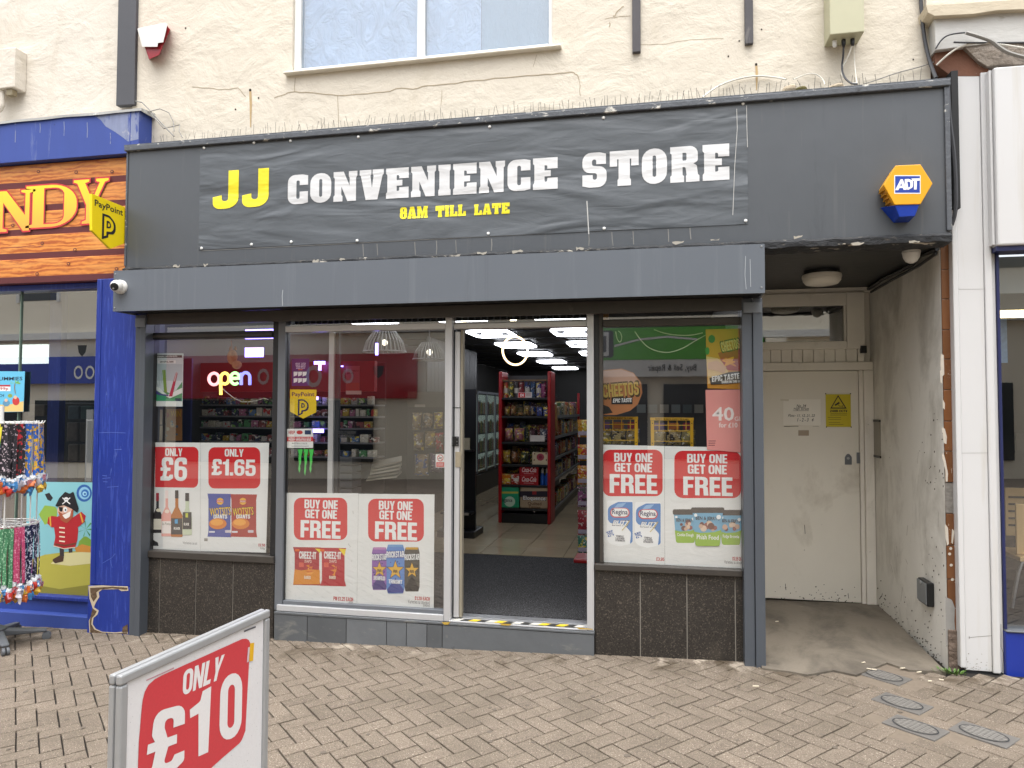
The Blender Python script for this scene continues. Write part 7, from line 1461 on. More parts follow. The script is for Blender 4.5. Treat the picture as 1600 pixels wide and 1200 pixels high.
for u0, v0, u1, v1 in ((495, 566, 512, 571), (502, 571, 506, 580), (492, 620, 502, 625), (590, 540, 594, 558), (488, 669, 511, 675), (527, 573, 540, 575)): bx('led_strip', gnt, mat('violet_led', '#8f7dff', .5), U(u0), U(u1), YGN-.06, YGN-.05, W_(v1), W_(v0))
pl = thing('price_list', 'pale red price poster on the red gantry behind the side screen', 'poster', (U(550), YGN, W_(612))); A = Art(pl, (0, YGN-.002, 0), *FRONT, view=V5); A.rect('sheet', pm('#b3555a'), 630, 410, 755, 660); A.text(pm('#7a1a22'), 'HIGHMAX', 640, 446, 748, 462); A.text(pm('#7a1a22'), '£6.00', 640, 468, 700, 484); A.rect('sheet_band', pm('#d9cfc6'), 632, 632, 770, 664)
for k in range(10): A.poly('orange_stripe', pm('#c9513c'), [(636+k*12, 560), (644+k*12, 560), (644+k*12, 628), (636+k*12, 628)])
# neon open sign
YN = .14; nn = thing('neon_sign', 'glowing multicoloured neon word open hanging in the window', 'neon sign', tuple(P(360, 618, YN)))
def neon(name, pts, h): obj('tube_letter', MB().tube([P(220+u/7.273, 500+v/7.273, YN) for u, v in pts], .0125, 8), mat('neon_'+name, h, .4, var=0, emit=.9), nn, smooth=True)
arc = lambda cx, cy, rx, ry, a0, a1, n=22: [(cx+rx*math.cos(math.radians(a0+(a1-a0)*k/n)), cy+ry*math.sin(math.radians(a0+(a1-a0)*k/n))) for k in range(n+1)]
neon('pink', arc(832, 670, 58, 66, 0, 358), '#ffa3a8'); neon('yellow', [(910, 850), (908, 760), (908, 660)]+arc(955, 665, 48, 62, 180, 480), '#ffdf6a')
neon('green', [(1022, 665), (1118, 662)]+arc(1070, 665, 50, 64, -5, -310), '#a9ff9c'); neon('blue', [(1142, 738), (1142, 600)]+arc(1192, 650, 46, 52, 190, 360)+[(1239, 738)], '#7f86ff')
cable2 = MB().tube([P(220+u/7.273, 500+v/7.273, YN) for u, v in [(930, 780), (960, 810), (1010, 850), (1070, 895), (1150, 930), (1240, 930), (1330, 912), (1400, 890), (1450, 905)]], .003, 6); tag(obj('cable', cable2, M_CABW, smooth=True), 'white cable trailing from the neon sign', 'cable', 'cables inside the window')
# little knitted ornament
p = P(366, 558, .12); kn = thing('hanging_ornament', 'small pinkish woven pig shaped ornament hanging above the neon sign', 'ornament', tuple(P(366, 576, .12))); MKN = mat('woven_straw', '#b98a68', .9, var=.25, vs=50, bump=.9, bs=90, bd=.01)
obj('body', MB().ball(P(363, 558, .12), (.042, .035, .062), 14, 10), MKN, kn, smooth=True); obj('bundle', MB().ball(P(370, 570, .11), (.04, .035, .035), 12, 8), MKN, kn, smooth=True); obj('snout', MB().ball(P(362, 557, .085), (.014, .012, .012), 10, 6), MKN, kn, smooth=True)
for u in (360, 368): obj('ear', MB().lathe([(.012, 0), (.004, .03)], P(u, 547, .12), n=8), MKN, kn)
obj('string', MB().tube([P(363, 548, .12), P(361, 532, .12)], .003, 5), mat('pink_string', '#c99a8a', .8), kn)
# slatwall edge and pole at the end of the first window
sw = thing('slatwall_panel', 'cream slatted wall panel end seen inside the window by the guide rail', 'wall panel', tuple(P(240, 860, .06)))
for k in range(9): fb('slat', sw, mat('cream_slat', '#a8a08c', .5), 234.5, 640+k*25, 250, 663.5+k*25, .06+.0, .09)
fb('edge_strip', sw, mat('tan_edge_strip', '#8f7a58', .5), 232.8, 560, 234.3, 860, .055, .09)
# white ribbed lamps built inside, standing in for a faint reflection in the glass
M_RIB = mat('white_lamp_rib', '#6f6f6c', .4, var=.03)
for k, (u, v0, v1, w) in enumerate(((601, 541, 550, 31), (671, 536, 562, 24))):
    y = 1.3; c_ = P(u, v1, y); r_ = (P(u+w, v1, y).x-P(u-w, v1, y).x)/2; h_ = P(u, v0, y).z-c_.z if k else .2
    t = thing('ribbed_lamp', ['wide white ribbed lamp shade hanging farther in behind the side screen', 'white ribbed lamp shade hanging near the silver door post'][k], 'lamp', tuple(c_), 'ribbed lamp shades in the shop')
    obj('lower_ring', MB().tube([c_+Vector((r_*math.cos(a*math.pi/16), r_*math.sin(a*math.pi/16), 0)) for a in range(33)], .008, 6, False), M_RIB, t, smooth=True)
    for a in range(28):
        d = Vector((math.cos(a*math.pi/14), math.sin(a*math.pi/14), 0)); obj('rib', MB().tube([c_+d*r_, c_+d*r_*.85+Vector((0, 0, h_*.5)), c_+d*r_*.5+Vector((0, 0, h_))], .006, 4, False, 1), M_RIB, t)
    obj('bulb', MB().ball(c_+Vector((0, 0, h_*.45)), .03, 10, 8), mat('bulb_glow', '#fff4e0', .5, var=0, emit=.7), t, smooth=True); obj('cord', MB().tube([c_+Vector((0, 0, h_)), (c_.x, c_.y, CZ+.02)], .004, 4), M_CABB, t)
# brown goods on the dark stand near the door post, boxes on the counter
bs = thing('bakery_stand', 'dark stand of brown paper goods behind the side screen beside the door post', 'stand', tuple(P(665, 760, .9))); fb('panel', bs, M_DARKIN, 636, 620, 694, 770, 1.05, 1.08); fb('header', bs, mat('stand_header', '#3b3b34', .6, var=.5, vs=20), 637, 612, 694, 636, .95, 1.04)
fb('label_strip', bs, mat('grey_label', '#8f8b80', .6), 648, 632, 664, 636, .94, .945)
for k, (u0, v0, u1, v1, c_) in enumerate(((642, 645, 656, 672, '#8a7458'), (658, 645, 674, 668, '#a08a66'), (676, 644, 690, 670, '#8f6f4c'), (644, 676, 660, 704, '#6f5844'), (662, 674, 678, 700, '#99825c'), (678, 676, 691, 706, '#7a6048'), (646, 710, 668, 744, '#8f7a5f'), (670, 708, 690, 738, '#6b5570'))):
    tag(obj('paper_pack', pillow(P(u0, 690, .93).x, P(u1, 690, .93).x, .91, 1.02, P(665, v1, .93).z, P(665, v0, .93).z), packmat(c_), smooth=True), ['buff paper pack at the top of the dark bakery stand', 'pale paper pack in the middle of the top row of the bakery stand', 'brown paper pack near the door post on the bakery stand', 'dark brown paper pack in the second row of the bakery stand', 'straw coloured pack in the second row of the bakery stand', 'brown pack beside the door post in the second row', 'large buff pack in the bottom row of the bakery stand', 'purplish pack in the bottom row of the bakery stand'][k], 'pack', 'paper packs on the bakery stand')
gb = thing('grey_bin', 'grey slatted plastic crate standing behind the side screen posters', 'crate', tuple(P(535, 775, .7)))
for k in range(5): fb('slat', gb, mat('grey_crate_plastic', '#5f6163', .5), 520, 716+k*12, 550, 726+k*12, .7, .9, .004)
hb = thing('stacked_leaflets', 'slumped pile of pale leaflets behind the side screen', 'leaflets', tuple(P(600, 760, .8)))
for k in range(5): obj('leaflet', MB().hexa([P(572+k*3, 752-k*5, .8), P(620+k*2, 746-k*6, .8), P(628, 738-k*6, .95), P(580, 744-k*5, .95)], [P(572+k*3, 750-k*5, .8), P(620+k*2, 744-k*6, .8), P(628, 736-k*6, .95), P(580, 742-k*5, .95)]), mat('leaflet_%d' % (k % 3), ['#a39c8c', '#7f7768', '#b5ae9f'][k % 3], .6), hb)
# packs standing in the far window behind yellow wire racks
YRK = .22
def wire_rack(u0, u1, v0, lab):
    t = thing('wire_rack', lab, 'rack', tuple(P((u0+u1)/2, 700, YRK)), 'yellow wire snack racks'); MYW = mat('yellow_wire', '#d9a91c', .4)
    fb('header', t, MYW, u0, v0, u1, v0+4.5, YRK-.01, YRK+.0, .002)
    for u in (u0+1, u1-5.5): fb('side_strip', t, MYW, u, v0+4.8, u+5, 702, YRK-.008, YRK, .001)
    for v in (v0+12, v0+21, v0+37): obj('cross_wire', MB().tube([P(u0+6, v, YRK), P(u1-6, v, YRK)], .0035, 6), MYW, t, smooth=True)
    for k in range(4): u = u0+14+k*(u1-u0-26)/3; obj('hook_wire', MB().tube([P(u, v0+5, YRK), P(u, v0+21, YRK), P(u, v0+21, YRK+.1)], .003, 5), MYW, t, smooth=True)
    A = Art(t, (0, YRK-.0102, 0), *FRONT, view=(0, 0, 1)); A.text(pm('#5a4210'), 'RESPECT THE SNACK RESPECT THE PLANET', u0+8, v0+1.4, u1-8, v0+3.4)
    for u in (u0+3.4, u1-3):
        for v in (v0+9, v0+40): A.ell('hole', BLK, u, v, .9, 1.0, 8)
    for k in range(3):
        a = u0+4+k*(u1-u0)/3; c_ = ['#9a8a5f', '#a8976c', '#8f855a', '#a39468'][(k+int(u0)) % 4]
        p0, p1 = P(a, v0+43, YRK+.06), P(a+(u1-u0)/3-2, v0+19, YRK+.06); pk_ = thing('snack_packet', '%s snack packet hanging on the yellow rack %s' % (['first pale olive', 'middle buff', 'third straw coloured'][k], 'nearer the door' if u0 < 1000 else 'nearer the pink poster'), 'packet', ((p0.x+p1.x)/2, YRK+.06, p0.z), 'packets on the yellow racks')
        mb = MB(); n = 6
        for j in range(n+1):
            for i in range(n+1):
                f, g = i/n, j/n; bul = math.sin(math.pi*f)**.6*math.sin(math.pi*g)**.6 if 0 < i < n and 0 < j < n else 0
                mb.v.append(Vector((p0.x+(p1.x-p0.x)*f+.004*math.sin(9*g), YRK+.06-.035*bul+.004*noise.noise(Vector((f*5, g*5, u0+k))), p0.z+(p1.z-p0.z)*g)))
        mb.f = [(j*(n+1)+i, j*(n+1)+i+1, (j+1)*(n+1)+i+1, (j+1)*(n+1)+i) for j in range(n) for i in range(n)]; obj('foil', mb, packmat(c_), pk_, smooth=True)
        bx('top_card', pk_, mat('packet_top_%d' % k, ['#6a4f8a', '#a8663c', '#8a2c4a'][k], .4), p0.x+.01, p1.x-.01, YRK+.058, YRK+.062, p1.z+.001, p1.z+.05)
    return t
wire_rack(930, 997, 651, 'yellow wire snack rack at the frame of the bronze window nearer the door'); wire_rack(1016, 1084, 652.5, 'yellow wire snack rack in the middle of the bronze window')
for k, pts in enumerate(([(992, 518), (1000, 530), (1012, 543), (1030, 550), (1048, 551), (1068, 544), (1085, 533), (1102, 524)], [(1022, 515), (1038, 521), (1060, 524), (1080, 524), (1098, 520)], [(962, 518), (964, 530), (969, 536), (972, 528), (970, 520), (966, 517)])):
    path = [P(u, v, .06) for u, v in pts]
    for _ in range(2):
        q_ = [path[0]]
        for a, b in zip(path, path[1:]): q_ += [a*.75+b*.25, a*.25+b*.75]
        path = q_+[path[-1]]
    tag(obj('cable', MB().tube(path, .0035, 6), M_CABW, smooth=True), ['white cable hanging in a deep loop at the top of the bronze window', 'shallow white cable along the top of the bronze window', 'small curl of white cable at the top of the bronze window'][k], 'cable', 'cables inside the window')
bx('cupboard_edge', sr, mat('tan_cupboard', '#a8814f', .5), P(942, 495, .2).x, P(950, 495, .2).x, .2, .3, P(945, 503, .2).z, P(945, 485, .2).z)
# plain wall a little way behind the far window
bx('partition', sr, mat('partition_grey', '#54555a', .6, var=.1), P(940, 600, 1.6).x, SX1-.03, 1.6, 1.64, FLZ, 2.5)
for k in range(6): bx('partition_card', sr, mat('card_%d' % (k % 3), ['#8f9aa0', '#6b7880', '#a9a9a4'][k % 3], .5), P(995+k*18, 640, 1.55).x, P(1009+k*18, 640, 1.55).x, 1.55, 1.56, P(1000, 645, 1.55).z, P(1000, 632, 1.55).z)
# ---------------------------------------------------------------- spinner of lanyards outside the sweet shop
rk = PZ(-6, 1000, G(-4.9)); RKX, RKY = -4.955, -.50; RKZ = G(RKX)
sp_ = thing('spinner_rack', 'white wire spinner rack on a grey castor base outside the sweet shop', 'rack', (RKX, RKY, RKZ))
M_WW = mat('white_coated_wire', '#d9d9d6', .35, var=.04); M_CAST = mat('grey_castor_plastic', '#55585c', .45, var=.08)
bs_ = MB()
for k in range(5):
    a = math.radians(-52+72*k+20); d = Vector((math.cos(a), math.sin(a), 0)); e = Vector((RKX, RKY, RKZ))+d*.33; n_ = Vector((-d.y, d.x, 0))
    mb = MB(); c0 = Vector((RKX, RKY, RKZ)); w0, w1 = .045, .026
    mb.hexa([c0+n_*w0+Vector((0, 0, .075)), c0-n_*w0+Vector((0, 0, .075)), e-n_*w1+Vector((0, 0, .062)), e+n_*w1+Vector((0, 0, .062))], [c0+n_*w0+Vector((0, 0, .13)), c0-n_*w0+Vector((0, 0, .13)), e-n_*w1+Vector((0, 0, .085)), e+n_*w1+Vector((0, 0, .085))])
    arm = obj('base_arm', mb, M_CAST, sp_, .01); arm['_org'] = sp_['_org']
    for s_ in (-1, 1): obj('castor', MB().lathe([(.010, -.011), (.03, -.009), (.031, .0), (.03, .009), (.010, .011)], e+n_*(s_*.014)+Vector((0, 0, .031)), n_, 16), M_CAST, arm, smooth=True)
obj('hub', MB().lathe([(.075, .07), (.075, .13), (.04, .15)], (RKX, RKY, RKZ), n=18), M_CAST, sp_, smooth=True)
obj('pole', MB().tube([(RKX, RKY, RKZ+.14), (RKX, RKY, 1.72)], .016, 10), M_WW, sp_, smooth=True)
RH = .245; tiers = (P(40, 661, RKY-.2).z, P(40, 828, RKY-.2).z)
for k in range(8):
    a = math.radians(45*k+10); x, y = RKX+RH*math.cos(a), RKY+RH*math.sin(a); obj('upright_wire', MB().tube([(x, y, tiers[1]-.42), (x, y, tiers[0]+.01)], .0048, 6), M_WW, sp_, smooth=True)
for z in tiers:
    for r_ in (RH, RH*.55):
        obj('ring_wire', MB().tube([(RKX+r_*math.cos(math.radians(k*12)), RKY+r_*math.sin(math.radians(k*12)), z) for k in range(31)], .004, 6, False), M_WW, sp_, smooth=True)
    for k in range(8): a = math.radians(45*k+10); obj('spoke_wire', MB().tube([(RKX, RKY, z), (RKX+RH*math.cos(a), RKY+RH*math.sin(a), z)], .0035, 5), M_WW, sp_, smooth=True)
def strap_mat(name, stops, scale=1):
    t = NT(name); sp = t.n('ShaderNodeSeparateXYZ'); tc = t.n('ShaderNodeTexCoord'); t.l(tc.outputs['Object'], sp.inputs[0]); mr = t.n('ShaderNodeMapRange'); t.l(sp.outputs[2], mr.inputs[0]); mr.inputs[1].default_value = 0; mr.inputs[2].default_value = .42
    r = t.n('ShaderNodeValToRGB'); r.color_ramp.interpolation = 'LINEAR'; e = r.color_ramp.elements
    while len(e) < len(stops): e.new(.5)
    for x, (p, h) in zip(e, stops): x.position = p; x.color = (*lin(h), 1)
    t.l(mr.outputs[0], r.inputs[0]); t.l(r.outputs[0], t.b.inputs['Base Color']); t.b.inputs['Roughness'].default_value = .6; MATS[name] = t.m; return t.m
RAIN = strap_mat('rainbow_ribbon', [(0, '#3a4a9c'), (.12, '#2f8fb5'), (.2, '#e0d02c'), (.3, '#d8301f'), (.38, '#e09a1e'), (.46, '#58a83a'), (.56, '#3f4fb0'), (.68, '#7a2fa0'), (.8, '#2f50b5'), (.9, '#4f9a3a'), (1, '#d9cf3a')])
def print_strap(name, a, b, s, lo=.5, hi=.56): return mat(name, a, .6, var=.1, speck=(b, s, lo, hi))
SM = {'rainbow': RAIN, 'dark check': print_strap('dark_check_ribbon', '#1d1a22', '#b9a8b0', 55, .58, .62), 'black red': print_strap('black_red_ribbon', '#1b181a', '#b02430', 40, .50, .54), 'blue yellow': print_strap('blue_yellow_ribbon', '#2f66b8', '#e0b02c', 38, .50, .54), 'purple glitter': print_strap('purple_glitter_ribbon', '#9a3f9c', '#d99ad6', 90, .55, .66), 'pink glitter': print_strap('pink_glitter_ribbon', '#b8426a', '#e6a3b5', 90, .55, .66), 'green glitter': print_strap('green_glitter_ribbon', '#3f7a55', '#a9d0ae', 90, .55, .66), 'navy check': print_strap('navy_check_ribbon', '#191d3f', '#d9d9e6', 48, .54, .57)}
TOY = [mat('toy_red', '#b8352a', .4, var=.5, vs=60), mat('toy_blue', '#3a78ac', .4, var=.5, vs=60), mat('toy_orange', '#c9682c', .4, var=.5, vs=60), mat('toy_clear', '#b5b0b8', .25, var=.5, vs=70), mat('toy_pink', '#b8606f', .4, var=.5, vs=60), mat('toy_yellow', '#c9a33a', .4, var=.5, vs=60)]
TAGM = [mat('tag_white', '#d0d0cc', .5, speck=('#4a6aa0', 70, .5, .55)), mat('tag_blue', '#3f7fb5', .5, speck=('#d9dde0', 70, .54, .58)), mat('tag_pink', '#c78a95', .5, speck=('#7d2f48', 80, .54, .58))]
cell = mat('clear_wrapper', '#cfd3d6', .12, var=.3, vs=40)
def lanyard(ang, r, z, ln, kind, label, k):
    x, y = RKX+r*math.cos(ang), RKY+r*math.sin(ang); t = thing('lanyard', label, 'lanyard', (x, y, z-ln-.13), 'lanyards hanging on the spinner rack')
    tx, ty = -math.sin(ang), math.cos(ang); f = Vector((tx, ty, 0)); o_ = Vector((math.cos(ang), math.sin(ang), 0)); c = Vector((x, y, 0))
    obj('hook', MB().tube([c-o_*.05+Vector((0, 0, z+.002)), c+Vector((0, 0, z+.002)), c+f*.0+o_*.012+Vector((0, 0, z+.022))], .0035, 5), M_WW, t, smooth=True)
    for s_ in (-1, 1):
        top = c+f*(s_*.010)+Vector((0, 0, z)); bot = c+f*(s_*.004)+o_*(s_*.01)+Vector((RN.uniform(-.012, .012), RN.uniform(-.012, .012), z-ln)); w = f*.012; tk = o_*.0012; ms_ = []
        mid = (top+bot)/2+f*RN.uniform(-.008, .008)+o_*RN.uniform(-.008, .008); mb = MB(); tw_ = RN.uniform(-.6, .6)
        for p_, w_r in ((top, 0), (mid, tw_*.5), (bot, tw_)):
            ww = f*(.0125*math.cos(w_r))+o_*(.0125*math.sin(w_r)); mb.v += [p_-ww-tk, p_+ww-tk, p_+ww+tk, p_-ww+tk]
        for q_ in range(2): mb.f += [(q_*4+i, q_*4+(i+1) % 4, q_*4+4+(i+1) % 4, q_*4+4+i) for i in range(4)]
        mb.f += [(3, 2, 1, 0), (8, 9, 10, 11)]; o = obj('strap', mb, SM[kind], t)
    b = c+Vector((0, 0, z-ln)); obj('clip', MB().tube([b, b-Vector((0, 0, .03))], .004, 6), M_STEEL, t)
    cc_ = b-Vector((RN.uniform(-.01, .01), RN.uniform(-.01, .01), .062)); mb = MB().ball(cc_, (.031, .024, .042), 10, 7)
    for v in mb.v: v += (v-cc_)*(.65*noise.noise(v*48))
    obj('toy', mb, RN.choice(TOY), t, smooth=True)
    mb = MB().ball(cc_-Vector((RN.uniform(-.02, .02), RN.uniform(-.02, .02), .04)), (.029, .024, .03), 8, 6)
    for v in mb.v: v += (v-cc_)*(.6*noise.noise(v*52+Vector((3, 0, 0))))
    obj('sweet_pot', mb, RN.choice(TOY), t, smooth=True)
    ta_ = RN.uniform(-.9, .9); td = f*(.017*math.cos(ta_))+o_*(.017*math.sin(ta_)); tc_ = cc_+o_*.026+Vector((0, 0, RN.uniform(-.02, .03))); tn = td.cross(Vector((0, 0, 1))).normalized()*.001; tz_ = Vector((RN.uniform(-.006, .006), 0, .022))
    obj('tag', MB().hexa([tc_-td-tz_-tn, tc_+td-tz_-tn, tc_+td-tz_+tn, tc_-td-tz_+tn], [tc_-td+tz_-tn, tc_+td+tz_-tn, tc_+td+tz_+tn, tc_-td+tz_+tn]), RN.choice(TAGM), t)
    mb = MB().ball(cc_+Vector((0, 0, .04)), (.026, .022, .024), 8, 6)
    for v in mb.v: v += (v-cc_)*(.35*noise.noise(v*60))
    obj('wrapper', mb, cell, t)
up = [('rainbow', -92), ('rainbow', -85), ('rainbow', -77), ('rainbow', -69), ('rainbow', -61), ('black red', -53), ('rainbow', -46), ('dark check', -39), ('dark check', -32), ('dark check', -25), ('black red', -18), ('dark check', -11), ('blue yellow', -3), ('blue yellow', 6), ('blue yellow', 15), ('blue yellow', 26), ('blue yellow', 40), ('dark check', 58), ('rainbow', 80)]
lo_ = [('pink glitter', -92), ('purple glitter', -85), ('purple glitter', -78), ('pink glitter', -70), ('purple glitter', -63), ('purple glitter', -56), ('purple glitter', -49), ('green glitter', -41), ('green glitter', -34), ('green glitter', -27), ('pink glitter', -19), ('pink glitter', -11), ('navy check', -3), ('navy check', 6), ('navy check', 15), ('navy check', 26), ('navy check', 40), ('pink glitter', 60), ('purple glitter', 80)]
NTH = ['first', 'second', 'third', 'fourth', 'fifth', 'sixth', 'seventh', 'eighth']
for tier, lst, ln in ((0, up, .39), (1, lo_, .42)):
    for k, (kind, a) in enumerate(lst): lanyard(math.radians(a), RH+.015+RN.uniform(-.01, .012), tiers[tier]-.01, ln+RN.uniform(-.02, .02), kind, '%s %s ribbon lanyard with toy pendant on the %s tier, counted towards the pilaster' % (NTH[[q_[0] for q_ in lst[:k]].count(kind)], kind, ['upper', 'lower'][tier]), k)
    for k in range(8):
        a = math.radians(-110+k*24); kd = lst[(k*5+2) % len(lst)][0]; lanyard(a, RH*.62, tiers[tier]-.01, ln+RN.uniform(-.03, .02), kd, '%s %s lanyard on the inner ring of the %s tier of the spinner rack' % (NTH[k], kd, ['upper', 'lower'][tier]), k)
# ---------------------------------------------------------------- A-board in the street
zt0 = 1.10; pa0, pb0 = PZ(179, 1055, zt0), PZ(415, 951, zt0); dv = (pb0-pa0); dv.z = 0; wd_ = dv.length; ex = dv.normalized(); nrm = Vector((ex.y, -ex.x, 0))   # faces the camera side
if nrm.dot(CAM-pa0) < 0: nrm = -nrm
aw, az = .66, 1.10; ctr = (pa0+pb0)/2; TL = 0.0
ab = thing('pavement_sign', 'silver framed pavement poster sign reading ONLY £10, standing before the granite riser', 'pavement sign', (ctr.x, ctr.y, G(ctr.x)))
def leaf(sgn, with_art):
    ezv = Vector((-nrm.x*math.sin(TL)*sgn, -nrm.y*math.sin(TL)*sgn, math.cos(TL))); n_ = (nrm*sgn*math.cos(TL)+Vector((0, 0, math.sin(TL))))
    top0 = ctr-ex*(wd_/2)+nrm*sgn*.0095; top0.z = az
    H = (az-G(ctr.x))/math.cos(TL); O = top0-ezv*H
    f = lambda a, b, d: O+ex*a+ezv*b+n_*d
    def slab(name, m, a0, a1, b0, b1, d0, d1, bev=.0): return obj(name, MB().hexa([f(a0, b0, d0), f(a1, b0, d0), f(a1, b1, d0), f(a0, b1, d0)], [f(a0, b0, d1), f(a1, b0, d1), f(a1, b1, d1), f(a0, b1, d1)]), m, ab, bev)
    fw_ = .024
    slab('frame_rail', M_ABF, 0, wd_, H-fw_, H, -.008, .008, .005); slab('frame_rail', M_ABF, 0, wd_, .06, .06+fw_, -.008, .008, .005)
    slab('frame_stile', M_ABF, 0, fw_, .0, H-fw_-.0005, -.008, .008, .005); slab('frame_stile', M_ABF, wd_-fw_, wd_, .0, H-fw_-.0005, -.008, .008, .005)
    slab('backing', M_GREYF, fw_, wd_-fw_, .06+fw_, H-fw_, -.006, -.002)
    if with_art:
        slab('poster_sheet', PAPWET, fw_+.001, wd_-fw_-.001, .06+fw_+.001, H-fw_-.001, -.001, .001)
        A = Art(ab, O+n_*.0014, ex, ezv, step=.0006); A.n = n_
        if True: A.view = (160, 940, 4.614)
        RW = mat('wet_red_print', '#c23a42', .35, var=.12, vs=160)
        WW = mat('wet_white_print', '#dcdada', .35, var=.08, vs=160)
        A.poly('offer_panel', RW, [(250, 1330, 0), (262, 1010, 0), (282, 770), (290, 705), (304, 650), (330, 602), (375, 560), (432, 529), (1005, 270), (1035, 267), (1054, 276), (1064, 296), (1030, 930, 0), (1000, 1010, 80), (860, 1130, 100), (640, 1330)][::1])
        def quadtext(s, bl, br, tl, tr, font='h'):
            V, F = glyph_mesh(s, font); xs = [p[0] for p in V]; ys = [p[1] for p in V]; x0, x1, y0, y1 = min(xs), max(xs), min(ys), max(ys)
            Q = [Vector(A.ab(*q_)) for q_ in (bl, br, tl, tr)]
            W = []
            for p in V:
                a_, b_ = (p[0]-x0)/(x1-x0), (p[1]-y0)/(y1-y0); q_ = (Q[0]*(1-a_)+Q[1]*a_)*(1-b_)+(Q[2]*(1-a_)+Q[3]*a_)*b_; W.append(tuple(q_))
            A.put('lettering', WW, W, F)
        quadtext('ONLY', (575, 680), (840, 560), (582, 500), (880, 378))
        quadtext('1', (640, 1138), (760, 1085), (625, 700), (782, 610)); quadtext('0', (838, 1020), (1000, 960), (850, 545), (1008, 495))
        quadtext('£', (290, 1330), (585, 1190), (350, 800), (592, 735))
        A.line('small_print', mat('faint_red_print', '#b98a90', .4), [(315, 568), (420, 522), (515, 478)], 9); A.line('small_print', mat('grey_small_print', '#55555a', .4), [(1020, 215), (1060, 198), (1105, 182)], 12)
        A.poly('yellow_tab', mat('yellow_tab_print', '#d9a91c', .4), [(1062, 300), (1092, 296), (1084, 425), (1056, 432)]); A.poly('pale_tab', mat('pale_tab_print', '#c9b4bd', .4), [(1046, 330), (1060, 326), (1052, 432), (1038, 440)])
M_ABF = mat('silver_board_frame', '#a3a5a7', .34, metal=.35, var=.10, vs=20, dirt=[('#d6d7d8', 90, .70, .74)])
PAPWET = mat('damp_poster_paper', '#d6d5d6', .35, var=.05, vs=60, bump=.3, bs=120, bd=.003, speck=('#8f8f93', 210, .70, .74))
leaf(1, True); leaf(-1, False)
obj('foot_rail', MB().box(-.36, .36, -.26, .26, .0, .05), M_ABF, None, .02) if False else None
ft = MB()
for s_ in (-.22, .22):
    c = Vector((ctr.x, ctr.y, G(ctr.x)))+ex*s_; ft.hexa([c-nrm*.26-ex*.03, c-nrm*.26+ex*.03, c+nrm*.26+ex*.03, c+nrm*.26-ex*.03], [q_+Vector((0, 0, .055)) for q_ in (c-nrm*.26-ex*.03, c-nrm*.26+ex*.03, c+nrm*.26+ex*.03, c+nrm*.26-ex*.03)])
    obj('foot', ft, M_ABF, ab, .01); ft = MB()
# ---------------------------------------------------------------- access covers, weeds and litter
M_COV = mat('grey_cast_cover', '#6f6c68', .55, metal=.3, var=.15, vs=20, bump=.2, bs=60, bd=.003)
labs = ['dull grey oval access cover let into the paving at the edge of the concrete', 'pale ribbed oval access cover between two others in the paving', 'brick patterned oval access cover nearest the street', 'slotted oval access cover set a little apart in the paving']
for k, (x, y) in enumerate(COVERS):
    z = G(x)+.001; t = thing('access_cover', labs[k], 'cover', (x, y, z), 'oval access covers in the paving')
    R_ = lambda a, b, h: (x+a*ea.x+b*eb.x, y+a*ea.y+b*eb.y, z+SLOPE*(a*ea.x+b*eb.x)+h)
    rot_ = k in (0,); L_, W2 = .135, .085
    mb = MB(); mb.prism([(-L_, -W2), (L_, -W2), (L_, W2), (-L_, W2)], lambda a, b: R_(b if False else b, a, .004), lambda a, b: R_(b, a, -.03)); obj('frame', mb, M_COV, t, .003)
    el = lambda s_: [(W2*.88*s_*math.cos(2*math.pi*i/24), L_*.9*s_*math.sin(2*math.pi*i/24)) for i in range(24)]
    V, F = edge_ring(el(.9), .006); mb = MB(); mb.add([R_(p[0], p[1], .0062) for p in V], F); obj('ring', mb, mat('cover_groove', '#2f3133', .7), t, fixn=False)
    mb = MB(); mb.prism(el(.86), lambda a, b: R_(a, b, .0068), lambda a, b: R_(a, b, .004)); obj('lid', mb, M_COV, t)
    for i in range(-4, 5):
        for j in range(-3, 4):
            a, b = j*.021+(.0105 if i % 2 else 0), i*.024
            if (a/(W2*.7))**2+(b/(L_*.74))**2 > 1: continue
            mb = MB(); mb.prism([(a-.008, b-.009), (a+.008, b-.009), (a+.008, b+.009), (a-.008, b+.009)], lambda p, q_: R_(p, q_, .0085), lambda p, q_: R_(p, q_, .0068)); obj('tread', mb, mat('cover_tread', '#85827d', .45, metal=.3), t)
    inf = MB(); s_ = .235; inf.prism([(-s_, -s_), (s_, -s_), (s_, s_), (-s_, s_)], lambda a, b: R_(a, b, -.0025-.0008*k), lambda a, b: R_(a, b, -.04)); obj('mortar_bed', inf, mat('cover_mortar', '#6f6457', .9, var=.25, vs=30, bump=.5, bs=60), t)
wb = PZ(1492, 1056, G(1.9)); wt = thing('weed', 'small bright green weed tuft at the foot of the white pillar', 'plant', (wb.x, wb.y, G(wb.x)))
ML = mat('weed_leaf', '#4d6b2a', .6, var=.3, vs=40)
mb = MB()
for k in range(60):
    a = RN.uniform(0, 2*math.pi); r_ = abs(RN.gauss(0, .034)); b = Vector((wb.x+r_*math.cos(a)*1.3, wb.y+.02+r_*math.sin(a)*.6, G(wb.x)+.002)); h = RN.uniform(.015, .042); d = Vector((math.cos(a), math.sin(a), 0))*RN.uniform(.01, .04); s_ = Vector((-math.sin(a), math.cos(a), 0))*RN.uniform(.004, .009)
    mb.add([b, b+d*.6+s_+Vector((0, 0, h*.7)), b+d+Vector((0, 0, h)), b+d*.6-s_+Vector((0, 0, h*.7))], [(0, 1, 2, 3)])
obj('leaves', mb, ML, wt, fixn=False)
BUTT = mat('cigarette_end', '#cfc4ae', .8, var=.1)
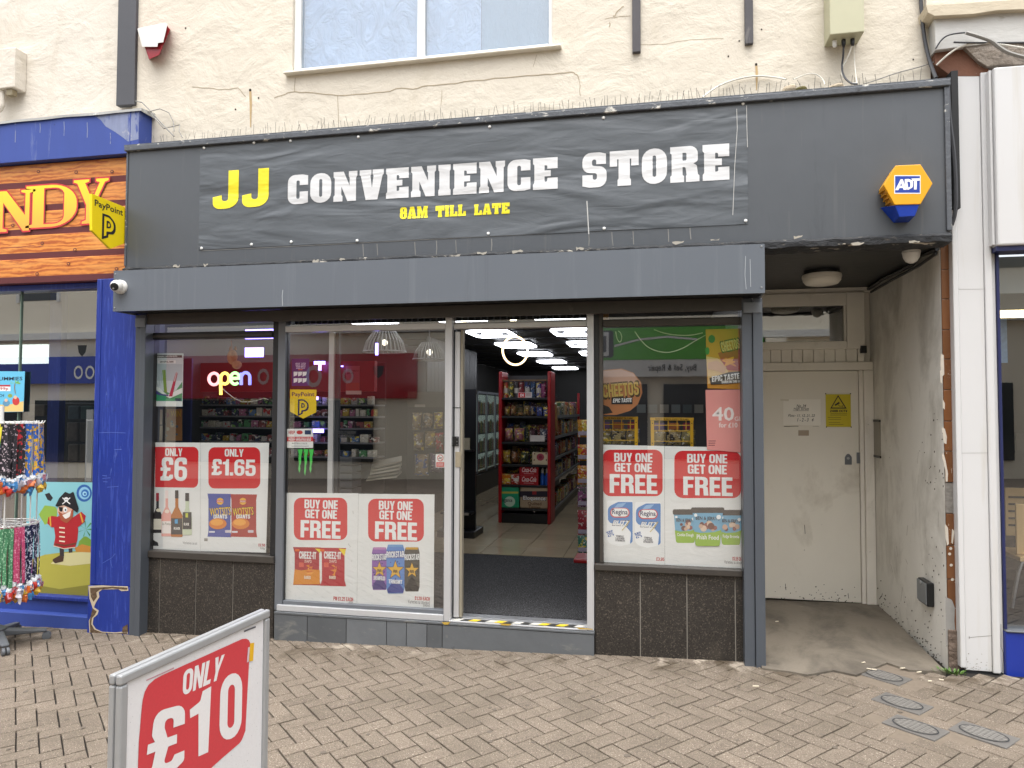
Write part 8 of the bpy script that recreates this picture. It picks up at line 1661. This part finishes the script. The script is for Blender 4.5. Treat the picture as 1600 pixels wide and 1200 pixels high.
for k, (u, v) in enumerate(((1349, 1035), (1358, 1045), (1366, 1046), (1410, 1044), (1436, 1050), (1453, 1064), (1471, 1062), (1214, 971), (1181, 1072))):
    p = PZ(u, v, G(1.5)+.016); a = RN.uniform(-.6, .6); d = Vector((math.cos(a), math.sin(a), 0))*RN.uniform(.010, .018)
    tag(obj('cigarette_end', MB().tube([p-d, p+d], .004, 6), BUTT), 'pale cigarette end lying on the ground by the flats entrance', 'litter', 'cigarette ends by the entrance')
lf = mat('dead_leaf', '#7a5c38', .8, var=.3, vs=40); q = PZ(222, 984, G(-3.7)); t = thing('dry_leaves', 'small heap of dry brown leaves against the granite riser by the guide rail', 'leaves', (q.x, q.y, G(q.x)))
mb = MB()
for k in range(60):
    p = Vector((q.x+RN.gauss(.02, .05), q.y+RN.uniform(-.05, .03), G(q.x)+RN.uniform(.003, .02))); a, b = (Vector((RN.uniform(-1, 1), RN.uniform(-1, 1), RN.uniform(-.4, .4))).normalized()*.012 for _ in range(2)); mb.add([p-a, p+b, p+a, p-b], [(0, 1, 2, 3)])
o = obj('leaf_scatter', mb, lf, t, fixn=False); o['kind'] = 'stuff'
GUM = mat('trodden_gum', '#5c5349', .8, var=.2)
for k, (u, v) in enumerate(((694, 1067), (1026, 1155), (926, 1086), (749, 1122), (765, 1138), (548, 1088), (1156, 1113), (130, 1118), (980, 1180), (1210, 1160), (620, 1180), *[(RN.uniform(440, 1590), RN.uniform(1070, 1195)) for _ in range(22)], *[(RN.uniform(10, 150), RN.uniform(1040, 1190)) for _ in range(5)])):
    p = PZ(u, v, G(0)); r_ = RN.uniform(.010, .017); z = G(p.x)+.0022
    mb = MB(); mb.prism([(p.x+r_*math.cos(i*math.pi/5)*RN.uniform(.7, 1.2), p.y+r_*math.sin(i*math.pi/5)*RN.uniform(.7, 1.2)) for i in range(10)], lambda a, b: (a, b, z), lambda a, b: (a, b, z-.002))
    tag(obj('chewing_gum', mb, GUM), 'dark flattened chewing gum spot trodden into the buff paving blocks', 'litter', 'chewing gum spots on the paving')
# ---------------------------------------------------------------- across the street, seen only in the glass
YO = -13.0
def over(u, v): p = P(u, v, -YO); return p.x, p.z
op = thing('opposite_building', 'cream building across the street with red, blue and green shop fascias', 'building', (-6, YO, G(-6)))
M_OC = mat('opposite_cream', '#e3dbc8', .8, var=.08, vs=1); M_OG = mat('opposite_shopfront', '#3b3d40', .4, var=.4, vs=1.5); M_OGL = mat('opposite_glass', '#20262b', .1)
bx('wall', op, M_OC, -34, 16, YO-.4, YO, 3.75, 8.6); bx('shop_wall', op, M_OC, -34, 16, YO-.5, YO-.05, -1.2, 3.75)
MB_BL, MB_RD, MB_GR, MB_W = mat('opposite_blue', '#1d3590', .35), mat('opposite_red', '#a3141f', .35), mat('opposite_green', '#4fa82a', .35), mat('opposite_white', '#d0d0cc', .4)
x0, z1 = over(20, 560); x1, z0 = over(210, 604); bx('blue_fascia', op, MB_BL, -30, -13.9, YO, YO+.25, 2.45, 3.25)
bx('red_fascia', op, MB_RD, -13.8, -6.2, YO, YO+.25, 2.0, 3.2); gx_0, gz_1 = over(925, 515); gx_1, gz_0 = over(1103, 562)
bx('green_fascia', op, MB_GR, -3.2, 3.0, YO, YO+.25, gz_0+.0, gz_1); bx('white_band', op, MB_W, -3.2, 3.0, YO, YO+.24, gz_0-.42, gz_0-.002); bx('cream_pier', op, M_OC, 3.05, 3.6, YO, YO+.3, -.9, 3.75)
for a, b in ((-29, -24), (-23.5, -19), (-18.5, -14.2), (-13.5, -10.2), (-9.8, -7.5), (-4.2, -3.6), (-3.0, -.2), (.2, 2.9), (4, 8), (9, 14)): bx('shop_glass', op, M_OGL, a, b, YO-.04, YO+.02, G(a)+.5, 1.95 if a < -3.3 else gz_0-.6)
for k in range(9): bx('upper_window', op, M_OGL, -28+k*4.4, -26.6+k*4.4, YO-.02, YO+.01, 5.0, 6.8); bx('window_surround', op, MB_W, -28.1+k*4.4, -28+k*4.4, YO-.02, YO+.05, 4.95, 6.85); bx('window_surround', op, MB_W, -26.6+k*4.4, -26.5+k*4.4, YO-.02, YO+.05, 4.95, 6.85)
bx('cream_pier', op, M_OC, -7.3, -4.4, YO-.04, YO+.12, G(-6)-.3, 3.75); bx('string_course', op, MB_W, -34, 16, YO, YO+.18, 3.78, 3.98)
oa = Art(op, (0, YO+.26, 0), (-1, 0, 0), (0, 0, 1), step=.004)      # faces us
xa, za = over(1087, 572); xb, zb = over(1012, 563); oa.text(mat('opposite_black', '#1a1b1c', .5), 'Buy, Sell & Repair', -xa, gz_0-.12, -xb, gz_0-.33, 'n')
oa.text(mat('opposite_black', '#1a1b1c', .5), 'Buy, Sell & Repair', 1.6, gz_0-.22, 2.9, gz_0-.40, 'n')
oa.rect('phone_picture', mat('opposite_black', '#1a1b1c', .5), 1.02, gz_0+.06, 2.2, gz_1-.06, .08); oa.rect('phone_screen', MB_W, 1.14, gz_0+.10, 2.1, gz_1-.10, .03); oa.text(mat('opposite_black', '#1a1b1c', .5), 'R', 1.2, gz_1-.2, 1.5, gz_0+.2)
oa.line('plug_lead', MB_W, [(1.0, gz_0+.35), (.4, gz_0+.5), (-.3, gz_0+.56), (-1.0, gz_0+.48)], .05)
xo, zo = over(130, 600)
for k in range(2): cx_, cz_ = over(125+k*18, 582); oa.ell('fascia_letter', MB_W, -cx_, cz_, .155, .20, 24, hole=.68)
cx_, cz_ = over(497, 590)
for dx, r_ in ((0, .30), (.9, .2), (-1.0, .2), (1.5, .22)): oa.ell('fascia_letter', mat('opposite_grey_letter', '#9a9a9a', .5), -cx_+dx, 2.6, r_*.8, r_, 24, hole=.6)
for u, v in ((131, 548), (597, 582)):
    cx_, cz_ = over(u, v); oa.poly('alarm_box', mat('opposite_black', '#1a1b1c', .5), [(-cx_-.16, cz_+.16), (-cx_+.16, cz_+.16), (-cx_+.12, cz_-.06), (-cx_, cz_-.18), (-cx_-.12, cz_-.06)])
struct('far_pavement', MB().box(-34, 16, YO-.04, YO+2.5, G(-6)-.6, G(-6)-.3), M_CONC) if False else None
for o in bpy.data.objects:
    if '_org' in o: del o['_org']
